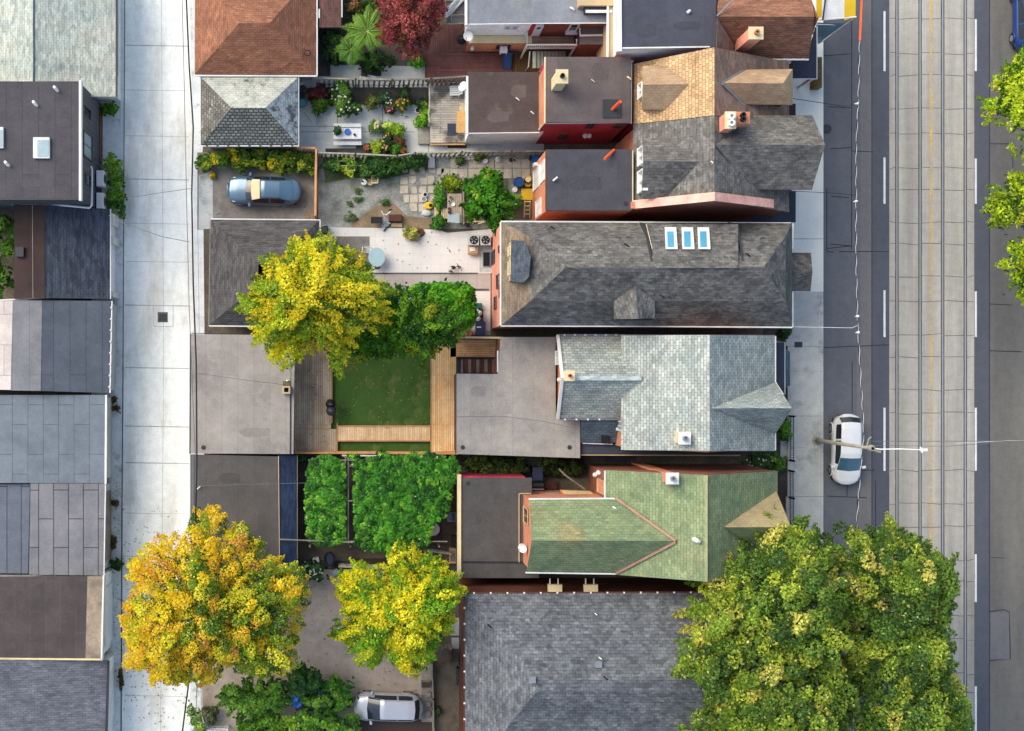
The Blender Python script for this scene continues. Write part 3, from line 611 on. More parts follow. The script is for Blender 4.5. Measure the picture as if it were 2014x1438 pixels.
# ---- B3 charcoal hip garage
t = house('garage', 'charcoal shingled hip roof garage half under the yellow tree', 520, 535)
h, r = 2.7, 4.4
slabs(t, 'roof', RS['b3'], [[(415, 432, h), (412, 639, h), (508, 560, r), (508, 520, r)], [(412, 639, h), (628, 641, h), (535, 560, r), (508, 560, r)],
      [(628, 641, h), (628, 434, h), (535, 520, r), (535, 560, r)], [(628, 434, h), (415, 432, h), (508, 520, r), (535, 520, r)]])
walls(t, M['brick_red'], [(417, 434), (626, 436), (626, 639), (415, 637)], h, .3)
gutter(t, [[(414, 430.5, h), (629.5, 432.5, h), (629.5, 640, h)], [(411, 641, h), (505, 642, h), (629, 643, h)]], .055); gutter(t, [[(413.5, 431, h), (410.5, 640, h)]], .04, M['grey_wood'])
# ---- B4 taupe flat garage
t = house('garage', 'taupe flat roof garage with a small brick chimney by the deck', 476, 775)
h = 3.0
slabs(t, 'roof', RS['b4'], [[(376, 657, h), (572, 660, h), (571, 893, h), (375, 892, h)]])
slabs(t, 'roof_edge', RS['b4'], [[(573, 661, 3.04), (580, 661, 3.04), (577, 893, 3.04), (572, 893, 3.04)]])
MB().tube([W(571.5, 775, 3.05), W(571, 893, 3.05)], .05, 4).build('seam', M['tar'], t)
walls(t, M['concrete_block'], [(378, 660), (578, 662), (577, 890), (378, 890)], h, .06)
gutter(t, [[(374.5, 657, 2.98), (373.5, 893, 2.98)]], .06, M['dark_metal']); gutter(t, [[(376, 655.5, 3), (500, 657, 3)]], .03, M['tar'])
c = W(563, 767, 3.6); o = MB(); 
for x0, x1, y0, y1 in ((-.24, .24, .14, .24), (-.24, .24, -.24, -.14), (-.24, -.14, -.14, .14), (.14, .24, -.14, .14)): o.box(c.x + x0, c.x + x1, c.y + y0, c.y + y1, 2.95, 3.6)
o = o.build('chimney', M['tan'], t); MB().box(c.x - .14, c.x + .14, c.y - .14, c.y + .14, 2.95, 3.2).build('flue', M['black'], o)
MB().box(c.x - .25, c.x + .2, c.y + .26, c.y + .55, 3.0, 3.06).build('flashing', M['alley'], t)
vent(t, 564, 749, 3.0, .07, .18, lean=(.08, .02))
# ---- B5 umber flat garage
t = house('garage', 'umber flat roof garage with a navy shingled side slope', 478, 995)
slabs(t, 'roof', RS['b5'], [[(376, 894, 2.9), (546, 898, 2.9), (549, 1140, 2.9), (376, 1140, 2.9)]])
slabs(t, 'roof_slope', RS['b5s'], [[(549, 896, 2.85), (584, 896, 2.3), (584, 1140, 2.3), (551, 1140, 2.85)]])
walls(t, M['concrete_block'], [(378, 897), (582, 897), (582, 1138), (378, 1138)], 2.3, .06)
gutter(t, [[(547.5, 897, 2.95), (550, 1140, 2.95)]], .035, M['tan']); gutter(t, [[(584.5, 896, 2.3), (584.5, 1100, 2.3)]], .03, M['tan'])
gutter(t, [[(375, 894, 2.9), (375, 1020, 2.9)]], .07, M['grey_metal']); gutter(t, [[(379.5, 893, 2.95), (379.5, 1020, 2.95)]], .04, M['grey_metal'])
vent(t, 394, 957, 2.9, .06, .25, lean=(-.12, -.1))
# ---------------------------------------------------------------- street houses
def wx(px, h): return W(px, 0, h).x
def wy(py, h): return W(0, py, h).y
# ---- D0 white and brick house, top middle
t = house('row_house', 'house with pale slate flat roof, white upper wall and brick ground floor', 1050, 30)
h = 5.5
slabs(t, 'roof', RS['d0'], [[(919, -90, h), (1197, -90, h), (1197, 43.5, h), (919, 46, h)]])
gutter(t, [[(918, 47.5, h), (1045, 45.5, h), (1197, 45, h)]], .05); parapet(t, [(917, -90), (917, 47)], .14, 5.2, 5.6, M['white_trim'])
Ys = wy(45, h) + .03
b = MB(); b.box(wx(921, h), wx(1048, h), Ys, Ys + 6, 2.6, 5.4); b.build('upper_wall', M['siding_white'], t)
b = MB(); b.box(wx(1048, h) , wx(1195, h), Ys + .05, Ys + 6, -.05, 5.36); b.build('wall', M['brick_red'], t)
b = MB(); x0, x1 = wx(917, 0), wx(1035, 0); yS = wy(104, 0)
b.box(x0, x1, yS, Ys + 5.9, -.05, 2.55); b.build('ground_floor_wall', M['brick_orange'], t)
MB().box(x0 - .03, x1 + .03, yS - .05, Ys - .02, 2.55, 2.63).build('ledge', M['cream'], t)
for a, c_ in ((992, 1005), (1007, 1020)): win(t, (wx(a, 4.5), Ys), (wx(c_, 4.5), Ys), 4.1, 4.75, (0, -1), gm='glass_pale', mull=0)
win(t, (wx(976, 1.6), yS), (wx(1004, 1.6), yS), 1.2, 2.0, (0, -1), 'dark_metal')
o = MB().box(wx(983, 1.5), wx(997, 1.5), yS - .45, yS - .02, 1.25, 1.75).build('window_air_conditioner', M['white_plastic'], t)
MB().box(wx(985, 1.5), wx(995, 1.5), yS - .48, yS - .45, 1.3, 1.6).build('grille', M['dark_metal'], o)
Yb = Ys + .05
f = panel(t, 'door_surround', 'red', (wx(1041, 4), Yb), (wx(1052, 4), Yb), 2.6, 4.9, (0, -1), .08)
o = panel(t, 'door', 'white_wall', (wx(1050, 4), Yb), (wx(1066, 4), Yb), 2.65, 4.95, (0, -1), .12)
panel(o, 'pane', 'glass_dark', (wx(1054, 4), Yb - .12), (wx(1061, 4), Yb - .12), 4.3, 4.7, (0, -1), .02)
win(t, (wx(1117, 4), Yb), (wx(1135, 4), Yb), 3.6, 5.2, (0, -1), mull=0, dep=.1)
panel(t, 'window_sill', 'white_trim', (wx(1112, 3.4), Yb), (wx(1135, 3.4), Yb), 3.35, 3.55, (0, -1), .25)
b = MB(); b.box(wx(1143, 4), wx(1195, 4), Yb - 1.0, Yb - .01, -.05, 4.1); b.build('bay_wall', M['brick_red'], t)
MB().box(wx(1139, 4), wx(1196, 4), Yb - 1.05, Yb - .0, 4.1, 4.2).build('bay_roof', RS['d1f'], t)
gutter(t, [[(1140, 49, 4.2), (1141, 70, 4.2), (1192, 69, 4.2)]], .08)
sat_dish(t, 922, 70, 3.6, .32, 230)
vent(t, 1122, 16, 5.5, .1, .2)
panel(t, 'wall_light', 'white_plastic', (wx(926, 1.6), yS), (wx(932, 1.6), yS), 1.3, 1.55, (0, -1), .2)
# roof structures at the very top edge of the picture
c = W(1145, 0, h); o = MB()
o.box(wx(1139, 6.2), wx(1207, 6.2), wy(11, 6.2), wy(-30, 6.2), 5.5, 6.2); o.build('roof_dormer', M['tan'], t)
MB().box(wx(1150, 6), wx(1202, 6), wy(25, 6), wy(12, 6), 5.55, 5.95).build('dormer_awning', M['dark_metal'], t)
MB().box(wx(1152, 6), wx(1204, 6), wy(25.5, 6), wy(20, 6), 5.95, 6.05).build('awning_edge', M['white_trim'], t)
# balcony (a separate timber structure against the brick wall)
c = W(1085, 90)
t = thing('balcony', 'timber balcony with white railing on posts above green slatted stairs', 'balcony', (c.x, c.y, 0))
zb = 2.6; bx0, bx1, by0, by1 = wx(1033, zb), wx(1129, zb), wy(96, zb), Ys + .0
MB().box(bx0, bx1, by0, by1 - .06, zb - .15, zb).build('deck_board', planks('planks_brown', C(160, 132, 108), C(135, 110, 90)), t)
b = MB(); z1 = zb + .95
b.tube([(bx0, by1 - .1, z1), (bx0, by0, z1), (bx1, by0, z1), (bx1, by1 - .5, z1)], .06, 4); b.tube([(bx0, by0, zb + .12), (bx1, by0, zb + .12)], .05, 4)
b.build('handrail', M['white_trim'], t)
for x, y in ((bx0, by0), (bx1, by0), (bx0, by1 - .1)): MB().box(x - .05, x + .05, y - .05, y + .05, 0, z1).build('post', M['white_trim'], t)
b = MB()
for i in range(24):
    x = bx0 + (bx1 - bx0) * (i + .5) / 24; b.box(x - .025, x + .025, by0 - .02, by0 + .02, zb + .1, z1)
b.build('baluster', M['white_trim'], t)
c = W(1060, 118); t = thing('outdoor_stairs', 'pale green slatted stairs below the white railed balcony', 'stairs', (c.x, c.y, 0))
b = MB(); 
for i in range(9):
    x = wx(1046 + i * 7.5, 1.9 - .15 * i); z = 2.3 - .2 * i
    b.box(x, x + .2, wy(134, z), wy(101, z), z - .05, z)
b.build('tread', surf('stair_green', C(205, 215, 195), C(180, 192, 172)), t)
b = MB(); b.tube([(wx(1041, 2), wy(102, 2.2), 2.3), (wx(1041, 2), wy(132, 1.5), 1.6), (wx(1041, 2), wy(133, 1), 0)], .05, 5); b.build('rail', M['white_trim'], t)
# ---- D0b tall white-walled house with dark flat roof
t = house('tall_house', 'tall white walled house with slate grey flat membrane roof', 1310, 40)
h = 8.2
slabs(t, 'roof', RS['d0b'], [[(1220, -90, h), (1409, -90, h), (1409, 92, h), (1221, 95.5, h)]])
walls(t, M['siding_white'], [(1219, -90), (1409, -90), (1409, 93), (1220, 96)], h, .02)
parapet(t, [(1217.5, -90), (1218.5, 96)], .28, 7.7, 8.3, M['white_trim']); parapet(t, [(1221, 94.5), (1395, 92)], .08, 7.9, 8.26, M['white_trim'], 'roof_edge')
MB().box(wx(1197, 6), wx(1212, 6), wy(122, 6), wy(-80, 6), 2, 6.0).build('side_bay', M['tan'], t)
MB().tube([W(1196, -80, 6.1), W(1195, 128, 6.1)], .08, 5).build('downpipe', M['white_trim'], t)
MB().tube([W(1197, 118, 5.8), W(1210, 117, 5.8)], .07, 5).build('ledge', M['white_trim'], t)
b = MB(); b.slab([W(1200, 130, 6.0), W(1246, 122, 6.2), W(1246, 119, 6.2), W(1200, 122, 6.0)], .15); b.build('eave', M['white_trim'], t)
vent(t, 1354, 24, h, .16, .2, lean=(.02, .02))
# ---- D0c rust shingled house, top right
t = house('corner_house', 'rust brown shingled house with brick chimney beside a black porch roof', 1500, 60)
h, r = 6.4, 9.0
slabs(t, 'roof', RS['d0c'], [[(1412, 33, r), (1602, 33, r), (1591, 115, h), (1462, 115, h)], [(1412, 33, r), (1602, 33, r), (1589, -46, h), (1412, -46, h)], ])
slabs(t, 'roof_valley', RS['cedar_e'], [[(1411, 34, 8.98), (1461, 116, h), (1461, 140, 6.3), (1409, 140, 8.9)]])
walls(t, M['brick_red'], [(1411, -44), (1588, -44), (1588, 113), (1411, 113)], h, .25)
gable(t, M['brick_red'], [(wx(1590, h) - .3, wy(113, h), 6.2), (wx(1590, h) - .3, wy(-44, h), 6.2), (wx(1590, h) - .3, wy(33, r), 8.75)])
gutter(t, [[(1462, 116.5, h), (1591, 117, h)]], .06); gutter(t, [[(1410, 31, 9.05), (1444, -4, 9.05)]], .06, M['steel']); gutter(t, [[(1411, 45, 8.95), (1461, 118, h)]], .05, M['steel'])
brackets(t, (1475, 117, h), (1589, 117, h), 6)
chimney(t, 1486, 66, 10.0, .72, .6, 6.5, 'brick_pink', 'cream', 'terracotta', 1, .12, .13)
MB().box(wx(1525, 5), wx(1556, 5), wy(123.5, 5), wy(114, 5), 3.4, 5.0).build('bay_wall', M['white_wall'], t)
MB().prism([XY(x, y, 3.3) for x, y in ((1558, 118), (1590, 112), (1606, 52), (1606, 154), (1545, 154), (1545, 120))][::-1], 3.0, 3.3).build('porch_roof', RS['porch'], t)
gutter(t, [[(1545, 155, 3.3), (1607, 155, 3.3), (1607, 52, 3.3)]], .05); 
for x, y in ((1603, 151), (1549, 151), (1603, 60)): p = W(x, y, 3.2); MB().box(p.x - .08, p.x + .08, p.y - .08, p.y + .08, 0, 3.05).build('porch_post', M['white_trim'], t)
# ---- yellow striped patio awning at the top edge by the street
c = W(1640, 10); t = thing('street_awning', 'white canopy with yellow stripes and clear sides beside the pavement', 'awning', (c.x, c.y, 0))
b = MB(); zz = 3.6
for x0, x1, m in ((1606, 1617, 1), (1617, 1661, 0), (1661, 1683, 1)): b.slab([W(x0, -70, zz), W(x1, -70, zz), W(x1, 33, zz - .5), W(x0, 40, zz - .5)], .04, m)
b.build('canopy', [M['white_plastic'], M['yellow']], t)
b = MB(); b.tube([W(1606, 40, 3.1), W(1683, 33, 3.1), W(1610, 86, .6)], .06, 5); b.tube([W(1606, 40, 3.1), W(1606, 48, 3.0), W(1650, 49, 2.6)], .04, 5); b.build('frame', M['white_trim'], t)
b = MB(); b.slab([W(1606, 44, 2.9), W(1662, 46, 2.9), W(1612, 84, .7), W(1606, 86, .7)], .03); b.build('clear_panel', surf('clear_panel', C(120, 150, 158), C(95, 125, 135), rough=.15, spec=.6), t)
b = MB(); b.tube([W(1618, 40, 3.2), W(1631, -60, 3.7)], .05, 5); b.build('strap', M['navy_plastic'], t)
c = W(1610, 145); t = thing('hedge_planter', 'low olive green timber planter at the pavement edge', 'planter', (c.x, c.y, 0))
b = MB(); b.box(wx(1601, .9), wx(1617, .9), wy(172, .9), wy(112, .9), .13, .9); b.build('box', surf('olive', C(128, 112, 66), C(104, 92, 55), fine=.25), t)
MB().box(wx(1603, .9), wx(1615, .9), wy(169, .9), wy(116, .9), .9, .93).build('soil', surf('olive_dark', C(108, 96, 58), C(86, 76, 48), fine=.3, fscale=6), t)
# ---- D1 tan house with red rear wing and brown addition
t = house('row_house', 'row house with tan cedar shake roof, red rear wing and brown addition', 1200, 170)
h, r = 6.5, 9.9
slabs(t, 'roof', RS['cedar'], [[(1246, 244, h), (1405, 227, r), (1405, 93, r), (1246, 126, h)]])
slabs(t, 'roof_front', RS['cedar_e'], [[(1405, 227, r), (1405, 93, r), (1552, 122, h), (1552, 240, h)]])  # east slope: its shade is put into the darker taupe
walls(t, M['red_paint'], [(1247, 126), (1550, 126), (1550, 244), (1247, 244)], h, .12)
slabs(t, 'wing_roof', RS['d1f'], [[(1074, 112, 7.0), (1241, 112, 7.0), (1239, 241, 7.0), (1073, 241, 7.0)]])
walls(t, M['red_paint'], [(1073, 113), (1240, 113), (1240, 242), (1073, 242)], 7.0, .04, name='wing_wall')
gutter(t, [[(1072, 112, 7.0), (1071.5, 242, 7.0), (1060, 254, 6.0)]], .06, M['cream']); gutter(t, [[(1072, 243, 7.0), (1240, 241, 7.0)]], .03, M['grey_metal'])
gutter(t, [[(1242.5, 120, 7.0), (1241.5, 243, 7.0)]], .05, M['grey_metal'])
xw = wx(1073, 7.0) + .02
panel(t, 'brick_face', 'brick_orange', (xw - .02, wy(241, 7)), (xw - .02, wy(130, 7)), -.05, 6.8, (-1, 0), .03)
chimney(t, 1105, 151, 9.1, .6, .7, 6.9, 'cream', 'cream', 'black', 1, .08, .12)
b = MB(); b.tube([W(1204, 216, 7.0), W(1220, 200, 8.15)], .11, 8); b.build('flue_pipe', M['orange'], t)
boxvent(t, 1203, 214, 7.0, .9, .03, 'dark_metal', 'dark_metal', 'flashing')
vent(t, 1234, 152, 7.0, .08, .15, 'cream'); vent(t, 1163, 157, 7.0, .04, .1, 'cream')
Yr = wy(241.5, 7.0) + .04
for a, c_, z0, z1 in ((1147, 1163, 5.4, 6.7), (1201, 1222, 5.4, 6.7), (1110, 1130, 1.6, 3.2)): win(t, (wx(a, 5), Yr), (wx(c_, 5), Yr), z0, z1, (0, -1), 'brown_wood', 'glass_dark', mull=1)
for x in (1152, 1160):
    p = (wx(x, 3.5), Yr - .12, 3.3); MB().lathe(p, [(.12, -.1), (.16, 0), (.12, .1)], 10).build('wall_light', M['white_plastic'], t)
slabs(t, 'addition_roof', RS['d1low'], [[(920, 141, 4.3), (1066, 142, 4.3), (1062, 259, 4.3), (921, 261, 4.3)]])
walls(t, M['siding_white'], [(921, 142), (1075, 142), (1072, 260), (922, 260)], 4.3, .05, name='addition_wall')
gutter(t, [[(919, 262, 4.3), (985, 261, 4.3), (1062, 260.5, 4.3)]], .045); gutter(t, [[(919, 150, 4.3), (919, 262, 4.3)]], .09)
MB().tube([W(922, 262, 4.2), W(928, 270, 2.5), W(926, 280, .1)], .06, 5).build('downpipe', M['white_trim'], t)
for x, y in ((1015, 193), (1044, 220)): vent(t, x, y, 4.3, .05, .12)
sat_dish(t, 912, 171, 3.2, .32, 160)
# west dormer
hd = 8.9
slabs(t, 'dormer_roof', RS['cedar_b'], [[(1265, 167, hd), (1371, 165, hd), (1328, 128, 7.9), (1264, 130, 7.9)], [(1265, 167, hd), (1371, 165, hd), (1322, 216, 7.9), (1262, 215, 7.9)]])
b = MB(); P = [(wx(1266, 8) + .25, y, z) for y, z in ((wy(134, 7.9), 7.75), (wy(167, hd), 8.75), (wy(211, 7.9), 7.75), (wy(211, 7.9), 6.8), (wy(134, 7.9), 6.8))]
gable(t, M['tan'], P, .15, 'dormer_wall')
panel(t, 'dormer_cheek', 'tan', (wx(1266, 8) + .3, wy(211, 7.9)), (wx(1322, 8), wy(211, 7.9)), 6.9, 7.78, (0, -1), .05); panel(t, 'dormer_cheek', 'tan', (wx(1266, 8) + .3, wy(133, 7.9)), (wx(1322, 8), wy(133, 7.9)), 6.9, 7.78, (0, 1), .05)
win(t, (wx(1266, 8) + .17, wy(190, 7.9)), (wx(1266, 8) + .17, wy(160, 7.9)), 7.0, 7.9, (-1, 0), dep=.3)
b = MB(); b.tube([W(1371, 165, hd + .04), W(1325, 217, 7.95)], .1, 5); b.tube([W(1371, 165, hd + .02), W(1325, 128, 7.95)], .05, 5); b.build('valley_flashing', M['grey_metal'], t)
# front cross gable over the bay
hf, he = 9.75, 8.5
slabs(t, 'front_gable_roof', RS['cedar_b'], [[(1420, 163, hf), (1540, 164, hf), (1559, 136, he), (1468, 137, he)], [(1420, 163, hf), (1540, 164, hf), (1559, 206, he), (1465, 205, he)], [(1540, 164, hf), (1559, 136, he), (1559, 206, he)]])
walls(t, M['brown_wood'], [(1470, 138), (1556, 138), (1556, 204), (1470, 204)], he, .15, name='front_bay_wall')
gutter(t, [[(1421, 164, hf + .05), (1464, 207, he + .05)], [(1421, 162, hf + .05), (1464, 136, he + .05)]], .07, M['grey_metal'])
slabs(t, 'porch_roof', RS['brown_felt'], [[(1480, 204, 3.4), (1565, 204, 3.4), (1565, 232, 3.4), (1480, 232, 3.4)]]); slabs(t, 'side_porch_roof', RS['brown_felt'], [[(1480, 118, 4.2), (1560, 118, 4.2), (1560, 140, 4.2), (1480, 140, 4.2)]])
p = W(1562, 207, 3.3); MB().box(p.x - .07, p.x + .07, p.y - .07, p.y + .07, 0, 3.28).build('porch_post', M['grey_wood'], t)
# ---- D2 slate grey house next door
t = house('row_house', 'row house with slate grey roof, flat roofed rear wing and pink brick party wall', 1330, 340)
h, r = 6.5, 9.9
slabs(t, 'roof', RS['d2'], [[(1246, 245, h), (1405, 228, r), (1405, 393, r), (1246, 404, h)]])
slabs(t, 'roof_front', RS['d2'], [[(1405, 228, r), (1552, 241, h), (1552, 417, h), (1405, 393, r)]])
walls(t, M['brick_orange'], [(1247, 245), (1550, 245), (1550, 405), (1247, 405)], h, .12)
slabs(t, 'wing_roof', RS['d2f'], [[(1075, 294, 6.8), (1243, 294, 6.8), (1243, 414, 6.8), (1075, 414, 6.8)]])
walls(t, M['brick_orange'], [(1074, 293), (1243, 293), (1243, 415), (1074, 415)], 6.8, .03, name='wing_wall')
gutter(t, [[(1074, 294, 6.8), (1074, 415, 6.8)]], .05, M['brown_wood']); gutter(t, [[(1244.5, 296, 6.8), (1244.5, 402, 6.8)]], .05, M['cream'])
Xw = wx(1074, 6.8) + .03
for (y0, y1, z0, z1) in ((330, 372, 1.2, 3.6), (318, 358, 4.2, 6.2), (392, 425, 2.4, 4.6)):
    win(t, (Xw, wy(y0, (z0 + z1) / 2)), (Xw, wy(y1, (z0 + z1) / 2)), z0, z1, (-1, 0), 'white_trim', 'white_plastic', mull=1)
panel(t, 'wall_box', 'white_plastic', (Xw, wy(320, 3)), (Xw, wy(326, 3)), 2.4, 3.1, (-1, 0), .25)
vent(t, 1089, 355, 6.8, .1, .25, lean=(.12, .1))
b = MB(); b.tube([W(1189, 313, 7.4), W(1208, 295, 6.8)], .09, 8); b.build('flue_pipe', M['orange'], t)
# west dormer
hd = 9.3
slabs(t, 'dormer_roof', RS['d2'], [[(1266, 317, hd), (1397, 318, hd), (1342, 272, 8.3), (1264, 272, 8.2)], [(1266, 317, hd), (1397, 318, hd), (1322, 389, 7.9), (1262, 390, 7.9)]])
P = [(wx(1266, 8) + .28, y, z) for y, z in ((wy(276, 8.2), 8.05), (wy(317, hd), 9.1), (wy(386, 7.9), 7.75), (wy(386, 7.9), 6.8), (wy(276, 8.2), 6.8))]
gable(t, M['white_wall'], P, .15, 'dormer_wall')
for y0, y1 in ((286, 322), (332, 376)): win(t, (wx(1266, 8) + .19, wy(y1, 8)), (wx(1266, 8) + .19, wy(y0, 8)), 6.9, 8.3, (-1, 0), 'white_trim', 'white_plastic', dep=.32, fw=.1)
panel(t, 'dormer_cheek', 'dark_metal', (wx(1266, 8) + .3, wy(386, 7.9)), (wx(1324, 8), wy(386, 7.9)), 6.9, 7.78, (0, -1), .05)
MB().tube([W(1344, 270, 8.4), W(1399, 318, 9.42)], .045, 5).build('flashing', M['tan'], t)
for x, y in ((1398, 318), (1400, 323)): vent(t, x, y, 9.7, .06, .15)
# party wall following the gable, pink weathered brick
Yp = wy(404, h) - .05
b = MB(); prof = [(1243, 6.75), (1405, 10.25), (1545, 6.5)]
top = [Vector((wx(x, z), Yp, z)) for x, z in prof]
gable(t, M['brick_red'], [(top[0].x, Yp, -.05), (top[-1].x + .6, Yp, -.05), (top[-1].x, Yp, 6.5), tuple(top[1]), tuple(top[0])], .34, 'party_wall')
for p, q in ((top[0], top[1]), (top[1], top[2])): MB().slab([p + Vector((0, -.2, .06)), q + Vector((0, -.2, .06)), q + Vector((0, .3, .06)), p + Vector((0, .3, .06))], .08).build('coping', M['brick_pale'], t)
MB().box(top[0].x - .1, top[0].x + .5, Yp - .2, Yp + .2, 6.4, 6.95).build('coping', M['brick_orange'], t)
# front gable bay
hf, he = 9.6, 8.1
slabs(t, 'front_gable_roof', RS['d2'], [[(1406, 285, 9.85), (1623, 285, hf), (1598, 227, he), (1480, 227, he)], [(1406, 285, 9.85), (1623, 285, hf), (1597, 373, he - .1), (1479, 373, he - .1)]])
walls(t, M['brick_red'], [(1480, 228), (1594, 228), (1594, 371), (1480, 371)], he, .25, name='front_bay_wall')
xg = wx(1594, he) - .3
gable(t, M['brick_red'], [(xg, wy(370, he), 7.9), (xg, wy(230, he), 7.9), (xg, wy(285, hf), 9.3)])
MB().tube([W(1407, 289, 9.85), W(1478, 374, he)], .06, 5).build('flashing', M['dark_metal'], t)
slabs(t, 'porch_roof', RS['porch'], [[(1475, 374, 3.5), (1565, 376, 3.4), (1565, 437, 3.4), (1475, 437, 3.5)]])
gutter(t, [[(1566, 376, 3.4), (1566, 438, 3.4)]], .035)
for y in (382, 432): p = W(1561, y, 3.3); MB().box(p.x - .08, p.x + .08, p.y - .08, p.y + .08, 0, 3.28).build('porch_post', M['white_trim'], t)
b = MB(); b.tube([W(1537, 317, 7.8) + Vector((.24 * math.cos(q), .24 * math.sin(q), .25 * math.sin(q) * .9)) for q in [i * math.pi / 8 for i in range(17)]], .02, 4, cap=False); b.build('cable', M['black'], t)
# shared chimney between the two
chimney(t, 1436, 237, 11.0, .5, .85, 8.0, 'brick_pink', 'cream', 'white_plastic', 2, .1, .17)
chimney(t, 1459, 232, 10.6, .75, .55, 8.0, 'brick_pink', 'brick_orange', 'black', 2, .08, .13)
# ---- D3 big mixed-grey hip house
t = house('hip_roof_house', 'long house with mottled grey hip roof, three blue skylights and brick back wall', 1270, 540)
eN, eS, m1, m2, rg = 437, 640, 465, 592, 526
h, hm, r = 6.4, 8.2, 9.6
slabs(t, 'roof', RS['d3'], [[(1043, m1, hm), (1545, m1, hm), (1502, rg, r), (1112, rg, r)], [(1043, m2, hm), (1545, m2, hm), (1502, rg, r), (1112, rg, r)], [(1043, m1, hm), (1043, m2, hm), (1112, rg, r)], [(1545, m1, hm), (1545, m2, hm), (1502, rg, r)]])
slabs(t, 'roof_skirt', RS['d3'], [[(986, eN, h), (1558, eN + 2, h), (1545, m1, hm), (1043, m1, hm)], [(986, eS, h), (1558, eS + 2, h), (1545, m2, hm), (1043, m2, hm)], [(1558, eN + 2, h), (1558, eS + 2, h), (1545, m2, hm), (1545, m1, hm)]])
slabs(t, 'roof_back', RS['d3w'], [[(986, eN, h), (986, eS, h), (1043, m2, hm), (1043, m1, hm)]])  # west skirt: sunlight painted in as a browner shingle
walls(t, M['brick_pink'], [(987, eN), (1556, eN), (1556, eS), (987, eS)], h, .04)
gutter(t, [[(985, eN - 1.5, h), (1268, eN, h), (1556, eN + 2, h)], [(985, eS + 1, h), (1290, eS + 2, h), (1559, eS + 4, h)], [(984.5, eN, h), (984.5, eS, h)], [(1559.5, 440, h), (1559.5, 490, h)], [(1559.5, 575, h), (1559.5, eS + 3, h)]], .06)
Xw = wx(987, h) + .04
for y0, y1, z0, z1 in ((485, 500, 4.6, 5.6), (540, 568, 3.4, 5.2), (580, 606, 2.0, 3.2), (560, 588, 5.0, 6.1)): win(t, (Xw, wy(y0, 4)), (Xw, wy(y1, 4)), z0, z1, (-1, 0), 'brown_wood', 'glass_dark')
panel(t, 'back_door', 'dark_metal', (Xw, wy(493, 1)), (Xw, wy(520, 1)), .1, 2.1, (-1, 0), .05)
# raised shed dormer with skylights
slabs(t, 'shed_dormer_roof', RS['d3'], [[(1271, 441, 8.35), (1452, 441, 8.35), (1452, 527, 9.7), (1292, 527, 9.7)]])
xa, xb = W(1272, 441, 8.3).x, W(1451, 441, 8.3).x
gable(t, M['dark_metal'], [(xa, wy(441, 8.3), 8.24), (xa, wy(437, 6.4) - .02, 6.5), (xa + .05, wy(522, 9.5), 9.45)], .1, 'dormer_cheek'); gable(t, M['dark_metal'], [(xb, wy(441, 8.3), 8.24), (xb, wy(437, 6.4) - .02, 6.5), (xb, wy(522, 9.5), 9.45)], .1, 'dormer_cheek')
panel(t, 'dormer_wall', 'dark_metal', (xa, wy(441, 8.3) - .05), (xb, wy(441, 8.3) - .05), 6.6, 8.2, (0, 1), .06)
slope = lambda py: 8.35 + (py - 441) / (527 - 441) * 1.35
for x0 in (1308, 1341, 1372.5):
    q = [(x0, 447), (x0 + 22, 447), (x0 + 25, 490), (x0 + 2, 490)]
    f = MB().slab([W(x, y, slope(y) + .12) for x, y in q], .14).build('skylight', M['white_trim'], t)
    q = [(x0 + 4, 455), (x0 + 17, 455), (x0 + 18, 486), (x0 + 5, 486)]
    MB().slab([W(x, y, slope(y) + .13) for x, y in q], .03).build('pane', M['glass_sky'], f)
MB().tube([W(1283, 490, 9.16), W(1271, 441, 8.4)], .02, 5).build('flashing', M['cream'], t)
# rear dormer
slabs(t, 'dormer_roof', RS['slate_dark'], [[(1006, 472, 8.2), (1032, 474, 8.5), (1044, 505, 8.9), (1040, 545, 8.7), (1028, 556, 8.4), (1004, 553, 8.1)]])
xa = wx(1008, 7.8)
panel(t, 'dormer_wall', 'tan', (xa, wy(551, 8)), (xa, wy(475, 8)), 6.9, 8.02, (-1, 0), .12)
for y0, y1 in ((484, 502), (512, 540)): win(t, (xa - .12, wy(y1, 7.8)), (xa - .12, wy(y0, 7.8)), 7.0, 7.9, (-1, 0), 'cream', 'glass_dark')
# south dormer
slabs(t, 'dormer_roof', RS['d3'], [[(1250, 562, 8.95), (1255, 627, 8.75), (1208, 628, 8.0), (1208, 592, 8.25)], [(1250, 562, 8.95), (1255, 627, 8.75), (1288, 626, 8.0), (1288, 592, 8.25)]])
panel(t, 'dormer_wall', 'dark_metal', (wx(1208, 7.8), wy(627, 7.9)), (wx(1286, 7.8), wy(627, 7.9)), 6.8, 7.9, (0, -1), .08)
panel(t, 'dormer_cheek', 'dark_metal', (wx(1210, 7.8), wy(626, 7.9)), (wx(1210, 7.8), wy(594, 8.1)), 7.3, 7.95, (-1, 0), .05)
# front bay
slabs(t, 'front_bay_roof', RS['d3'], [[(1547, 535, 5.6), (1598, 534, 5.4), (1595, 497, 4.6), (1546, 497, 4.8)], [(1547, 535, 5.6), (1598, 534, 5.4), (1594, 573, 4.6), (1546, 572, 4.8)]])
walls(t, M['brick_red'], [(1546, 499), (1592, 499), (1592, 571), (1546, 571)], 4.6, .15, name='front_bay_wall')
slabs(t, 'porch_roof', RS['porch'], [[(1545, 445, 4.0), (1557, 445, 4.0), (1557, 494, 4.0), (1545, 494, 4.0)]])
for x, y, hh in ((1084, 446, 7.1), (1299, 581, 8.6), (1467, 499, 9.0), (1229, 480, 8.6)): vent(t, x, y, hh, .07, .2, 'black')
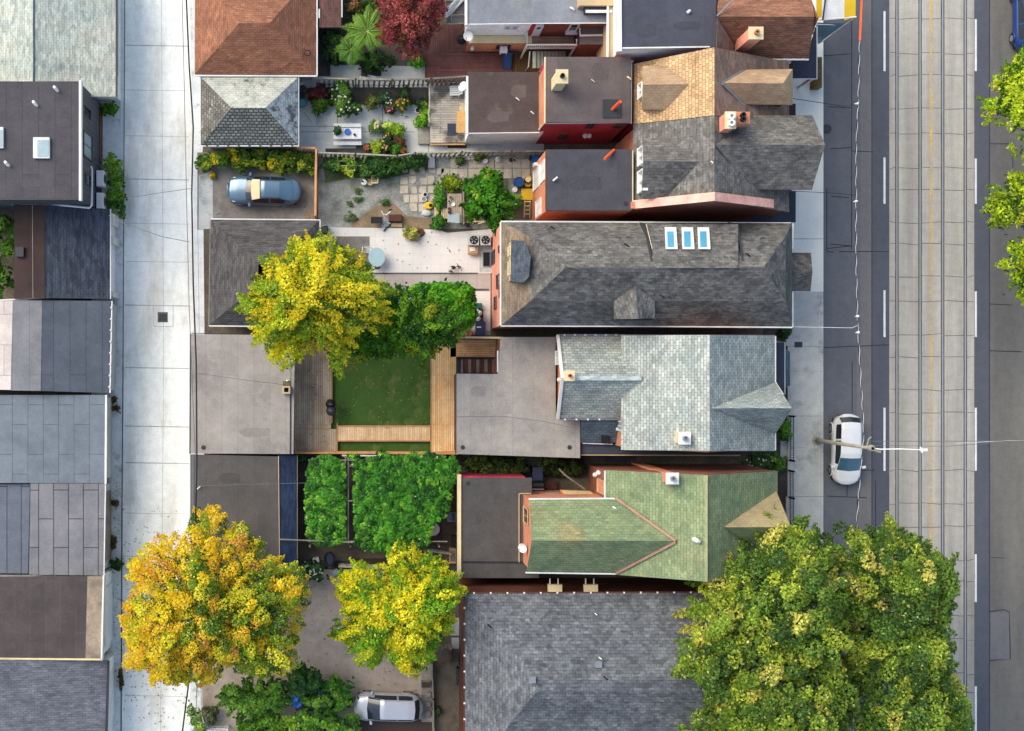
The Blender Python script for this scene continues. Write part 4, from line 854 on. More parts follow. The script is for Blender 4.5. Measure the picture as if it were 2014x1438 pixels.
# ---- D4 blue-grey house with stone-grey flat rear
t = house('blue_roof_house', 'house with pale blue grey shingles, orange brick gable and wide flat back roof', 1240, 775)
h = 3.6
b = MB(); q = [(985, 663), (1093, 663), (1093, 825), (1141, 825), (1141, 901), (898, 893), (898, 735), (979, 736)]
b.prism([XY(x, y, h) for x, y in q], h - .15, h); b.build('flat_roof', RS['d4f'], t)
walls(t, M['brick_red'], q, h, .06, name='rear_wall')
gutter(t, [[(896.5, 735, h), (896.5, 893, h)]], .045, M['dark_metal']); gutter(t, [[(979, 690, h), (979, 732, h)]], .05); 
h, rw = 4.9, 6.85
slabs(t, 'rear_wing_roof', RS['d4'], [[(1099, 660, h), (1236, 660, h), (1236, 690, 5.62), (1266, 743, rw), (1107, 743, rw)], [(1099, 823, h), (1236, 823, h), (1236, 792, 5.72), (1266, 743, rw), (1107, 743, rw)]])
b = MB(); b.slab([W(1123, 739.5, rw + .06), W(1262, 739.5, rw + .06), W(1262, 748.5, rw + .05), W(1123, 748.5, rw + .05)], .06); b.build('ridge_cap', shingle('ridge_pale', C(196, 206, 204), C(176, 190, 192), mortar=.9), t)
walls(t, M['brick_orange'], [(1101, 661), (1260, 661), (1260, 822), (1101, 822)], h, .1, name='rear_wing_wall')
xg = wx(1103, h) - .02
gable(t, M['brick_orange'], [(xg, wy(822, h), 4.7), (xg, wy(661, h), 4.7), (xg, wy(743, rw), 6.6)], .16)
b = MB(); b.tube([W(1097, 823, 4.95), W(1106, 743, 6.9), W(1097, 660, 4.95)], .13, 4); b.build('bargeboard', M['white_trim'], t)
xq = xg - .09
win(t, (xq, wy(718, 4.4)), (xq, wy(690, 4.4)), 3.8, 4.75, (-1, 0), 'white_trim', 'glass_pale', mull=1)
MB().lathe((xq - .05, wy(747, 5.4), 5.3), [(.02, -.25), (.1, -.2), (.14, 0), (.1, .2), (.02, .25)], 10).build('vent_rosette', M['white_trim'], t)
chimney(t, 1120, 739, 7.5, .5, .5, 6.2, 'cream', 'cream', 'red', 1, .06, .09)
gutter(t, [[(1099, 825, h), (1222, 825, h)], [(1099, 658.5, h), (1222, 658.5, h)]], .05, M['grey_metal']); brackets(t, (1100, 825, h), (1190, 825, h), 4); brackets(t, (1100, 659, h), (1222, 659, h), 6)
h, r = 5.9, 9.5
slabs(t, 'roof', RS['d4'], [[(1222, 660, h), (1396, 659, r), (1396, 887, r), (1222, 885, h)], [(1396, 659, r), (1524, 661, h), (1524, 887, h), (1396, 887, r)]])
walls(t, M['brick_orange'], [(1223, 662), (1522, 662), (1522, 884), (1223, 884)], h, .12)
gab = lambda px: gable(t, M['brick_orange'], [(wx(1225, h) + .1, wy(px, h), 5.7), (wx(1522, h) - .1, wy(px, h), 5.7), (wx(1396, r), wy(px, h), 9.2)])
gab(664); gab(881)
slabs(t, 'front_gable_roof', RS['d4'], [[(1400, 803, 9.46), (1558, 803, 8.9), (1525, 752, 6.04)], [(1400, 803, 9.46), (1558, 803, 8.9), (1526, 852, 6.04)]])
gutter(t, [[(1525.5, 661, h), (1525.5, 752, h), (1541, 776, 7.1)], [(1525.5, 852, h), (1525.5, 886, h)]], .05)
MB().tube([W(1222, 659, h), W(1524, 660, h)], .04, 4).build('gutter', M['grey_metal'], t)
Xw = wx(1223, h) + .1
win(t, (Xw, wy(848, 5.2)), (Xw, wy(828, 5.2)), 4.2, 5.6, (-1, 0), 'white_trim', 'glass_pale', mull=1, dep=.08)
chimney(t, 1346, 862, 9.1, .6, .6, 6.6, 'cream', 'white_trim', 'steel', 1, .08, .14)
slabs(t, 'side_roof', RS['d4d'], [[(1143, 826, 4.6), (1224, 826, 4.6), (1224, 871, 3.6), (1143, 871, 3.6)]])
slabs(t, 'side_flat_roof', RS['porch'], [[(1143, 872, 3.3), (1520, 880, 3.3), (1456, 893, 3.3), (1143, 893, 3.3)]])
MB().box(wx(1144, 3), wx(1450, 3), wy(890, 3), wy(872, 3), -.05, 3.15).build('side_wall', M['brick_red'], t)
gutter(t, [[(1143, 895, 3.3), (1456, 896, 3.3)]], .04, M['tan']); boxvent(t, 1189, 864, 3.8, .4, .1, 'black', 'black'); 
gutter(t, [[(1146, 872, 3.55), (1205, 874, 3.55)]], .04, M['white_trim'])
slabs(t, 'porch_roof', RS['porch'], [[(1526, 673, 3.6), (1543, 673, 3.5), (1543, 776, 3.5), (1526, 760, 3.6)]]); gutter(t, [[(1526, 673, 3.6), (1544, 673, 3.5), (1544, 776, 3.5)]], .04)
slabs(t, 'lower_porch_roof', RS['d4d'], [[(1544, 686, 2.4), (1554, 692, 2.2), (1554, 758, 2.2), (1544, 764, 2.4)]])
for y in (680, 768): p = W(1541, y, 3.4); MB().box(p.x - .07, p.x + .07, p.y - .07, p.y + .07, 0, 3.35).build('porch_post', M['white_trim'], t)
# ---- D5 green house
t = house('green_roof_house', 'house with green shingle roof, orange brick gables and graphite flat back roof', 1260, 1030)
h, r, rw = 6.5, 10.0, 9.05
slabs(t, 'roof', RS['d5'], [[(1191, 925, h), (1389, 935, r), (1389, 1144, r), (1191, 1129, h)], [(1389, 935, r), (1529, 927, h), (1529, 1140, h), (1389, 1144, r)]])
MB().tube([W(1389, 935, 10.03), W(1389, 1144, 10.03)], .09, 4).build('ridge_cap', surf('ridge_olive', C(176, 176, 132), C(160, 162, 120)), t)
walls(t, M['brick_red'], [(1192, 926), (1528, 926), (1528, 1128), (1192, 1128)], h, .06)
gable(t, M['brick_red'], [(wx(1193, h), wy(927, h), 6.3), (wx(1527, h), wy(927, h), 6.3), (wx(1389, r), wy(927, h), 9.75)])
slabs(t, 'rear_wing_roof', RS['d5'], [[(1042, 983, 6.95), (1213, 982, 6.95), (1329, 1064, rw), (1046, 1063, rw)], [(1036, 1125, 6.95), (1213, 1127, 6.95), (1329, 1064, rw), (1046, 1063, rw)]])
b = MB(); b.tube([W(1211, 980, 7.02), W(1329, 1064, 9.12)], .1, 4); b.tube([W(1211, 1128, 7.02), W(1329, 1066, 9.1)], .09, 4); b.build('valley_flashing', M['terracotta'] if False else surf('copper_dull', C(176, 140, 122), C(150, 118, 104)), t)
walls(t, M['brick_orange'], [(1042, 982), (1215, 982), (1215, 1126), (1042, 1126)], 6.95, .06, name='rear_wing_wall')
xg = wx(1041, 6.95) + .06
gable(t, M['brick_orange'], [(xg, wy(1125, 6.95), 6.7), (xg, wy(982, 6.95), 6.7), (xg + .02, wy(1063, rw), 8.85)], .12)
win(t, (xg - .06, wy(1032, 6)), (xg - .06, wy(1000, 6)), 4.6, 6.4, (-1, 0), 'tan', 'brown_wood', mull=1)
sat_dish(t, 1029, 1077, 5.6, .3, 200)
gutter(t, [[(1040, 981.5, 6.95), (1209, 980.5, 6.95)], [(1034, 1126.5, 6.95), (1212, 1129, 6.95)]], .06, M['white_trim'])
gutter(t, [[(1190, 926, h), (1190, 979, h)]], .06, M['white_trim'])
Xw = wx(1192, h) + .06
win(t, (Xw, wy(970, 4.5)), (Xw, wy(943, 4.5)), 3.6, 5.6, (-1, 0), 'tan', 'brick_orange', mull=1)
for y, z in ((930, 4.4), (934, 3.2)): MB().lathe((Xw - .12, wy(y, z), z), [(.1, -.15), (.16, 0), (.1, .15)], 8).build('wall_light', M['white_plastic'], t)
chimney(t, 1322, 941, 9.6, .62, .55, -.05, 'brick_orange', 'white_trim', 'steel', 1, .08, .14)
c_ = W(1297, 938, 8.2); MB().box(c_.x - .14, c_.x + .14, c_.y - .3, c_.y + .2, 7.9, 8.25).build('flashing', M['white_trim'], t)
vent(t, 1204, 997, 7.1, .1, .35, lean=(.14, -.06)); vent(t, 1366, 1061, 9.7, .2, .4, lean=(.12, -.06))
slabs(t, 'front_gable_roof', surf('shingle_olive', C(170, 154, 116), C(150, 136, 102), fine=.16, fscale=14, brick=dict(w=.34, h=.19, vary=.1, mortar=.8, ms=.02)), [[(1424, 1037, 9.3), (1556, 1037, 9.1), (1527, 966, 6.58)]])  # north plane of the green roof, light painted in as olive tan
slabs(t, 'front_gable_slope', RS['d5'], [[(1424, 1037, 9.3), (1556, 1037, 9.1), (1527, 1105, 6.58)]])
gutter(t, [[(1528.5, 927, h), (1528.5, 966, h)]], .05, M['grey_wood'])
hf = 3.4
b = MB(); q = [(906, 940), (1046, 940), (1046, 971), (1060, 971), (1060, 1137), (906, 1137)]
b.prism([XY(x, y, hf) for x, y in q], hf - .15, hf); b.build('flat_roof', RS['d5f'], t)
walls(t, M['red_paint'], [(906, 936.5), (1034, 936.5), (1034, 1100), (1060, 1100), (1060, 1135), (906, 1135)], hf, .03, name='addition_wall')
MB().tube([W(905, 1105, hf + .02), W(1027, 1106, hf + .02)], .06, 4).build('seam', M['tar'], t)
parapet(t, [(903.5, 937), (903.5, 1135)], .22, 3.0, 3.5, M['cream']); gutter(t, [[(1022, 971, hf + .1), (1045, 971, hf + .1)], [(1021, 971, hf + .1), (1021, 1106, hf + .1)]], .04, M['tan'])
slabs(t, 'lean_to_roof', surf('tan_felt_lean', C(205, 186, 138), C(185, 166, 122)), [[(1102, 964, 2.9), (1160, 966, 2.9), (1176, 979, 3.4), (1114, 979, 3.4)]])
MB().tube([W(1102, 964, 2.92), W(1115, 979.5, 3.42), W(1178, 979.5, 3.42)], .04, 4).build('flashing', M['orange'], t)
MB().tube([W(1100, 923, 3.8), W(1112, 935, 3.7), W(1150, 962, 3.4)], .06, 5).build('conduit', M['grey_wood'], t)
MB().box(wx(1072, 3), wx(1102, 3), wy(978, 3), wy(969, 3), 2.8, 2.86).build('window_canopy', M['grey_metal'], t)
# ---- D6 big steel-grey hip roof at the bottom
t = house('large_hip_house', 'large house with steel grey hip roof filling the bottom of the picture', 1140, 1330)
h, r = 6.2, 9.0
slabs(t, 'roof', RS['d6'], [[(915, 1168, h), (1480, 1166, h), (1480, 1337, r), (1056, 1337, r)], [(915, 1168, h), (1056, 1337, r), (1056, 1360, r), (915, 1530, h)], [(915, 1530, h), (1056, 1360, r), (1480, 1360, r), (1480, 1530, h)], [(1056, 1337, r), (1480, 1337, r), (1480, 1360, r), (1056, 1360, r)]])
walls(t, M['brown_wood'], [(916, 1168), (1478, 1167), (1478, 1528), (916, 1528)], h, .05)
gutter(t, [[(914, 1166.5, h), (1480, 1164.5, h)], [(913.5, 1167, h), (913.5, 1530, h)]], .05, M['brown_wood']); brackets(t, (916, 1166.5, h), (1375, 1165, h), 14); brackets(t, (913.5, 1180, h), (913.5, 1430, h), 8)
Yn = wy(1168, h) - .05
for x0 in (1077, 1147):
    panel(t, 'window_awning', 'cream', (wx(x0, 5), Yn), (wx(x0 + 27, 5), Yn), 5.0, 5.35, (0, 1), .45)
    for dx in (4, 20): MB().box(wx(x0 + dx, 5) - .03, wx(x0 + dx, 5) + .03, Yn + .45, Yn + .8, 5.1, 5.15).build('awning_arm', M['white_trim'], t)
for x, y, z in ((1046, 1335, 9.0), (1176, 1305, 8.5)): boxvent(t, x, y, z, .32, .25)
vent(t, 1178, 1292, 8.3, .08, .3, 'steel'); vent(t, 1170, 1206, 6.8, .07, .25, 'steel'); vent(t, 960, 1229, 7.2, .07, .1, 'black'); vent(t, 1188, 1331, 8.9, .07, .12, 'black')
panel(t, 'wall_meter', 'white_plastic', (wx(916, 2) + .05, wy(1355, 2)), (wx(916, 2) + .05, wy(1372, 2)), .8, 1.6, (-1, 0), .3)
panel(t, 'basement_well', 'dark_metal', (wx(916, 1) + .05, wy(1318, 1)), (wx(916, 1) + .05, wy(1352, 1)), .0, .5, (-1, 0), .6)
# ---------------------------------------------------------------- trees and planting
def leaf_mesh(name, cen, size, nrm, col, parent, elong=1.5, mat=None, tan=None):
    n = len(cen); cen = np.asarray(cen, float); nrm = np.asarray(nrm, float)
    nrm = nrm / np.maximum(np.linalg.norm(nrm, axis=1, keepdims=True), 1e-6)
    t = rng.normal(size=(n, 3)); u = np.cross(nrm, t) if tan is None else np.asarray(tan, float); u /= np.maximum(np.linalg.norm(u, axis=1, keepdims=True), 1e-6); v = np.cross(nrm, u)
    s = np.asarray(size).reshape(-1, 1)
    V = np.empty((n, 4, 3))
    V[:, 0] = cen - u * s * elong * .5; V[:, 1] = cen + v * s * .5 + nrm * s * .12; V[:, 2] = cen + u * s * elong * .5 - nrm * s * .1; V[:, 3] = cen - v * s * .5 + nrm * s * .12
    off = np.array(WL.get(parent, Vector((0, 0, 0)))); V = V.reshape(-1, 3) - off
    me = bpy.data.meshes.new(name); me.vertices.add(4 * n); me.vertices.foreach_set('co', V.ravel())
    me.loops.add(4 * n); me.loops.foreach_set('vertex_index', np.arange(4 * n, dtype=np.int32))
    me.polygons.add(n); me.polygons.foreach_set('loop_start', np.arange(0, 4 * n, 4, dtype=np.int32)); me.polygons.foreach_set('loop_total', np.full(n, 4, dtype=np.int32))
    me.update(calc_edges=True)
    a = me.color_attributes.new('Col', 'FLOAT_COLOR', 'POINT')
    cc = np.ones((n, 4, 4)); cc[:, :, :3] = np.asarray(col).reshape(n, 1, 3); a.data.foreach_set('color', cc.ravel())
    me.materials.append(mat or M['leaf']); me.validate()
    o = bpy.data.objects.new(name, me); COL.objects.link(o); o.parent = parent; WL[o] = WL.get(parent, Vector((0, 0, 0)))
    return o
def lin(c, k=1.0): return np.array(C(*c, k)[:3])
def in_poly(P, x, y):
    r = np.zeros(len(x), bool); n = len(P); j = n - 1
    for i in range(n):
        xi, yi = P[i]; xj, yj = P[j]
        m = ((yi > y) != (yj > y)) & (x < (xj - xi) * (y - yi) / (yj - yi + 1e-12) + xi); r ^= m; j = i
    return r
def edge_d(P, x, y):
    d = np.full(len(x), 1e9); n = len(P)
    for i in range(n):
        a = np.array(P[i]); b = np.array(P[(i + 1) % n]); ab = b - a
        t = np.clip(((x - a[0]) * ab[0] + (y - a[1]) * ab[1]) / (ab @ ab + 1e-9), 0, 1)
        d = np.minimum(d, np.hypot(x - a[0] - t * ab[0], y - a[1] - t * ab[1]))
    return d
def crown(parent, poly, hm, dome, lobes, lr, per, leaf, pal, bias=None, name='crown', rough=.5, up=.5, jit=.35, flat=.75, elong=1.5, spread=None, gaps=0.0, spray=1.0, inner=.22, trunk=None, trunk_r=.22, limbs=14):
    """leafy mass inside a photo outline: clumps on a dome, leaf blades over each clump. pal = list of colours (weight, rgb)"""
    P = [XY(x, y, hm) for x, y in poly]
    xs = [p[0] for p in P]; ys = [p[1] for p in P]
    cand = 40 * lobes
    x = rng.uniform(min(xs), max(xs), cand); y = rng.uniform(min(ys), max(ys), cand)
    k = in_poly(P, x, y); x, y = x[k], y[k]; d = edge_d(P, x, y); D = d.max()
    k = d > lr[0] * .55; x, y, d = x[k], y[k], d[k]
    pick = []; px_ = np.empty((0, 2)); rmin = spread or .55 * (lr[0] + lr[1]) / 2
    for i in range(len(x)):
        if len(pick) >= lobes: break
        if len(pick) == 0 or np.min(np.hypot(px_[:, 0] - x[i], px_[:, 1] - y[i])) > rmin: pick.append(i); px_ = np.vstack([px_, [x[i], y[i]]])
    x, y, d = x[pick], y[pick], d[pick]; n = len(x)
    q = np.clip(d / D, 0, 1); z = hm - dome * .45 + dome * np.sqrt(1 - (1 - q) ** 2) + rng.normal(size=n) * rough
    r = np.minimum(rng.uniform(lr[0], lr[1], n), d * 1.25 + lr[0] * .35)
    cols = np.array([lin(c) for _, c in pal]); wts = np.array([w_ for w_, _ in pal], float)
    cen, nr, co, sz = [], [], [], []
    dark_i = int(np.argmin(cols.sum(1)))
    cxm, cym = np.mean(xs), np.mean(ys); rad = max(max(xs) - min(xs), max(ys) - min(ys)) / 2
    lobe_c = []
    for i in range(n):
        w_ = wts.copy()
        if bias is not None: w_ = w_ * np.maximum(bias((x[i] - cxm) / rad, (y[i] - cym) / rad, q[i]), 1e-3)
        w_ = w_ / w_.sum(); wb = np.where(wts < .4, 0, w_); base = rng.choice(len(cols), p=wb / wb.sum()); lobe_c.append(base)
        if gaps and rng.random() < gaps: continue
        m = int(per * (r[i] / lr[1]) ** 2 * rng.uniform(.75, 1.2)) + 6
        t = rng.normal(size=(m, 3)); t /= np.linalg.norm(t, axis=1, keepdims=True)
        t[:, 2] = np.where(rng.random(m) < .72, np.abs(t[:, 2]), t[:, 2])
        rr = r[i] * rng.uniform(.45, 1.08, m) ** .6
        lx, ly = t[:, 0] * rr, t[:, 1] * rr
        if spray > 1:
            a = math.atan2(y[i] - cym, x[i] - cxm) + rng.normal() * .45; e = spray * rng.uniform(.7, 1.25); ca, sa = math.cos(a), math.sin(a)
            s_ = t[:, 0] * .5 + .5; u_, v_ = lx * e, ly / math.sqrt(e) * (1.15 - .55 * s_); lx, ly = ca * u_ - sa * v_, sa * u_ + ca * v_
        c = np.column_stack([x[i] + lx, y[i] + ly, z[i] + t[:, 2] * rr * flat - (.25 * t[:, 0] * rr if spray > 1 else 0)])
        cen.append(c); nr.append(t * .55 + np.array([0, 0, up]) + rng.normal(size=(m, 3)) * jit)
        alt = rng.choice(len(cols), m, p=(w_ * .6 + .4 * wts / wts.sum())); use = np.where(rng.random(m) < .86, base, alt)
        co.append(cols[use] * rng.uniform(.72, 1.3, (m, 1)) * rng.uniform(.93, 1.07, (m, 3)) * rng.uniform(.9, 1.22) * 1.08); sz.append(leaf * rng.uniform(.65, 1.3, m))
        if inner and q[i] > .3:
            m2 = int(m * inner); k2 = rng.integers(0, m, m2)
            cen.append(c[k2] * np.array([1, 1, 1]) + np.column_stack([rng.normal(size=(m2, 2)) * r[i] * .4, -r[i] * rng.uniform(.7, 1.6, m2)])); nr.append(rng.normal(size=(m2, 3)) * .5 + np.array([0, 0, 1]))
            co.append(cols[dark_i] * rng.uniform(.75, 1.1, (m2, 1))); sz.append(leaf * 1.35 * rng.uniform(.8, 1.3, m2))  # darkest leaf colour under each clump paints shade into the crown gaps
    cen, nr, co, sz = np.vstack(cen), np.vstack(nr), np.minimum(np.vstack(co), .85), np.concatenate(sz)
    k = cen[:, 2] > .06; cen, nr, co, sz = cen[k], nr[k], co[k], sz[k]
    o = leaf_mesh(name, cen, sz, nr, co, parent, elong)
    if trunk:
        tx, ty = XY(trunk[0], trunk[1], 0); b = MB(); top = Vector((cxm * .6 + tx * .4, cym * .6 + ty * .4, hm - dome * .25))
        b.tube([(tx, ty, -.1), (tx, ty, .5), Vector((tx, ty, 0)).lerp(top, .55) + Vector((0, 0, .6)), top], [trunk_r * 1.35, trunk_r, trunk_r * .8, trunk_r * .5], 9)
        f = Vector((tx, ty, 0)).lerp(top, .45) + Vector((0, 0, .5)); idx = rng.permutation(n)[:limbs]
        for i in idx:
            e = Vector((x[i], y[i], z[i])); mid = f.lerp(e, .5) + Vector((0, 0, -.35 + .1 * rng.random()))
            b.tube([f, mid, e, e + (e - mid).normalized() * r[i] * .7], [trunk_r * .5, trunk_r * .32, trunk_r * .16, .015], 5)
        b.build('trunk', M['bark'], parent, smooth=True)
    return o, (x, y, z, r)
def tree(name, label, cat, poly, trunk, **k):
    c = W(*trunk); t = thing(name, label, cat, (c.x, c.y, 0), k.pop('group', None)); crown(t, poly, trunk=trunk, **k); return t
def ell(px, py, rx, ry, n=16, wob=.14):
    return [(px + rx * math.cos(2 * math.pi * i / n) * (1 + random.uniform(-wob, wob)), py + ry * math.sin(2 * math.pi * i / n) * (1 + random.uniform(-wob, wob))) for i in range(n)]
def bush(name, label, cat, px, py, rx, ry, hgt, pal, leaf=.16,  dens=1.0, group=None, flowers=None, poly=None, lr=None, **k):
    c = W(px, py); t = thing(name, label, cat, (c.x, c.y, 0), group)
    k.setdefault('spray', 1.3); leaf *= .75; area = rx * ry * 3.14 * S * S; lr = lr or (min(.18, rx * S * .5), min(.42, max(rx * S * .7, .15)))
    nl = max(5, int(area / (lr[1] ** 2 * 1.1) * dens) + 3)
    o, (x, y, z, r) = crown(t, poly or ell(px, py, rx, ry), hgt * .6, hgt * .75, nl, lr, int(90 * dens * (lr[1] / .42) ** 2 * (.16 / leaf) ** 1.2) + 25, leaf, [(w_, tuple(min(255, v * 1.12) for v in c_)) for w_, c_ in pal], name='foliage', rough=.1, **k)
    b = MB()
    for i in range(0, len(x), max(1, len(x) // 8)): b.tube([(c.x + (x[i] - c.x) * .3, c.y + (y[i] - c.y) * .3, 0), (x[i], y[i], z[i])], [.03, .012], 4)
    b.build('stem', M['bark'], t)
    if flowers:
        col, num, sz = flowers; n = num; i = rng.integers(0, len(x), n)
        a = rng.uniform(0, 6.28, n); rr = r[i] * rng.uniform(.2, .95, n)
        cen = np.column_stack([x[i] + np.cos(a) * rr, y[i] + np.sin(a) * rr, z[i] + r[i] * .8 + .03])
        leaf_mesh('blossom', cen, sz * rng.uniform(.7, 1.2, n), np.column_stack([rng.normal(size=(n, 2)) * .2, np.ones(n)]), np.array([lin(col[j % len(col)]) for j in range(n)]), t, 1.0)
    return t
# --- the big trees
YG = [(3.4, (255, 232, 50)), (2.4, (244, 222, 44)), (2, (206, 212, 44)), (1.4, (140, 172, 40)), (.7, (84, 126, 36))]
P_T2 = [(548, 490), (545, 472), (575, 480), (600, 464), (625, 462), (648, 474), (684, 480), (702, 508), (726, 512), (736, 548), (764, 565), (758, 600), (746, 640), (722, 656), (690, 668), (682, 702), (672, 738), (652, 722), (636, 690), (602, 690), (576, 716), (535, 710), (528, 682), (500, 650), (494, 614), (466, 612), (478, 590), (500, 570), (514, 538), (530, 512)]
tree('locust_tree', 'tall golden yellow tree leaning over the charcoal garage and tiled patio', 'tree', P_T2, (640, 612), hm=7.5, dome=5.0, lobes=340, lr=(.28, .7), per=330, leaf=.095, pal=YG, gaps=.04, rough=.7, spray=1.9, spread=.34, elong=1.9, trunk_r=.24, limbs=34,
     bias=lambda x, y, q: np.array([1.2 * q + .3, 1, .9, 1.3 - q, 1.6 - 1.3 * q]))
GR = [(2, (96, 150, 30)), (2, (70, 128, 26)), (1.2, (128, 170, 36)), (.9, (180, 186, 44)), (1.5, (44, 92, 26))]
P_T3 = [(742, 575), (775, 568), (800, 572), (835, 590), (872, 608), (906, 622), (914, 648), (888, 690), (860, 682), (850, 700), (838, 728), (824, 702), (800, 702), (770, 694), (740, 706), (712, 712), (684, 694), (692, 652), (726, 640), (745, 610)]
tree('green_tree', 'mid green tree growing beside the golden tree over the lawn corner', 'tree', P_T3, (800, 645), hm=5.0, dome=3.0, lobes=180, lr=(.28, .62), per=300, leaf=.1, pal=GR, rough=.5, spray=1.7, spread=.32, elong=1.8, trunk_r=.16, limbs=18)
P_T4 = [(798, 568), (822, 562), (860, 560), (900, 560), (926, 566), (934, 590), (935, 625), (928, 642), (900, 652), (878, 628), (850, 600), (820, 588)]
tree('dense_shrub_tree', 'dense bright green rounded shrub beside the pale patio path', 'shrub', P_T4, (880, 600), hm=3.0, dome=1.6, lobes=95, lr=(.3, .5), per=130, leaf=.17, pal=[(3, (86, 160, 24)), (2, (66, 140, 20)), (1, (118, 180, 40)), (1, (48, 112, 22))], rough=.12, trunk_r=.1, limbs=10, elong=1.25)
OR = [(3.6, (254, 214, 44)), (1.7, (252, 200, 54)), (.5, (246, 184, 88)), (2.4, (228, 222, 56)), (1.8, (134, 166, 44)), (1.2, (76, 118, 38))]
P_T1 = [(370, 1022), (386, 1012), (408, 1006), (426, 994), (438, 1012), (446, 1038), (480, 1030), (492, 1055), (512, 1068), (532, 1096), (565, 1104), (594, 1112), (606, 1146), (606, 1190), (590, 1215), (592, 1240), (582, 1272), (586, 1310), (560, 1330), (520, 1332), (480, 1326), (444, 1312), (424, 1346), (400, 1352), (372, 1342), (350, 1350), (326, 1360), (318, 1342), (296, 1338), (272, 1310), (250, 1302), (240, 1282), (250, 1258), (234, 1238), (246, 1210), (242, 1180), (268, 1152), (244, 1132), (252, 1104), (278, 1086), (298, 1062), (345, 1048), (364, 1052)]
tree('maple_tree', 'big orange and yellow autumn tree overhanging the lane', 'tree', P_T1, (440, 1180), hm=7.5, dome=6.0, lobes=520, lr=(.26, .62), per=300, leaf=.105, pal=OR, gaps=.04, rough=.75, spray=1.35, spread=.34, trunk_r=.3, limbs=34, elong=1.15,
     bias=lambda x, y, q: np.array([1.0 - .55 * x + .2, 1 - .6 * x, 1 - .9 * x - .5 * y, .9, .75 + 1.2 * x, .5 + 1.4 * x]))
P_T5 = [(655, 1150), (682, 1120), (702, 1104), (738, 1115), (770, 1080), (788, 1058), (800, 1085), (842, 1085), (882, 1110), (912, 1142), (910, 1168), (890, 1195), (890, 1242), (868, 1252), (852, 1275), (858, 1290), (832, 1312), (820, 1336), (790, 1312), (772, 1310), (760, 1275), (736, 1322), (718, 1310), (690, 1282), (680, 1262), (654, 1262), (652, 1230), (680, 1214), (668, 1185)]
tree('yellow_green_tree', 'round yellow green tree between the parking lot and side alley', 'tree', P_T5, (785, 1195), hm=6.0, dome=4.5, lobes=270, lr=(.26, .62), per=300, leaf=.098, spray=1.6, spread=.32, elong=1.7, pal=[(3, (250, 232, 44)), (2.2, (226, 220, 46)), (2, (184, 206, 46)), (1.4, (128, 178, 42)), (.8, (80, 132, 38))], rough=.5, trunk_r=.2, limbs=14, gaps=.02,
     bias=lambda x, y, q: np.array([1.2 * q + .3, 1, 1, 1.4 - q, 1.6 - 1.4 * q]))
BG = [(1.7, (180, 194, 68)), (2.4, (146, 172, 60)), (2.2, (118, 150, 56)), (1.5, (96, 130, 52)), (.7, (74, 106, 48)), (.8, (218, 212, 104)), (.2, (240, 232, 176))]
P_T6a = [(1288, 1306), (1316, 1288), (1332, 1260), (1352, 1240), (1346, 1214), (1362, 1190), (1376, 1168), (1362, 1146), (1394, 1138), (1390, 1108), (1422, 1094), (1432, 1060), (1462, 1056), (1492, 1040), (1516, 1014), (1536, 1008), (1552, 1020), (1592, 1020), (1608, 1046), (1622, 1062), (1645, 1100), (1668, 1180), (1668, 1260), (1672, 1340), (1668, 1500), (1330, 1500), (1332, 1450), (1350, 1412), (1392, 1396), (1372, 1368), (1342, 1332)]
tree('street_tree', 'large green street tree with cream tinted leaves hiding the porch roof', 'tree', P_T6a, (1560, 1250), hm=9.0, dome=6.0, lobes=470, lr=(.3, .76), per=330, leaf=.12, pal=BG, gaps=.05, rough=.65, spray=1.4, spread=.4, trunk_r=.3, limbs=26, elong=1.7, jit=.5,
     bias=lambda x, y, q: np.array([1.1 - .5 * x, 1, 1 + .3 * x, .9 + .5 * x, .8 + .4 * x, 1.2 - .6 * x + .5 * y, 1.2 + y]))
P_T6b = [(1622, 1062), (1650, 1030), (1682, 1034), (1720, 1040), (1750, 1040), (1768, 1020), (1784, 1024), (1790, 1048), (1812, 1064), (1846, 1078), (1866, 1102), (1870, 1150), (1868, 1200), (1858, 1240), (1870, 1282), (1862, 1330), (1884, 1345), (1902, 1388), (1896, 1430), (1880, 1500), (1636, 1500), (1650, 1340), (1640, 1260), (1642, 1180)]
tree('street_tree', 'large dark green street tree spreading over the streetcar track', 'tree', P_T6b, (1640, 1240), hm=9.0, dome=5.5, lobes=470, lr=(.3, .76), per=330, leaf=.12, spray=1.4, spread=.4, pal=[(1.3, (172, 188, 68)), (2.2, (138, 166, 60)), (2.2, (112, 146, 56)), (1.6, (92, 126, 52)), (.8, (72, 104, 48)), (.6, (214, 208, 104)), (.2, (240, 232, 176))], gaps=.05, rough=.65, trunk_r=.3, limbs=26, elong=1.7, jit=.5,
     bias=lambda x, y, q: np.array([1 - .3 * x, 1, 1, 1 + .3 * x, 1, 1 + 1.2 * y - .5 * x, 1 + 1.6 * y - .6 * x]))
LIME = [(3, (196, 214, 48)), (2, (168, 196, 44)), (1.4, (130, 166, 40)), (.9, (206, 206, 60)), (.8, (76, 116, 28))]
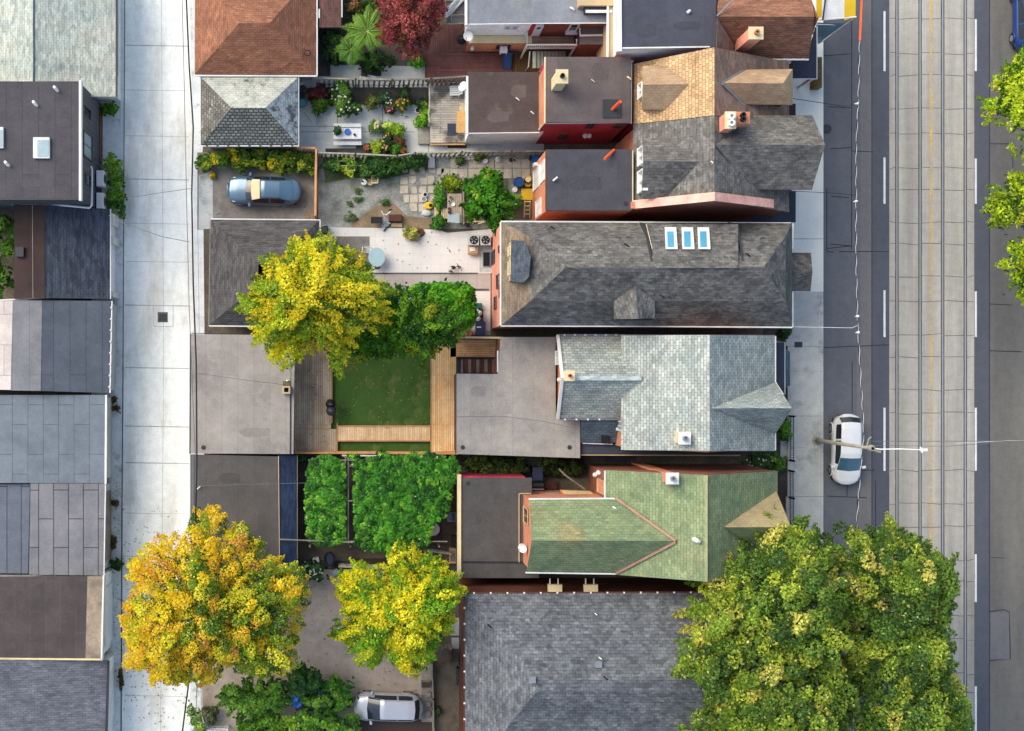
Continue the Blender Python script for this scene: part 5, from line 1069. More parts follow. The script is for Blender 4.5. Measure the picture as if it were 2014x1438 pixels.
for lab, P in (('lime green tree at the right edge below the blue car', [(1922, 206), (1945, 190), (1950, 160), (1975, 135), (1990, 112), (2014, 100), (2070, 96), (2080, 340), (2020, 320), (1994, 300), (2000, 262), (1970, 246), (1938, 240)]),
               ('lime green tree at the right edge, smallest and middle of three', [(1940, 408), (1955, 380), (1966, 358), (1998, 340), (2030, 346), (2080, 370), (2070, 460), (1998, 446), (1960, 446), (1946, 430)]),
               ('lime green tree at the right edge, lowest of three', [(1962, 520), (1986, 492), (1990, 475), (2020, 468), (2080, 480), (2080, 620), (2030, 606), (2002, 590), (1984, 560)])):
    tree('boulevard_tree', lab, 'tree', P, (2040, P[0][1] + 20), hm=7.0, dome=3.0, lobes=110, lr=(.25, .58), per=220, leaf=.12, pal=LIME, rough=.5, spray=1.7, spread=.32, trunk_r=.16, limbs=18, gaps=.05, elong=1.6, group='lime trees on the far side of the street')
RD = [(2, (172, 82, 84)), (2, (146, 62, 66)), (1.5, (118, 60, 52)), (1, (190, 104, 90)), (.8, (128, 88, 62))]
tree('smoke_bush', 'dark red purple smoke bush beside the red deck', 'tree', [(746, 22), (756, -30), (860, -36), (880, 20), (862, 54), (852, 78), (836, 92), (828, 112), (802, 120), (782, 98), (756, 84), (744, 56)], (800, 40), hm=3.6, dome=2.2, lobes=150, lr=(.22, .5), per=170, leaf=.1, pal=RD, rough=.4, spray=1.5, spread=.28, trunk_r=.12, limbs=14)
tree('garden_tree', 'deep green small tree growing in the cluttered slab and gravel yard', 'tree', [(912, 372), (926, 352), (950, 340), (976, 338), (990, 352), (988, 372), (1012, 392), (1018, 412), (1002, 428), (985, 440), (978, 456), (966, 452), (955, 428), (930, 436), (912, 428), (918, 400)], (958, 390), hm=2.6, dome=1.8, lobes=110, lr=(.2, .45), per=130, leaf=.15, spray=1.6, spread=.26, pal=[(3, (84, 152, 28)), (2, (64, 132, 26)), (1.4, (46, 104, 28)), (.8, (140, 176, 46))], rough=.3, trunk_r=.08, limbs=12)
# --- lush planting behind the brown garage: sumac with long feathered fronds
def sumac(px, py, hgt, nf, ln_, label, col):
    c = W(px, py, hgt); g = W(px, py); t = thing('sumac', label, 'shrub', (c.x, c.y, 0))
    b = MB(); b.tube([(c.x, c.y, 0), (c.x + .05, c.y, hgt * .6), (c.x, c.y, hgt)], [.06, .05, .03], 6)
    cen, nr, co, sz, tn = [], [], [], [], []
    for i in range(nf):
        a = 6.283 * i / nf + random.uniform(-.2, .2); L = ln_ * random.uniform(.75, 1.1); dirv = Vector((math.cos(a), math.sin(a), 0)); pts = []
        for k in range(9):
            s = k / 8; pts.append(Vector((c.x, c.y, hgt + .05)) + dirv * L * s + Vector((0, 0, .35 * math.sin(s * 2.2) - .45 * s * s)))
        b.tube(pts, [.022] * 6 + [.015, .012, .008], 4)
        side = Vector((-dirv.y, dirv.x, 0)); cc = lin(col[i % len(col)])
        cen, nr, co, sz, tn = [], [], [], [], []
        for k in range(2, 19):
            s = k / 19; q = pts[min(int(s * 8), 7)].lerp(pts[min(int(s * 8) + 1, 8)], s * 8 - int(s * 8))
            for sg in (-1, 1):
                L2 = .42 * math.sin(min(s * 2.6 + .5, 2.95)) * random.uniform(.85, 1.1); dr = (side * sg + dirv * .45).normalized() - Vector((0, 0, .25))
                cen.append(q + dr * L2 * .5); nr.append((side.x * sg * .3, side.y * sg * .3, 1)); tn.append(tuple(dr)); co.append(cc * random.uniform(.75, 1.25)); sz.append(max(L2, .06) / 4.2)
        leaf_mesh('frond', np.array([tuple(p) for p in cen]), np.array(sz), np.array(nr), np.array(co), t, 4.2, tan=np.array(tn))
    b.build('stem', surf('stem_green', C(150, 180, 90), C(120, 150, 70)), t)
    return t
sumac(722, 62, 2.6, 13, 1.75, 'sumac with long feathered light green fronds in the top garden', [(126, 172, 52), (104, 156, 44), (146, 186, 66)])
sumac(690, 98, 1.7, 8, 1.1, 'smaller sumac with feathered fronds in front of the brown garage', [(104, 156, 52), (90, 140, 44)])
DK = [(2, (52, 84, 36)), (2, (38, 66, 32)), (1, (72, 108, 40)), (.4, (100, 120, 50))]
bush('shrub', 'dark green undergrowth shrub against the brown garage wall', 'shrub', 655, 92, 30, 34, 1.3, DK)
bush('shrub', 'dark green undergrowth shrub below the sumac fronds', 'shrub', 735, 122, 42, 16, 1.0, DK)
bush('shrub', 'mixed green and rust shrub at the very top of the garden', 'shrub', 712, 8, 34, 28, 1.6, [(2, (84, 110, 40)), (1, (122, 128, 56)), (1, (130, 90, 50)), (1, (56, 84, 36))])
bush('shrub', 'bright green leafy plant at the corner of the red deck', 'shrub', 822, 120, 13, 13, .7, [(2, (110, 176, 40)), (1, (80, 150, 34))])
bush('shrub', 'light green sprig beside the sumac stem', 'shrub', 672, 112, 12, 10, .9, [(2, (90, 170, 44)), (1, (70, 140, 40))])
# lane side greenery
MG = [(2, (104, 146, 50)), (2, (80, 122, 42)), (1.4, (134, 172, 60)), (.8, (56, 92, 36))]
bush('weed_clump', 'bright green weed clump at the corner of the charcoal laneway house', 'plant', 217, 216, 17, 9, .6, [(2, (70, 128, 30)), (1, (98, 150, 40))])
bush('vine_hedge', 'long leafy vine hedge along the lane by the white air conditioners', 'hedge', 222, 366, 22, 60, 1.3, MG, poly=[(202, 304), (222, 302), (238, 312), (244, 340), (242, 372), (248, 400), (248, 428), (238, 432), (222, 422), (206, 410), (210, 372), (212, 340)])
bush('garden_tree', 'leafy green tree at the left edge beside the brown felt roof', 'tree', 4, 470, 32, 80, 3.0, [(2, (96, 138, 46)), (2, (74, 116, 38)), (1, (136, 170, 66)), (1, (46, 84, 32))], leaf=.2, lr=(.3, .6), poly=[(-60, 410), (20, 412), (32, 440), (34, 490), (26, 520), (32, 560), (26, 590), (-60, 592)])
bush('weed_clump', 'dark green weed at the bottom corner of the tar seamed garage', 'plant', 229, 1110, 10, 9, .5, [(2, (46, 84, 34)), (1, (66, 104, 40))])
for x, y, l in ((223, 786, 'larger of two dry brown leaf piles on the lane edge'), (229, 803, 'smaller of two dry brown leaf piles on the lane edge'), (226, 990, 'dry brown leaf pile by the tar seamed garage door'), (222, 1066, 'rust brown weeds along the wall of the tar seamed garage'), (238, 1335, 'straggly brown weeds in the joint of the lane, lower left')):
    bush('dry_weeds', l, 'weeds', x, y, 7 if y != 1335 else 4, 6 if y < 1000 else (16 if y < 1300 else 26), .22, [(2, (120, 96, 60)), (1, (96, 74, 48)), (1, (84, 84, 50))], leaf=.1)
bush('flower_hedge', 'long hedge of green and yellow flowering plants behind the grey sedan', 'hedge', 505, 320, 115, 26, 1.0, [(2, (96, 130, 34)), (1.6, (70, 108, 30)), (1.4, (146, 160, 40)), (.9, (206, 184, 36)), (.4, (222, 170, 40))], lr=(.2, .42),
     poly=[(386, 318), (400, 305), (430, 298), (470, 294), (520, 296), (580, 296), (618, 300), (620, 346), (590, 342), (560, 340), (545, 344), (520, 334), (490, 330), (470, 342), (445, 335), (420, 322), (405, 338), (392, 338)])
bush('marigold', 'small round yellow flower clump on the parking pad edge', 'plant', 418, 346, 6, 6, .35, [(2, (214, 180, 36)), (1, (170, 150, 40))], leaf=.1)
# second garden (patio with picnic table)
bush('flower_bush', 'white flowering green bush beside the grey patio', 'shrub', 676, 200, 32, 34, 1.1, [(2, (70, 112, 34)), (1.4, (98, 140, 48)), (1, (48, 82, 30))], flowers=([(245, 242, 225)], 44, .16), poly=[(645, 168), (680, 160), (695, 180), (690, 196), (706, 206), (704, 222), (680, 226), (660, 222), (652, 200)])
bush('burgundy_shrub', 'burgundy leaved shrub next to the stacked garden pots', 'shrub', 628, 184, 16, 14, .8, [(2, (110, 48, 48)), (1, (84, 40, 38))])
bush('juniper', 'feathery green juniper at the corner of the grey patio', 'shrub', 630, 206, 16, 14, .6, [(2, (74, 108, 32)), (1, (94, 124, 40))], elong=2.2)
for i, (x, y, r_, lab, pal, fl) in enumerate(((732, 203, 14, 'olive green perennial clump below the old picket fence', [(2, (104, 112, 50)), (1, (82, 94, 40))], None), (757, 197, 16, 'dark blue green leafy clump with a few pale flowers', [(2, (56, 96, 60)), (1, (46, 80, 48))], ([(236, 238, 220)], 12, .12)),
      (766, 214, 9, 'pink flowering pot plant beneath the old picket fence', [(2, (90, 70, 60)), (1, (70, 96, 50))], ([(228, 150, 150), (190, 80, 90)], 14, .16)), (790, 206, 13, 'orange and yellow flowering plant beneath the old picket fence', [(2, (84, 116, 40)), (1, (66, 100, 36))], ([(240, 130, 50), (240, 210, 70), (236, 180, 140)], 22, .16)), (794, 186, 12, 'dark green shrub right against the old picket fence', DK, None),
      (738, 250, 11, 'cream and green variegated hosta on the patio', [(2, (226, 222, 170)), (1.4, (100, 132, 50))], None), (762, 249, 10, 'pale lime variegated hosta on the patio', [(2, (200, 214, 110)), (1, (120, 160, 50))], None), (782, 256, 12, 'round lime green grass clump on the patio', [(2, (150, 180, 44)), (1, (118, 154, 40))], None),
      (762, 272, 10, 'dark leafy plant with peach flowers on the patio', [(2, (70, 84, 40)), (1, (50, 66, 36))], ([(240, 190, 120), (246, 210, 130), (236, 225, 200)], 12, .15)), (738, 290, 15, 'lime green feathery bush by the lower patio fence', [(2, (150, 172, 40)), (1, (120, 150, 40))], None), (722, 291, 7, 'coral red flowering plant by the lower patio fence', [(1, (80, 100, 44))], ([(226, 120, 100), (200, 80, 76)], 20, .15)),
      (757, 287, 12, 'dark shrub dotted with peach blooms by the lower patio fence', DK, ([(240, 190, 130)], 8, .17)), (780, 292, 11, 'fresh green bush by the lower patio fence', [(2, (96, 150, 40)), (1, (74, 128, 36))], None), (792, 296, 6, 'orange flowering plant by the lower patio fence', [(1, (110, 110, 40))], ([(236, 110, 40)], 16, .15)), (788, 280, 9, 'rust red foliage plant at the lower patio edge', [(2, (140, 76, 46)), (1, (100, 84, 44))], None),
      (827, 205, 9, 'dark leafy plant in the raised bed beside the weathered deck', DK, None), (834, 208, 6, 'round lime green potted plant beside the weathered deck, upper', [(2, (138, 190, 44)), (1, (104, 160, 40))], None), (836, 222, 7, 'round lime green potted plant beside the weathered deck, lower', [(2, (130, 184, 44)), (1, (96, 150, 40))], None), (831, 238, 12, 'bright green plants filling the wooden corner planter', [(2, (120, 172, 44)), (1, (90, 146, 40)), (.5, (180, 190, 70))], None))):
    bush('garden_plant', lab, 'plant', x, y, r_, r_ * .95, .55 if r_ < 12 else .75, pal, leaf=.12, flowers=fl, group='plants around the grey patio')
# third garden
bush('fence_hedge', 'dark green plants along the lower picket fence', 'hedge', 765, 325, 85, 22, .9, [(2, (52, 92, 40)), (2, (66, 108, 44)), (1, (90, 128, 48))], poly=[(706, 322), (730, 308), (780, 312), (840, 306), (842, 326), (815, 332), (790, 338), (770, 348), (740, 352), (710, 350)])
bush('vegetable_vine', 'yellow green vegetable vine trained on a wire frame', 'plant', 672, 322, 36, 20, .7, [(2, (160, 184, 40)), (1.6, (200, 204, 44)), (1, (96, 140, 50)), (1, (60, 110, 56))], dens=.7, poly=[(634, 312), (660, 308), (690, 312), (706, 318), (700, 345), (692, 350), (682, 342), (664, 334), (656, 346), (640, 336)])
bush('grass_mound', 'bright green rounded grass mound beside the garden work table', 'plant', 889, 362, 17, 15, .8, [(2, (112, 140, 24)), (1, (90, 122, 20)), (.6, (146, 160, 36))], leaf=.13, elong=2.4)
bush('garden_plant', 'tall green leafy plant left of the garden work table', 'plant', 864, 388, 11, 26, .7, [(2, (96, 150, 44)), (1, (72, 126, 38)), (.5, (150, 176, 66))], leaf=.14)
bush('garden_plant', 'dark leafy plant below the slatted crate by the patio edge', 'plant', 862, 436, 14, 12, .6, [(2, (76, 136, 40)), (1, (56, 104, 36))], leaf=.15)
bush('garden_plant', 'small lime plant at the lower right of the garden tree', 'plant', 1004, 394, 13, 12, .8, [(2, (130, 190, 44)), (1, (100, 164, 40))], leaf=.16)
bush('garden_plant', 'green seedling row in the gravel between the slabs', 'plant', 905, 316, 9, 8, .35, [(2, (110, 136, 76)), (1, (84, 112, 60))], leaf=.1)
bush('garden_plant', 'weeds by the picket fence behind a white bucket', 'plant', 942, 310, 9, 7, .4, [(2, (96, 124, 56)), (1, (74, 100, 44))], leaf=.1)
bush('grass_tuft', 'pale olive ornamental grass tuft on the white tiles', 'plant', 807, 461, 13, 12, .5, [(2, (176, 176, 96)), (1, (146, 150, 76))], leaf=.1, elong=3.0)
for i, (x, y, w_) in enumerate(((702, 375, 12), (705, 392, 10), (688, 402, 9), (757, 398, 9), (690, 428, 14))):
    bush('weed_patch', ('low green weed patch in the gravel yard, %s' % ('just below the white stools', 'second below the white stools', 'beside the lattice fence side', 'near the exercise bench', 'lowest beside the white tiles')[i]), 'weeds', x, y, w_, w_ * .7, .08, [(2, (84, 116, 56)), (1, (104, 120, 76))], leaf=.08, dens=.7, group='weed patches in the gravel yard')
# vines over the pergola
VG = [(3, (84, 160, 44)), (2.4, (62, 130, 38)), (1.4, (126, 188, 56)), (1.8, (42, 96, 34)), (.35, (210, 224, 140))]
t = thing('vine_pergola', 'vine covered pergola with two dense leafy green panels', 'pergola', tuple(W(740, 985)))
for P in ([(602, 935), (612, 904), (645, 893), (664, 902), (678, 916), (678, 1066), (656, 1072), (625, 1072), (604, 1058), (600, 985)], [(696, 908), (740, 898), (800, 896), (850, 890), (868, 900), (892, 894), (908, 920), (892, 945), (888, 988), (876, 1016), (852, 1036), (842, 1076), (800, 1084), (740, 1086), (698, 1074), (696, 990)]):
    crown(t, P, 2.5, .25, 220 if P[0][0] == 602 else 480, (.18, .28), 66, .15, VG, name='vine', rough=.05, up=.9, jit=.4, elong=1.15, flat=.4, spread=.17)
b = MB()
for x in (615, 685, 760, 830): b.tube([W(x, 900, 2.2), W(x, 1070, 2.2)], .05, 4)
for y in (905, 985, 1065): b.tube([W(606, y, 2.3), W(880, y, 2.3)], .05, 4)
b.build('beam', M['grey_wood'], t)
for x in (612, 690, 860):
    for y in (912, 1066): p = W(x, y, 0); MB().box(p.x - .05, p.x + .05, p.y - .05, p.y + .05, 0, 2.2).build('post', M['grey_wood'], t)
MB().tube([W(549, 1061, 2.9), W(700, 1067, 2.5), W(740, 1072, 2.4)], .05, 5).build('pole', M['grey_wood'], t); MB().tube([W(672, 896, 2.4), W(680, 900, 2.5), W(677, 925, 2.4)], .04, 5).build('pole', M['grey_wood'], t)
for i, (x, y, lab) in enumerate(((694, 899, 'small vine tuft on the white rail, left'), (752, 897, 'small vine tuft on the white rail, centre'), (812, 900, 'small vine tuft on the white rail, right'))):
    bush('vine_tuft', lab, 'plant', x, y, 12, 8, 1.6, VG, leaf=.18)
bush('shrub', 'small green shrub at the left corner below the deck', 'shrub', 592, 900, 8, 8, .8, [(2, (74, 130, 56)), (1, (54, 104, 46))])
bush('ivy_strip', 'dark ivy growing in the gap below the stone grey flat roof', 'hedge', 1030, 915, 120, 18, .8, [(2, (58, 78, 30)), (2, (76, 96, 34)), (1, (100, 120, 44)), (1, (36, 50, 24))], lr=(.2, .4), poly=[(905, 898), (960, 897), (1040, 898), (1140, 902), (1148, 925), (1130, 935), (1095, 938), (1060, 930), (1010, 934), (960, 935), (925, 926), (906, 915)])
bush('flower_bush', 'dark green bush with white flowers at the side of the parking lot', 'shrub', 614, 1122, 26, 20, 1.2, [(2, (44, 84, 44)), (1, (34, 66, 36)), (.6, (64, 104, 50))], flowers=([(225, 230, 215)], 40, .14))
bush('flower_bush', 'dark green bush with white flowers in the front garden', 'shrub', 1487, 907, 26, 16, 1.1, [(2, (58, 90, 36)), (1, (40, 68, 30)), (.6, (84, 118, 48))], flowers=([(240, 240, 220)], 16, .15))
bush('shrub', 'green shrub in the front garden next to the iron fence', 'shrub', 1528, 910, 24, 16, 1.0, MG)
bush('shrub', 'bright green shrub by the gable tip of the blue roofed house', 'shrub', 1541, 846, 12, 20, 1.0, [(2, (84, 136, 36)), (1, (62, 110, 32))])
bush('shrub', 'dark green shrub in the passage by the porch', 'shrub', 1540, 655, 14, 12, .9, DK)
# bushes at the bottom of the parking lot
bush('lot_shrub', 'deep green shrub nearest the lane side of the parking lot', 'shrub', 490, 1385, 60, 46, 2.0, MG, lr=(.2, .42), leaf=.18, dens=1.3, spray=1.5, poly=[(428, 1372), (450, 1345), (490, 1332), (545, 1338), (572, 1358), (566, 1392), (540, 1412), (490, 1416), (440, 1404)])
bush('lot_shrub', 'dark green shrub in the middle of the parking lot edge', 'shrub', 600, 1340, 36, 28, 2.0, [(2, (60, 100, 44)), (1.4, (44, 78, 38)), (1, (90, 130, 52))], lr=(.2, .42), leaf=.18, spray=1.5, dens=1.3)
bush('lot_shrub', 'wide fresh green shrub along the bottom edge of the picture', 'shrub', 580, 1428, 125, 38, 2.2, [(2, (104, 150, 46)), (1.6, (80, 130, 42)), (1, (140, 176, 60)), (1, (56, 96, 36))], lr=(.2, .42), leaf=.18, dens=1.4, spray=1.5, poly=[(470, 1420), (520, 1400), (560, 1405), (600, 1392), (640, 1380), (680, 1388), (706, 1412), (700, 1470), (450, 1470)])
bush('lot_shrub', 'small green shrub between the blue tarpaulin and the silver hatchback', 'shrub', 664, 1362, 34, 32, 1.7, [(2, (84, 138, 42)), (1, (64, 114, 38)), (.6, (120, 160, 54))], leaf=.17)
bush('lot_shrub', 'mid green shrub growing through the blue tarpaulin', 'shrub', 625, 1378, 34, 14, 2.1, MG, lr=(.2, .4), leaf=.16, dens=.7)
bush('lot_shrub', 'light green trailing shrub on the lane in the bottom corner', 'shrub', 384, 1412, 18, 40, 1.0, [(2, (150, 176, 76)), (1, (110, 146, 52)), (.8, (84, 120, 46))], leaf=.15, dens=.7, poly=[(366, 1372), (378, 1380), (386, 1400), (402, 1402), (410, 1440), (380, 1445), (374, 1410)])
bush('spiky_plant', 'grey green spiky plant beside the low white fence', 'plant', 412, 1405, 16, 16, .8, [(2, (110, 116, 80)), (1, (84, 92, 62))], leaf=.14, elong=3.2)
# ---------------------------------------------------------------- decks, lawn, fences
M['plank_grey'] = planks('plank_grey', C(214, 192, 162), C(190, 166, 140), swap=True, stain=C(158, 138, 118), stain_scale=.6)
M['plank_gold'] = planks('plank_gold', C(255, 216, 156), C(240, 190, 130), swap=True, stain=C(255, 230, 186), stain_scale=.5)
M['plank_gold_h'] = planks('plank_gold_h', C(240, 190, 134), C(212, 162, 112), stain=C(180, 136, 98), stain_scale=.5)
M['plank_pale'] = planks('plank_pale', C(250, 216, 170), C(228, 190, 144), swap=True, wdt=.15, mortar=.55, stain=C(196, 160, 124), stain_scale=.8)
M['plank_red'] = planks('plank_red', C(122, 84, 80), C(98, 66, 63), swap=True, wdt=.14, stain=C(146, 108, 108), stain_scale=1.2, stain_lo=.6, stain_hi=.75)
M['plank_red_h'] = planks('plank_red_h', C(128, 83, 78), C(102, 65, 62), wdt=.15, mortar=.45, stain=C(156, 110, 106), stain_scale=1.0, stain_lo=.62, stain_hi=.75)
M['plank_weather'] = planks('plank_weather', C(206, 198, 184), C(172, 164, 152), wdt=.15, mortar=.3, stain=C(112, 106, 100), stain_scale=.7, stain_lo=.48, stain_hi=.6)
M['plank_olive'] = planks('plank_olive', C(128, 100, 60), C(104, 80, 48), swap=True, wdt=.2)
sheet('lawn', [R(640, 650, 860, 845), R(660, 864, 850, 892)], .02, [M['turf']])
sheet('deck_ground', [R(574, 650, 984, 893)], .0, [M['yard_dark']])
def deckpart(t, name, m, x0, y0, x1, y1, z): a, c_ = W(x0, y1, z), W(x1, y0, z); return MB().box(a.x, c_.x, a.y, c_.y, max(z - .16, .03), z).build(name, M[m], t)
c = W(720, 860); t = thing('timber_deck', 'timber deck wrapping round the artificial lawn', 'deck', (c.x, c.y, 0))
deckpart(t, 'boards', 'plank_grey', 578, 672, 651, 842.5, .3); deckpart(t, 'boards', 'plank_grey', 578, 844, 662, 888, .3); deckpart(t, 'boards', 'plank_pale', 664, 840, 846, 866, .3)
deckpart(t, 'boards', 'plank_gold', 849, 672, 897, 888, .3); deckpart(t, 'boards', 'plank_gold_h', 886, 668, 980, 702, .3)
for a in ((651.6, 672, 653.6, 832, .33), (662.3, 832, 664, 888, .33), (664, 837, 849, 839.6, .34), (664, 866.4, 847, 868.4, .34), (847, 690, 848.8, 888, .33), (578, 842.6, 650, 843.8, .325)): deckpart(t, 'edge_board', 'new_wood', *a)
c = W(938, 718); t = thing('basement_stairs', 'dark timber stairs going down beside the stone grey flat roof', 'stairs', (c.x, c.y, 0))
for i in range(9): deckpart(t, 'tread', 'brown_wood' if i % 2 else 'grey_wood', 904 + i * 8, 707, 911 + i * 8, 733, .34 - i * .03 if .34 - i * .03 > .05 else .06)
b = MB(); b.tube([W(901, 703, 1.2), W(977, 703.5, 1.2)], .05, 5); b.tube([W(901, 703, .3), W(901, 703, 1.2)], .05, 5); b.tube([W(976, 703, .3), W(976, 703, 1.2)], .05, 5); b.tube([W(900, 707, .8), W(900, 734, .8)], .08, 4); b.tube([W(905, 707, .7), W(905, 734, .7)], .06, 4); b.build('handrail', M['dark_metal'], t)
def fence(name, label, pts, hgt, m, bw=.1, gap=.05, post=2.2, lean=0, rail=.05, solid=False, cap=None, group=None):
    P = [W(x, y) for x, y in pts]; mid = (P[0] + P[-1]) / 2; t = thing(name, label, 'fence', (mid.x, mid.y, 0), group); b = MB(); rb = MB()
    for p, q in zip(P, P[1:]):
        L = (q - p).length; d = (q - p) / L; rot = math.atan2(d.y, d.x); n = Vector((-d.y, d.x, 0)); k = max(1, int(L / (bw + gap)))
        if solid: m_ = (p + q) / 2; b.obox((m_.x, m_.y), L, .04, .03, hgt - .02, rot)
        else:
            for i in range(k):
                s = (i + .5) * L / k; c_ = p + d * s; j = lean * random.uniform(-.4, 1); hh = hgt * random.uniform(.93, 1.02)
                u = d * bw / 2; nn = n * .012
                lo, hi = [c_ - u - nn, c_ + u - nn, c_ + u + nn, c_ - u + nn], [v + d * j + Vector((0, 0, hh)) for v in (c_ - u - nn, c_ + u - nn, c_ + u + nn, c_ - u + nn)]
                b.face(hi); 
                for a_ in range(4): b.face([lo[a_], lo[(a_ + 1) % 4], hi[(a_ + 1) % 4], hi[a_]])
        for z in (.3, hgt - .25):
            MB().tube([p + n * .03 + Vector((0, 0, z)), q + n * .03 + Vector((0, 0, z))], rail, 4).build('rail', M[m], t)
        if cap: MB().tube([p + Vector((0, 0, hgt)), q + Vector((0, 0, hgt))], cap, 4).build('top_rail', M[m], t)
    b.build('panel', M[m], t)
    dist = 0
    for p, q in zip(P, P[1:]):
        L = (q - p).length; k = max(1, round(L / post))
        for i in range(k + 1):
            c_ = p.lerp(q, i / k); MB().obox((c_.x, c_.y), .1, .1, 0, hgt + .06, math.atan2((q - p).y, (q - p).x)).build('post', M[m], t)
    return t
M['picket'] = surf('picket', C(158, 152, 136), C(118, 116, 106), nscale=2.2, fine=.25)
M['picket_pale'] = surf('picket_pale', C(188, 182, 166), C(148, 144, 130), nscale=2.2, fine=.22)
fence('picket_fence', 'old grey picket fence with leaning boards along the upper garden', [(624, 168), (700, 170), (770, 171), (845, 169), (918, 164)], 2.0, 'picket', .13, .17, lean=.1, cap=.07)
fence('picket_fence', 'old pale picket fence with slanting boards between the two middle gardens', [(628, 309), (700, 311), (780, 315), (815, 309), (905, 307), (1000, 306), (1066, 306)], 1.6, 'picket_pale', .13, .16, lean=.16, cap=.06)
fence('lattice_fence', 'orange new timber fence with lattice at the end of the parking pad', [(587, 299), (624, 301), (623, 345), (622, 430)], 1.7, 'new_wood', .06, .07, lean=.05, cap=.09)
fence('board_fence', 'tan board fence along the lower edge of the timber deck', [(578, 888.6), (740, 889), (896, 890)], 1.4, 'new_wood', solid=True, cap=.06)
fence('board_fence', 'cream topped board fence between the pale patio and the timber deck', [(896, 665), (984, 666)], 1.6, 'cream', solid=True, cap=.09)
fence('iron_fence', 'black iron railing fence in front of the green roofed house', [(1550, 925), (1551, 1030)], 1.1, 'black', .02, .09, rail=.02)
fence('iron_fence', 'black iron railing fence by the shrub in front of the blue roofed house', [(1551, 818), (1551, 905)], 1.1, 'black', .02, .12, rail=.02)
fence('garden_rail', 'low grey timber rail beside the garden work table', [(909, 352), (910, 442)], .7, 'picket', .05, .5, cap=.08)
fence('wire_fence', 'low white wire fence in the bottom corner of the parking lot', [(396, 1332), (399, 1390), (408, 1428), (450, 1427)], 1.0, 'white_trim', .025, .12, rail=.02, cap=.03)
fence('low_wall', 'low dark timber edge wall between the parking lot and side alley', [(848, 1295), (851, 1370), (853, 1500)], .6, 'grey_wood', solid=True, cap=.06)
fence('passage_fence', 'weathered timber fence crossing the side alley', [(868, 1268), (884, 1268)], 1.2, 'grey_wood', .1, .04)
fence('vine_yard_fence', 'thin pale timber fence between the vine yard and parking lot', [(668, 1109), (735, 1111), (800, 1108)], 1.2, 'picket_pale', .05, .6, cap=.06)
fence('rail_fence', 'pale rail and posts at the foot of the vine yard', [(832, 1078), (885, 1086)], 1.0, 'picket_pale', .04, .5, cap=.05)
c = W(745, 896); t = thing('trellis_rail', 'white rail with vine tufts below the deck fence', 'rail', (c.x, c.y, 0)); b = MB(); b.tube([W(672, 896, 1.5), W(760, 897, 1.5), W(850, 898, 1.5)], .05, 5); b.build('rail', M['white_trim'], t)
for x in (674, 760, 848): MB().tube([W(x, 896, 0), W(x, 896.5, 1.5)], .04, 5).build('post', M['white_trim'], t)
# red deck and its neighbours
c = W(930, 115); t = thing('red_deck', 'dark red painted timber deck behind the white walled house', 'deck', (c.x, c.y, 0))
deckpart(t, 'boards', 'plank_red', 848, 46, 918, 103.5, .35); deckpart(t, 'boards', 'plank_red_h', 836, 104, 1008, 160, .35); deckpart(t, 'edge_board', 'brown_wood', 836, 100, 838, 160, .38)
deckpart(t, 'side_boards', 'plank_olive', 1009, 96, 1070, 146, .3)
c = W(892, 28); t = thing('lean_to_canopy', 'grey canopy on posts with a torn silver tarpaulin over the red deck', 'canopy', (c.x, c.y, 0))
slabs(t, 'canopy_roof', planks('canopy_boards', C(120, 116, 118), C(96, 94, 98), wdt=.5, mortar=.6), [[(878, -60, 2.5), (918, -60, 2.5), (918, 46, 2.4), (878, 46, 2.4)]], .06)
b = MB(); b.tube([W(846, 48, 2.4), W(918, 46, 2.45)], .06, 4); b.tube([W(888, 30, 2.6), W(888, 44, 2.5)], .04, 4); b.tube([W(888, 30, 2.6), W(918, 28, 2.6)], .04, 4); b.tube([W(858, 2, 2.5), W(918, 1, 2.5)], .05, 4); b.build('beam', M['grey_wood'], t)
for x, y in ((848, 47), (916, 46), (848, 0)): p = W(x, y, 2.3); MB().box(p.x - .05, p.x + .05, p.y - .05, p.y + .05, 0, 2.4).build('post', M['grey_wood'], t)
b = MB(); rows = [[(866, 38), (880, 35)], [(864, 26), (888, 28)], [(878, 14), (900, 14)], [(892, 2), (912, 2)], [(900, -14), (918, -14)]]
G = [[W(r0[0][0] + (r0[1][0] - r0[0][0]) * k / 5, r0[0][1] + (r0[1][1] - r0[0][1]) * k / 5, 2.62 + .12 * math.sin(k * 2.1 + i * 1.7)) for k in range(6)] for i, r0 in enumerate(rows)]
for i in range(len(G) - 1):
    for k in range(5): b.face([G[i][k], G[i][k + 1], G[i + 1][k + 1], G[i + 1][k]])
b.build('tarpaulin', M['silver_tarp'], t)
c = W(880, 222); t = thing('weathered_deck', 'weathered grey timber deck with worn paint behind the brown flat roof', 'deck', (c.x, c.y, 0))
deckpart(t, 'boards', 'plank_weather', 846, 168, 922, 281, .5); deckpart(t, 'ramp', 'concrete_block', 822, 249, 845, 283, .25); deckpart(t, 'step', 'plank_gold_h', 846, 281.5, 915, 285, .4)
b = MB(); b.tube([W(845, 166, 1.3), W(845, 212, 1.3), W(843, 222, 1.3), W(845, 240, 1.3), W(844, 248, .9)], .07, 5); b.build('handrail', M['picket_pale'], t)
for y in (168, 212, 240): p = W(845, y, .9); MB().box(p.x - .06, p.x + .06, p.y - .06, p.y + .06, 0, 1.3).build('post', M['picket_pale'], t)
c = W(831, 240); t = thing('corner_planter', 'wooden edged corner planter box at the foot of the weathered deck', 'planter', (c.x, c.y, 0))
b = MB(); q = [XY(x, y, .35) for x, y in ((817, 232), (822, 246), (842, 245), (845, 236), (844, 226), (822, 226))]; b.prism(q, 0, .3, 1)
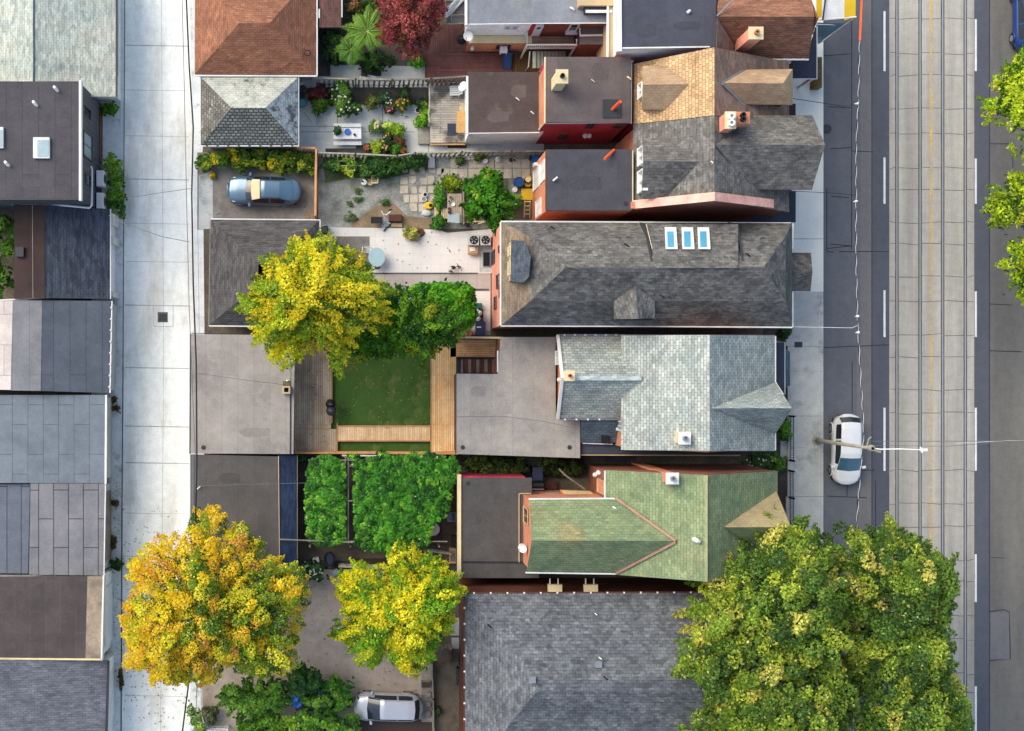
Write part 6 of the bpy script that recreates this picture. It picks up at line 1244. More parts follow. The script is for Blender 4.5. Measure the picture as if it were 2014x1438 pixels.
for i in range(5): p, r_ = Vector(q[i]), Vector(q[i + 1]); m_ = (p + r_) / 2; b.obox((m_.x, m_.y), (r_ - p).length + .06, .08, 0, .42, math.atan2((r_ - p).y, (r_ - p).x), 0)
b.build('box', [M['tan'], M['soil']], t)
# ---------------------------------------------------------------- small things in the gardens
def pot(name, label, px, py, r, hgt, m, soil=True, z=0, cat='pot', inner='soil', group=None):
    c_ = W(px, py, z); t = thing(name, label, cat, (c_.x, c_.y, z), group)
    MB().lathe((c_.x, c_.y, z), [(r * .78, 0), (r * .95, hgt * .85), (r * 1.06, hgt * .86), (r * 1.06, hgt), (r * .9, hgt), (r * .86, hgt * .8)], 16).build('body', M[m], t, smooth=False)
    if soil: MB().lathe((c_.x, c_.y, z), [(r * .87, hgt * .7), (r * .87, hgt * .84)], 14).build('filling', M[inner], t)
    return t
def barrel(name, label, px, py, r, hgt, m, lid, lidz=0, cat='barrel'):
    c_ = W(px, py); t = thing(name, label, cat, (c_.x, c_.y, 0))
    MB().lathe((c_.x, c_.y, 0), [(r * .9, 0), (r, hgt * .3), (r * 1.03, hgt * .33), (r, hgt * .36), (r, hgt * .66), (r * 1.03, hgt * .69), (r, hgt * .72), (r * .97, hgt), (r * .88, hgt), (r * .88, hgt * .93)], 20).build('body', M[m], t)
    MB().lathe((c_.x, c_.y, hgt * .9 + lidz), [(r * .87, 0), (r * .87, .03)], 20).build('lid', M[lid], t); return t
def boxy(name, label, cat, px, py, sx, sy, hgt, m, rot=0, z=0, lid=None, lidm=None, feet=False):
    c_ = W(px, py, z); t = thing(name, label, cat, (c_.x, c_.y, z))
    b_ = MB(); b_.obox((c_.x, c_.y), sx, sy, z + (.05 if feet else 0), z + hgt, rot); b_.build('body', M[m], t)
    if lid: b_ = MB(); b_.obox((c_.x, c_.y), sx * lid, sy * lid, z + hgt, z + hgt + .05, rot); b_.build('lid', M[lidm or m], t)
    return t
def bin_(label, px, py, m, lidm, rot=0, open_=False, sx=.62, sy=.75, hgt=1.05):
    c_ = W(px, py); t = thing('wheelie_bin', label, 'bin', (c_.x, c_.y, 0)); ca, sa = math.cos(rot), math.sin(rot)
    L = lambda u, v, z: (c_.x + ca * u - sa * v, c_.y + sa * u + ca * v, z)
    b_ = MB(); lo = [L(-sx * .4, -sy * .38, .08), L(sx * .4, -sy * .38, .08), L(sx * .4, sy * .38, .08), L(-sx * .4, sy * .38, .08)]; hi = [L(-sx * .5, -sy * .5, hgt), L(sx * .5, -sy * .5, hgt), L(sx * .5, sy * .5, hgt), L(-sx * .5, sy * .5, hgt)]
    for i in range(4): b_.face([lo[i], lo[(i + 1) % 4], hi[(i + 1) % 4], hi[i]])
    b_.face(hi); b_.build('body', M[m], t)
    b_ = MB(); pts = []
    for u, v in ((-.5, -.42), (-.42, -.54), (.42, -.54), (.5, -.42), (.5, .5), (-.5, .5)): pts.append(L(sx * u * 1.08, sy * v * 1.08, hgt + .07))
    b_.slab(pts, .06); lid = b_.build('lid', M[lidm], t)
    b_ = MB(); b_.tube([L(-sx * .45, sy * .6, hgt), L(sx * .45, sy * .6, hgt)], .025, 6); b_.build('handle', M['black'], lid)
    for s_ in (-1, 1): b_ = MB(); b_.tube([L(s_ * sx * .42 - .03, sy * .4, .12), L(s_ * sx * .42 + .03, sy * .4, .12)], .12, 12); b_.build('wheel', M['rubber'], t)
    return t
def bag(label, px, py, r, m, z=0, hgt=.35):
    c_ = W(px, py, z); t = MB(); n = 10
    t.lathe((0, 0, 0), [(r * .7, 0), (r, hgt * .3), (r * .9, hgt * .65), (r * .45, hgt * .88), (r * .18, hgt), (r * .3, hgt * 1.12)], 11)
    t.v = [(x * random.uniform(.85, 1.15) , y * random.uniform(.85, 1.15), zz) for x, y, zz in t.v]
    o = t.build('garbage_bag', M[m], None, smooth=True, local=True); o.location = (c_.x, c_.y, z); return tag(o, label, 'bag')
# picnic table
c = W(683, 264); t = thing('picnic_table', 'white painted picnic table with two benches on the grey patio', 'picnic table', (c.x, c.y, 0))
def rbox(nm, x0, y0, x1, y1, z0, z1, m): a, d = W(x0, y1, z1), W(x1, y0, z1); return MB().box(a.x, d.x, a.y, d.y, z0, z1).build(nm, m, t)
PW = planks('plank_white', C(238, 240, 242), C(225, 228, 232), wdt=.17, mortar=.7, vary=.03)
rbox('tabletop', 655.5, 252.5, 710.5, 273, .7, .75, PW); rbox('bench', 656, 243, 710, 250, .4, .45, PW); rbox('bench', 656, 278, 711, 285, .4, .45, PW)
for x in (664, 701): 
    b = MB(); x_ = wx(x, .4); y0, y1 = wy(283, .2), wy(246, .2); b.tube([(x_, y0, .38), (x_, y1, .38)], .04, 4); b.tube([(x_, wy(258, .5), .72), (x_, y1 - .1, .02)], .04, 4); b.tube([(x_, wy(268, .5), .72), (x_, y0 + .1, .02)], .04, 4); b.build('trestle', M['white_trim'], t)
pot('plant_bowl', 'dark green potted herb on the picnic table', 664.5, 260, .2, .14, 'black', z=.75, inner='turf')
bush('herb', 'leafy green herb growing in the bowl on the picnic table', 'plant', 664, 258.5, 7, 7, 1.15, [(2, (70, 104, 56)), (1, (50, 84, 42))], leaf=.1)
pot('blue_bowl', 'blue bowl in the middle of the picnic table', 683.5, 260, .19, .12, 'blue_plastic', z=.75, cat='bowl', inner='blue_tarp')
pot('cup', 'small dark cup on the right end of the picnic table', 697.5, 265.5, .08, .12, 'black', z=.75, cat='cup', inner='black')
# stacked pots by the white garage
bag('white bag against the lichen roofed garage wall', 590, 168, .28, 'white_plastic')
barrel('storage_tub', 'grey round tub beside the lichen roofed garage', 596, 178, .27, .5, 'grey_metal', 'dark_metal', cat='tub')
barrel('storage_tub', 'dark green tub below the grey round tub', 594, 190, .28, .55, 'green_plastic', 'black', cat='tub')
barrel('storage_tub', 'teal water tub lowest beside the lichen roofed garage', 595, 204, .26, .45, 'teal', 'teal', cat='tub')
pot('planter_tub', 'yellow planter next to the grey tub', 607, 180, .2, .35, 'yellow'); pot('planter_tub', 'yellow planter lowest in the cluster of pots', 613, 197, .18, .3, 'yellow')
pot('planter_tub', 'terracotta pot with pink rim among the garden pots', 610, 190, .22, .42, 'terracotta', inner='terracotta')
c = W(605, 230); t = thing('broom', 'straw broom lying on the grey patio', 'broom', (c.x, c.y, 0)); b = MB(); b.tube([W(598, 221, .04), W(615, 243, .04)], .018, 5); b.build('handle', M['tan'], t)
b = MB(); b.slab([W(594, 220, .06), W(600, 216, .06), W(601, 219, .08), W(596, 223, .08)], .05); b.build('bristle', M['cream'], t)
pot('watering_pot', 'white pot with a dark centre beside the corner planter', 821, 219, .17, .35, 'white_plastic', inner='black')
for i, (x, y, w_, d_, r_) in enumerate(((722, 153, 1.0, .12, -.1), (738, 155, .9, .16, -.08), (755, 157, 1.2, .1, -.06), (730, 150, .7, .1, -.2))):
    c_ = W(x, y, .1); b = MB(); b.obox((0, 0), w_, d_, 0, .06 + i * .02, r_); o = b.build('timber_offcut', M['white_wall'], None, local=True); o.location = (c_.x, c_.y, .02); tag(o, 'white painted board lying above the old picket fence', 'board', 'white boards by the picket fence')
def chair(label, px, py, m, rot, z=0, w_=.5, kind='armchair'):
    c_ = W(px, py, z + .4); t = thing('garden_chair', label, 'chair', (c_.x, c_.y, z)); ca, sa = math.cos(rot), math.sin(rot)
    T = lambda u, v, zz: (c_.x + ca * u - sa * v, c_.y + sa * u + ca * v, z + zz)
    b_ = MB()
    for k in range(4): u0 = -w_ / 2 + k * w_ / 4; b_.slab([T(u0 + .01, -w_ / 2, .43), T(u0 + w_ / 4 - .02, -w_ / 2, .43), T(u0 + w_ / 4 - .02, w_ / 2, .42), T(u0 + .01, w_ / 2, .42)], .03)
    b_.build('seat', M[m], t)
    b_ = MB()
    for k in range(4): u0 = -w_ / 2 + k * w_ / 4; b_.slab([T(u0 + .01, w_ / 2, .45), T(u0 + w_ / 4 - .03, w_ / 2, .45), T(u0 + w_ / 4 - .03, w_ / 2 + .2, .9), T(u0 + .01, w_ / 2 + .2, .9)], .03)
    b_.tube([T(-w_ / 2, w_ / 2 + .2, .9), T(w_ / 2, w_ / 2 + .2, .9)], .03, 5); b_.build('backrest', M[m], t)
    for s_ in (-1, 1): b_ = MB(); b_.tube([T(s_ * w_ / 2, -w_ / 2, .42), T(s_ * w_ / 2, -w_ / 2, .65), T(s_ * w_ / 2, w_ / 2 + .1, .67)], .025, 5); b_.build('armrest', M[m], t)
    for u, v in ((-1, -1), (1, -1), (1, 1), (-1, 1)): b_ = MB(); b_.tube([T(u * w_ / 2, v * w_ / 2, .42), T(u * w_ * .55, v * w_ * .58, 0)], .022, 5); b_.build('leg', M[m], t)
    return t
chair('white slatted chair on the weathered deck under the dish', 893, 180, 'white_plastic', -1.57, .5, .55)
chair('cream plastic chair on the weathered deck by the tan mat', 911, 213, 'cream', -1.57, .5, .5)
c = W(908, 240, 1.2); t = thing('table_cloth_table', 'table under a tan cloth on the weathered deck', 'table', (c.x, c.y, .5)); a, d = W(898, 261, 1.2), W(920, 219, 1.2)
MB().box(a.x, d.x, a.y, d.y, 1.18, 1.22).build('tablecloth', surf('tan_cloth', C(214, 170, 112), C(196, 152, 98), brick=dict(w=.5, h=.5, off=0., vary=.05, mortar=.85, ms=.01)), t)
for x, y in ((a.x + .06, a.y + .06), (d.x - .06, a.y + .06), (d.x - .06, d.y - .06), (a.x + .06, d.y - .06)): MB().box(x - .03, x + .03, y - .03, y + .03, .5, 1.18).build('leg', M['brown_wood'], t)
c = W(888, 255, .5); t = MB(); a, d = W(880, 266, .53), W(896, 243, .53); t.box(a.x - c.x, d.x - c.x, a.y - c.y, d.y - c.y, 0, .03); o = t.build('door_mat', surf('mat_navy', C(66, 74, 92), C(54, 62, 80), fine=.2), None, local=True); o.location = (c.x, c.y, .505); tag(o, 'dark navy mat on the weathered deck', 'mat')
# red deck props
c = W(1002, 120); t = thing('garden_slide', 'bent dark blue plastic slide lying on the red deck', 'slide', (c.x, c.y, 0))
b = MB(); rows = [(1012, 100, .9), (1003, 103, .95), (998, 110, .85), (997, 122, .65), (996, 135, .5)]
for (x0, y0, z0), (x1, y1, z1) in zip(rows, rows[1:]): b.slab([W(x0 - 7, y0, z0), W(x0 + 8, y0 + 1, z0), W(x1 + 8, y1 + 1, z1), W(x1 - 8, y1, z1)], .05)
b.build('bed', M['blue_plastic'], t); b = MB(); b.tube([W(x - 8, y, z + .05) for x, y, z in rows], .04, 5); b.build('side_edge', M['navy_plastic'], t); b = MB(); b.tube([W(x + 8, y + 1, z + .05) for x, y, z in rows], .04, 5); b.build('side_edge', M['navy_plastic'], t)
for y, z in ((103, .9), (133, .5)): MB().tube([W(998, y, .3), W(998, y, z - .05)], .05, 6).build('leg', M['navy_plastic'], t)
def bbq(label, px, py, m, z=0, r=.3, rot=0.):
    c_ = W(px, py, z + .9); t = thing('barbecue', label, 'barbecue', (c_.x, c_.y, z))
    MB().lathe((c_.x, c_.y, z + .6), [(r * .4, -.05), (r * .9, .12), (r, .25), (r, .28), (r * .92, .4), (r * .6, .52), (r * .15, .57)], 18).build('kettle', M[m], t, smooth=True)
    b_ = MB(); b_.tube([(c_.x - .06, c_.y, z + 1.18), (c_.x - .04, c_.y, z + 1.24), (c_.x + .08, c_.y, z + 1.24), (c_.x + .1, c_.y, z + 1.18)], .02, 5); b_.build('handle', M['steel'], t)
    for k in range(3): a_ = 2.1 * k + rot; b_ = MB(); b_.tube([(c_.x + r * .5 * math.cos(a_), c_.y + r * .5 * math.sin(a_), z + .62), (c_.x + r * 1.15 * math.cos(a_), c_.y + r * 1.15 * math.sin(a_), z)], .022, 5); b_.build('leg', M['steel'], t)
    return t
bbq('black kettle barbecue standing on the red deck below the dish', 908, 78, 'black', .35)
bbq('black kettle barbecue on the edge of the lawn', 650, 795, 'black', .3, .32); bbq('grey kettle barbecue next to the black one by the lawn', 651, 808, 'dark_metal', .3, .32)
boxy('speaker_box', 'small grey box lying on the lawn', 'box', 735, 699, .22, .3, .2, 'white_wall', .5, .02, .8, 'dark_metal')
# gravel yard
barrel('stool', 'round white stool in the gravel yard', 716, 360, .19, .4, 'white_plastic', 'white_wall', cat='stool'); pot('planter_tub', 'cream rimmed pot beside the round white stool', 728, 360, .19, .35, 'cream', inner='olive' if 'olive' in M else 'tan')
chair('white framed chair half hidden in the dark fence plants', 737, 350, 'cream', 3.14, 0, .42)
c = W(755, 432); t = thing('exercise_bike', 'white framed exercise bike with a black seat by the tiled patio', 'exercise bike', (c.x, c.y, 0))
b = MB(); b.tube([W(740, 440, .15), W(757, 438, .25), W(768, 440, .15)], .05, 6); b.tube([W(757, 448, .1), W(757, 438, .25), W(758, 428, .9), W(753, 420, 1.15)], .05, 6); b.tube([W(750, 415, 1.2), W(753, 421, 1.15), W(760, 423, 1.12), W(768, 416, 1.2)], .04, 6); b.tube([W(752, 446, .06), W(758, 450, .06)], .06, 6); b.build('frame', M['white_plastic'], t)
MB().obox(tuple(W(741, 433, .6))[:2], .75, .42, .45, .62).build('seat', M['black'], t); b = MB(); b.tube([W(764, 414, 1.22), W(771, 412, 1.22)], .05, 6); b.tube([W(754, 455, .1), W(760, 448, .1)], .04, 6); b.build('grip', M['black'], t)
MB().lathe(tuple(W(757, 438, .1)), [(.3, 0), (.32, .05), (.3, .1)], 16).build('flywheel', M['steel'], t)
boxy('timber_box', 'dark brown wooden box beside the exercise bike', 'box', 777, 430, .85, .46, .35, 'brown_wood', 0, 0, .92, 'brown_wood')
c_ = W(780, 443); b = MB(); b.obox((0, 0), .7, .22, 0, .08, -.03); b.obox((.03, .01), .66, .05, .08, .1, -.03); o = b.build('plank_offcut', M['tan'], None, local=True); o.location = (c_.x, c_.y, .02); tag(o, 'tan timber plank on the gravel beside the exercise bike', 'plank')
# pavers
def paver(px, py, w_, h_, label, group, shape=0, rot=0):
    c_ = W(px, py); b_ = MB(); a, d = w_ * S / 2, h_ * S / 2
    P = [[(-a, -d), (a, -d), (a, d), (-a, d)], [(-a, -d), (a, -d), (a, d * .2), (a * .5, d), (-a, d)], [(-a * .5, -d), (a, -d), (a, d), (-a, d), (-a, 0)], [(-a, -d * .3), (-a * .2, -d), (a, -d), (a, d), (-a * .7, d * .8)], [(-a, -d), (a * .3, -d), (a, 0), (a * .8, d), (-a, d)]][shape]
    ca, sa = math.cos(rot), math.sin(rot); b_.prism([(ca * x - sa * y, sa * x + ca * y) for x, y in P], 0, .05)
    o = b_.build('paver', M['paver'], None, local=True); o.location = (c_.x, c_.y, .012); return tag(o, label, 'paver', group)
xs_ = [876, 894, 911, 929, 946, 964, 981, 998, 1016, 1033]
for i, x in enumerate(xs_):
    for y, h_ in ((322, 17), (341.5, 19)):
        if x < 880 and y < 330: continue
        paver(x + random.uniform(-.5, .5), y, 16.4, h_, 'square stone paver of the paved strip below the pale picket fence', 'pavers of the strip below the picket fence', 0, random.uniform(-.015, .015))
for x, y, w_, h_, s_ in ((796, 337, 11, 9, 3), (811, 337, 11, 12, 1), (830, 335, 10, 13, 2), (849, 333, 15, 14, 2), (866, 337, 15, 13, 4), (795, 356, 15, 15, 1), (812, 354, 15, 15, 4), (833, 357, 14, 13, 2), (848, 355, 14, 16, 4), (795, 373, 16, 16, 0), (815, 374, 11, 14, 1), (831, 374, 15, 16, 3), (848, 373, 12, 14, 1), (799, 391, 12, 16, 2), (814, 391, 15.5, 16, 0), (831, 390, 15, 16, 0), (847, 391, 13, 12, 4), (813, 408, 15, 16, 2), (831, 409, 14, 15, 1), (866, 355, 10, 12, 3)):
    paver(x, y, w_, h_, 'pale irregular stone slab of the rounded path in the gravel yard', 'irregular slabs of the rounded path', s_, random.uniform(-.06, .06))
c_ = W(840, 420); b = MB(); b.lathe((0, 0, 0), [(.36, 0), (.34, .1), (.22, .2), (.05, .24)], 9, ry=.7); b.v = [(x * random.uniform(.85, 1.15), y * random.uniform(.85, 1.15), z) for x, y, z in b.v]; o = b.build('rock', M['stucco'], None, local=True); o.location = (c_.x, c_.y, 0); tag(o, 'pale angular rock below the yellow toy', 'rock')
pot('bucket', 'white bucket full of dark soil on the rounded slab path', 836, 384, .14, .3, 'white_plastic', cat='bucket', inner='black'); pot('bucket', 'white bucket below the soil filled one on the slab path', 834, 393, .16, .28, 'white_plastic', cat='bucket', inner='grey_metal')
pot('bucket', 'white bucket at the end of the paved strip', 892, 346, .15, .32, 'white_plastic', cat='bucket', inner='black')
c = W(843, 405); t = thing('toy_sink', 'yellow plastic garden tub with a dark hole on the slabs', 'tub', (c.x, c.y, 0)); b = MB(); b.lathe((c.x, c.y, 0), [(.3, 0), (.32, .2), (.26, .25)], 9, ry=.8); b.build('body', M['yellow'], t); MB().lathe((c.x + .12, c.y, .2), [(.12, 0), (.12, .07)], 12).build('hole', M['black'], t)
c = W(893, 408, .8); t = thing('work_table', 'weathered timber work table in the middle of the cluttered garden', 'table', (c.x, c.y, 0)); a, d = W(880, 438, .8), W(908, 381, .8)
MB().box(a.x, d.x, a.y, d.y, .76, .8).build('tabletop', planks('plank_table', C(186, 168, 150), C(160, 144, 130), swap=True), t)
for x, y in ((a.x + .05, a.y + .05), (d.x - .05, a.y + .05), (d.x - .05, d.y - .05), (a.x + .05, d.y - .05)): MB().box(x - .04, x + .04, y - .04, y + .04, 0, .76).build('leg', M['grey_wood'], t)
pot('jar', 'white jar with a dark mouth on the work table', 883, 397, .09, .2, 'white_plastic', z=.8, cat='jar', inner='black'); pot('dish', 'white dish on the work table', 891, 402, .13, .08, 'white_plastic', z=.8, cat='dish', inner='white_wall'); pot('planter_tub', 'small olive pot on the top end of the work table', 886, 389, .1, .14, 'tan', z=.8)
pot('planter_tub', 'dark pot at the left edge of the work table', 883.5, 411, .09, .15, 'brown_wood', z=.8); pot('planter_tub', 'black pot at the left edge of the work table', 883.5, 418, .1, .15, 'black', z=.8)
c = W(891, 430, .85); t = thing('glass_sheets', 'stack of old glass panes on the lower end of the work table', 'glass panes', (c.x, c.y, .8))
for i, (x0, y0, x1, y1) in enumerate(((881, 421, 890, 437), (887, 422, 899, 438), (896, 420, 904, 439))): a, d = W(x0, y1, .85), W(x1, y0, .85); MB().box(a.x, d.x, a.y, d.y, .82 + .03 * i, .84 + .03 * i).build('pane', M['glass_pale'], t)
c = W(873, 418, .3); t = thing('crate', 'slatted cream crate next to the work table', 'crate', (c.x, c.y, 0)); b = MB()
for i in range(4): x = wx(868 + i * 3.2, .4); b.box(x, x + .07, wy(430, .4), wy(410, .4), .36, .4)
b.build('slat', M['cream'], t); b = MB(); b.box(wx(868, .3), wx(879, .3), wy(430, .3), wy(409.5, .3), 0, .34); b.build('body', M['brown_wood'], t)
boxy('wood_sheet', 'cream sheet of board lying beside the crate', 'board', 859, 417, .3, .55, .12, 'cream', .1, 0, .6, 'tan')
boxy('storage_box', 'blue grey plastic box beside the fence plants', 'box', 848, 320, .4, .75, .35, 'grey_metal', 0, 0, 1.05, 'steel')
c = W(915, 311); t = thing('gutter_lengths', 'white plastic gutter lengths lying below the picket fence', 'gutter lengths', (c.x, c.y, 0))
for y in (309, 313): MB().tube([W(894, y, .12), W(936, y - 1, .12)], .055, 6).build('length', M['white_plastic'], t)
MB().tube([W(922, 306, .2), W(923, 315, .2)], .05, 5).build('clip', M['steel'], t)
barrel('bucket', 'white lidded bucket on the paved strip', 954, 318, .16, .3, 'white_plastic', 'white_wall', cat='bucket'); bag('white bag on the paved strip between the buckets', 979, 314, .22, 'white_wall', 0, .3)
pot('planter_tub', 'brown pot on the right of the paved strip', 1004, 316, .12, .25, 'brown_wood'); pot('planter_tub', 'white pot with dark soil on the right of the paved strip', 1011, 316, .11, .24, 'white_plastic')
barrel('tub', 'blue tub against the fence by the brick back wall', 1053, 314, .26, .4, 'blue_tarp', 'blue_tarp', cat='tub'); pot('planter_tub', 'black pot beside the blue tub at the fence end', 1043, 313, .14, .3, 'black')
barrel('rain_barrel', 'big blue open rain barrel by the brick back wall', 1018.5, 361, .33, .75, 'blue_plastic', 'navy_plastic', -.05)
c = W(1037, 358); t = thing('yellow_stool', 'yellow stand under a black pot by the brick back wall', 'stand', (c.x, c.y, 0)); MB().lathe((c.x, c.y, 0), [(.3, 0), (.26, .38), (.3, .42)], 12, ry=1.3).build('seat', M['yellow'], t)
barrel('cooking_pot', 'black pot with a cream lid standing on the yellow stand', 1036, 356.5, .22, .3, 'black', 'cream', .06, cat='pot').location.z = .42
barrel('bucket', 'white tub in front of the blue rain barrel', 1012, 374, .17, .3, 'white_plastic', 'white_wall', cat='bucket')
boxy('bench', 'pale yellow timber bench against the brick back wall', 'bench', 1036, 384, .75, .7, .35, 'cream', 0, 0, 1.04, 'yellow')
c = W(1037, 411, .5); t = thing('ladder', 'short cream ladder leaning by the brick back wall', 'ladder', (c.x, c.y, 0)); b = MB()
for x in (1032, 1043): b.tube([W(x, 396, 1.2), W(x - 1, 428, .1)], .05, 5)
b.build('stile', M['cream'], t)
for y, z in ((397, 1.15), (405, .9), (413, .6), (421, .35)): MB().tube([W(1032, y, z), W(1043, y, z)], .04, 5).build('rung', M['cream'], t)
c = W(925, 430); t = thing('branch_pile', 'pale trimmed branches along the edge under the garden tree', 'branches', (c.x, c.y, 0)); b = MB()
for a in ((911, 395, 918, 405), (912, 402, 917, 436), (917, 412, 921, 438), (924, 418, 936, 437), (914, 437, 955, 435), (920, 425, 930, 440), (940, 440, 960, 434)): b.tube([W(a[0], a[1], .3), W((a[0] + a[2]) / 2 + 1, (a[1] + a[3]) / 2, .4), W(a[2], a[3], .25)], [.05, .045, .03], 5)
b.build('branch', M['cream'], t)
pot('planter_tub', 'grey ring pot in the narrow bed above the white tiles', 921, 445, .17, .22, 'grey_metal')
c = W(690, 330, .6); t = thing('wire_trellis', 'yellowish wire trellis frame over the vegetable vine', 'trellis', (c.x, c.y, 0)); b = MB()
for a in ((664, 306, 664, 332), (681, 308, 682, 316), (664, 326, 714, 326), (696, 306, 698, 337), (682, 326, 682, 336), (682, 336, 698, 335), (640, 318, 690, 316)): b.tube([W(a[0], a[1], .8), W(a[2], a[3], .8)], .03, 5)
b.tube([W(714, 326, .8), W(716, 316, .9), W(720, 308, 1.0)], .03, 5); b.tube([W(673, 326, .7), W(672, 333, .6), W(680, 337, .6)], .03, 5); b.build('frame', surf('wire_yellow', C(206, 206, 140), C(180, 180, 110)), t)
for x in (664, 698, 714): MB().tube([W(x, 326, 0), W(x, 326, .8)], .02, 4).build('leg', M['grey_wood'], t)
# tiled patio
c = W(741, 506, .72); t = thing('glass_table', 'round glass table on the white tiles beside the golden tree', 'table', (c.x, c.y, 0))
MB().lathe((c.x, c.y, .7), [(.52, 0), (.54, .01), (.54, .025), (.5, .03)], 28, ry=1.15).build('tabletop', surf('table_glass', C(170, 200, 206), C(160, 190, 200), rough=.08, spec=.6, fine=0), t)
for k in range(4): a_ = .78 + 1.57 * k; MB().tube([(c.x + .4 * math.cos(a_), c.y + .45 * math.sin(a_), .7), (c.x + .3 * math.cos(a_), c.y + .34 * math.sin(a_), 0)], .025, 6).build('leg', M['steel'], t)
for (x, y, lab) in ((751, 504, 'round metal stool right of the glass table'), (743.5, 525, 'round metal stool below the glass table')):
    c = W(x, y, .45); t = thing('stool', lab, 'stool', (c.x, c.y, 0)); b = MB(); b.tube([(c.x + .14 * math.cos(q), c.y + .14 * math.sin(q), .45) for q in [i * math.pi / 8 for i in range(17)]], .03, 5, cap=False); b.build('rim', M['dark_metal'], t)
    MB().lathe((c.x, c.y, .42), [(.13, 0), (.13, .02)], 16).build('seat', M['grey_metal'], t)
    for k in range(3): MB().tube([(c.x + .12 * math.cos(2.1 * k), c.y + .12 * math.sin(2.1 * k), .42), (c.x + .17 * math.cos(2.1 * k), c.y + .17 * math.sin(2.1 * k), 0)], .015, 5).build('leg', M['dark_metal'], t)
chair('black and white folding chair left of the glass table', 724, 492, 'white_plastic', 1.57, 0, .34)
for i, (x, lab) in enumerate(((932, 'left one of two grey air conditioning condensers on the white tiles'), (955, 'right one of two grey air conditioning condensers, nearest the brick wall'))):
    c = W(x, 472, .8); t = thing('condenser_unit', lab, 'air conditioner', (c.x, c.y, 0), 'air conditioning condensers'); MB().box(c.x - .33, c.x + .33, c.y - .33, c.y + .33, .05, .78).build('casing', M['stucco'], t)
    MB().lathe((c.x, c.y, .78), [(.27, 0), (.27, .03), (.22, .04)], 20).build('fan_well', M['black'], t)
    b = MB()
    for k in range(5): a_ = 1.257 * k; b.slab([(c.x + .05 * math.cos(a_), c.y + .05 * math.sin(a_), .835), (c.x + .21 * math.cos(a_), c.y + .21 * math.sin(a_), .83), (c.x + .2 * math.cos(a_ + .5), c.y + .2 * math.sin(a_ + .5), .845)], .01)
    b.build('fan_blade', M['steel'], t)
c = W(930, 490, .4); t = thing('cardboard_box', 'open tan cardboard box below the left condenser', 'box', (c.x, c.y, 0)); b = MB(); b.obox((c.x, c.y), .62, .5, 0, .4, .06); b.build('body', M['cardboard'], t)
b = MB(); b.obox((c.x - .02, c.y), .34, .26, .4, .46, .1); b.build('packing', M['white_wall'], t)
for s_ in (-1, 1): b = MB(); b.slab([(c.x - .3, c.y + s_ * .25, .41), (c.x + .3, c.y + s_ * .27, .41), (c.x + .28, c.y + s_ * .38, .34), (c.x - .3, c.y + s_ * .36, .34)], .015); b.build('flap', M['cardboard'], t)
c = W(957, 509); t = thing('basement_hatch', 'black basement window well against the brick back wall', 'hatch', (c.x, c.y, 0)); a, d = W(950, 524, .1), W(964, 496, .1)
b = MB()
for i in range(9): y_ = a.y + (d.y - a.y) * (i + .5) / 9; b.box(a.x + .03, d.x - .03, y_ - .03, y_ + .02, .06, .09)
b.build('grating', M['black'], t); MB().box(a.x, d.x, a.y, d.y, .005, .05).build('pit', M['tar'], t); b = MB(); b.tube([(a.x, a.y, .08), (d.x, a.y, .08), (d.x, d.y, .08), (a.x, d.y, .08), (a.x, a.y, .08)], .03, 4); b.build('frame', M['steel'], t)
c = W(895, 527); t = thing('tricycle', "child's pink and black tricycle on the white tiles", 'tricycle', (c.x, c.y, 0)); b = MB(); b.tube([W(886, 531, .2), W(893, 527, .3), W(900, 523, .35), W(901, 521, .6)], .03, 5); b.tube([W(898, 518, .6), W(904, 524, .6)], .025, 5); b.build('frame', surf('pink_paint', C(200, 120, 120)), t)
for x, y in ((886, 533), (890, 524), (902, 524)): p = W(x, y, .15); MB().tube([(p.x, p.y - .02, .15), (p.x, p.y + .02, .15)], .14, 12).build('wheel', M['black'], t)
MB().obox(tuple(W(893, 527, .4))[:2], .22, .16, .33, .38, .6).build('seat', M['black'], t)
c_ = W(827, 458); b = MB(); b.lathe((0, 0, 0), [(.26, 0), (.27, .08), (.2, .16)], 9); b.v = [(x * random.uniform(.85, 1.15), y * random.uniform(.85, 1.15), z) for x, y, z in b.v]; o = b.build('soil_pit', M['brown_wood'], None, local=True); o.location = (c_.x, c_.y, .012); tag(o, 'dark brown soil mound cut into the white tiles', 'soil mound')
boxy('patio_furniture', 'black metal furniture folded against the charcoal garage corner', 'furniture', 637, 455, .6, .5, .6, 'black', .2, 0, .8, 'dark_metal'); boxy('patio_furniture', 'grey covered furniture below the folded black furniture', 'furniture', 638, 470, .5, .6, .5, 'dark_metal', -.2, 0, .7, 'grey_metal')
bin_('dark navy recycling bin with a pale marking by the cream topped fence', 942, 648, 'navy_plastic', 'navy_plastic', math.pi, sx=.6, sy=.82)
bin_('black bin piled with white bags, lower of two', 940, 628, 'black', 'dark_metal', 1.57, sx=.5, sy=.45, hgt=.9); bin_('black bin piled with white bags, upper of two', 940, 617, 'black', 'dark_metal', 1.57, sx=.5, sy=.45, hgt=.9)
for x, y, lab in ((937, 613, 'white bag on the upper black bin, left'), (943, 616, 'white bag on the upper black bin, right'), (940, 627, 'white bag on the lower black bin')): bag(lab, x, y, .18, 'white_plastic', .97, .2)
boxy('recycling_box', 'teal recycling box at the top of the row of bins', 'box', 940, 602, .45, .35, .35, 'teal', 0, 0, .8, 'green_plastic')
b = MB(); p = W(942, 643.5, 1.13); b.obox((0, 0), .28, .09, 0, .008); o = b.build('bin_sticker', M['white_plastic'], None, local=True); nb = [o_ for o_ in COL.objects if o_.get('label', '').startswith('dark navy recycling')][0]
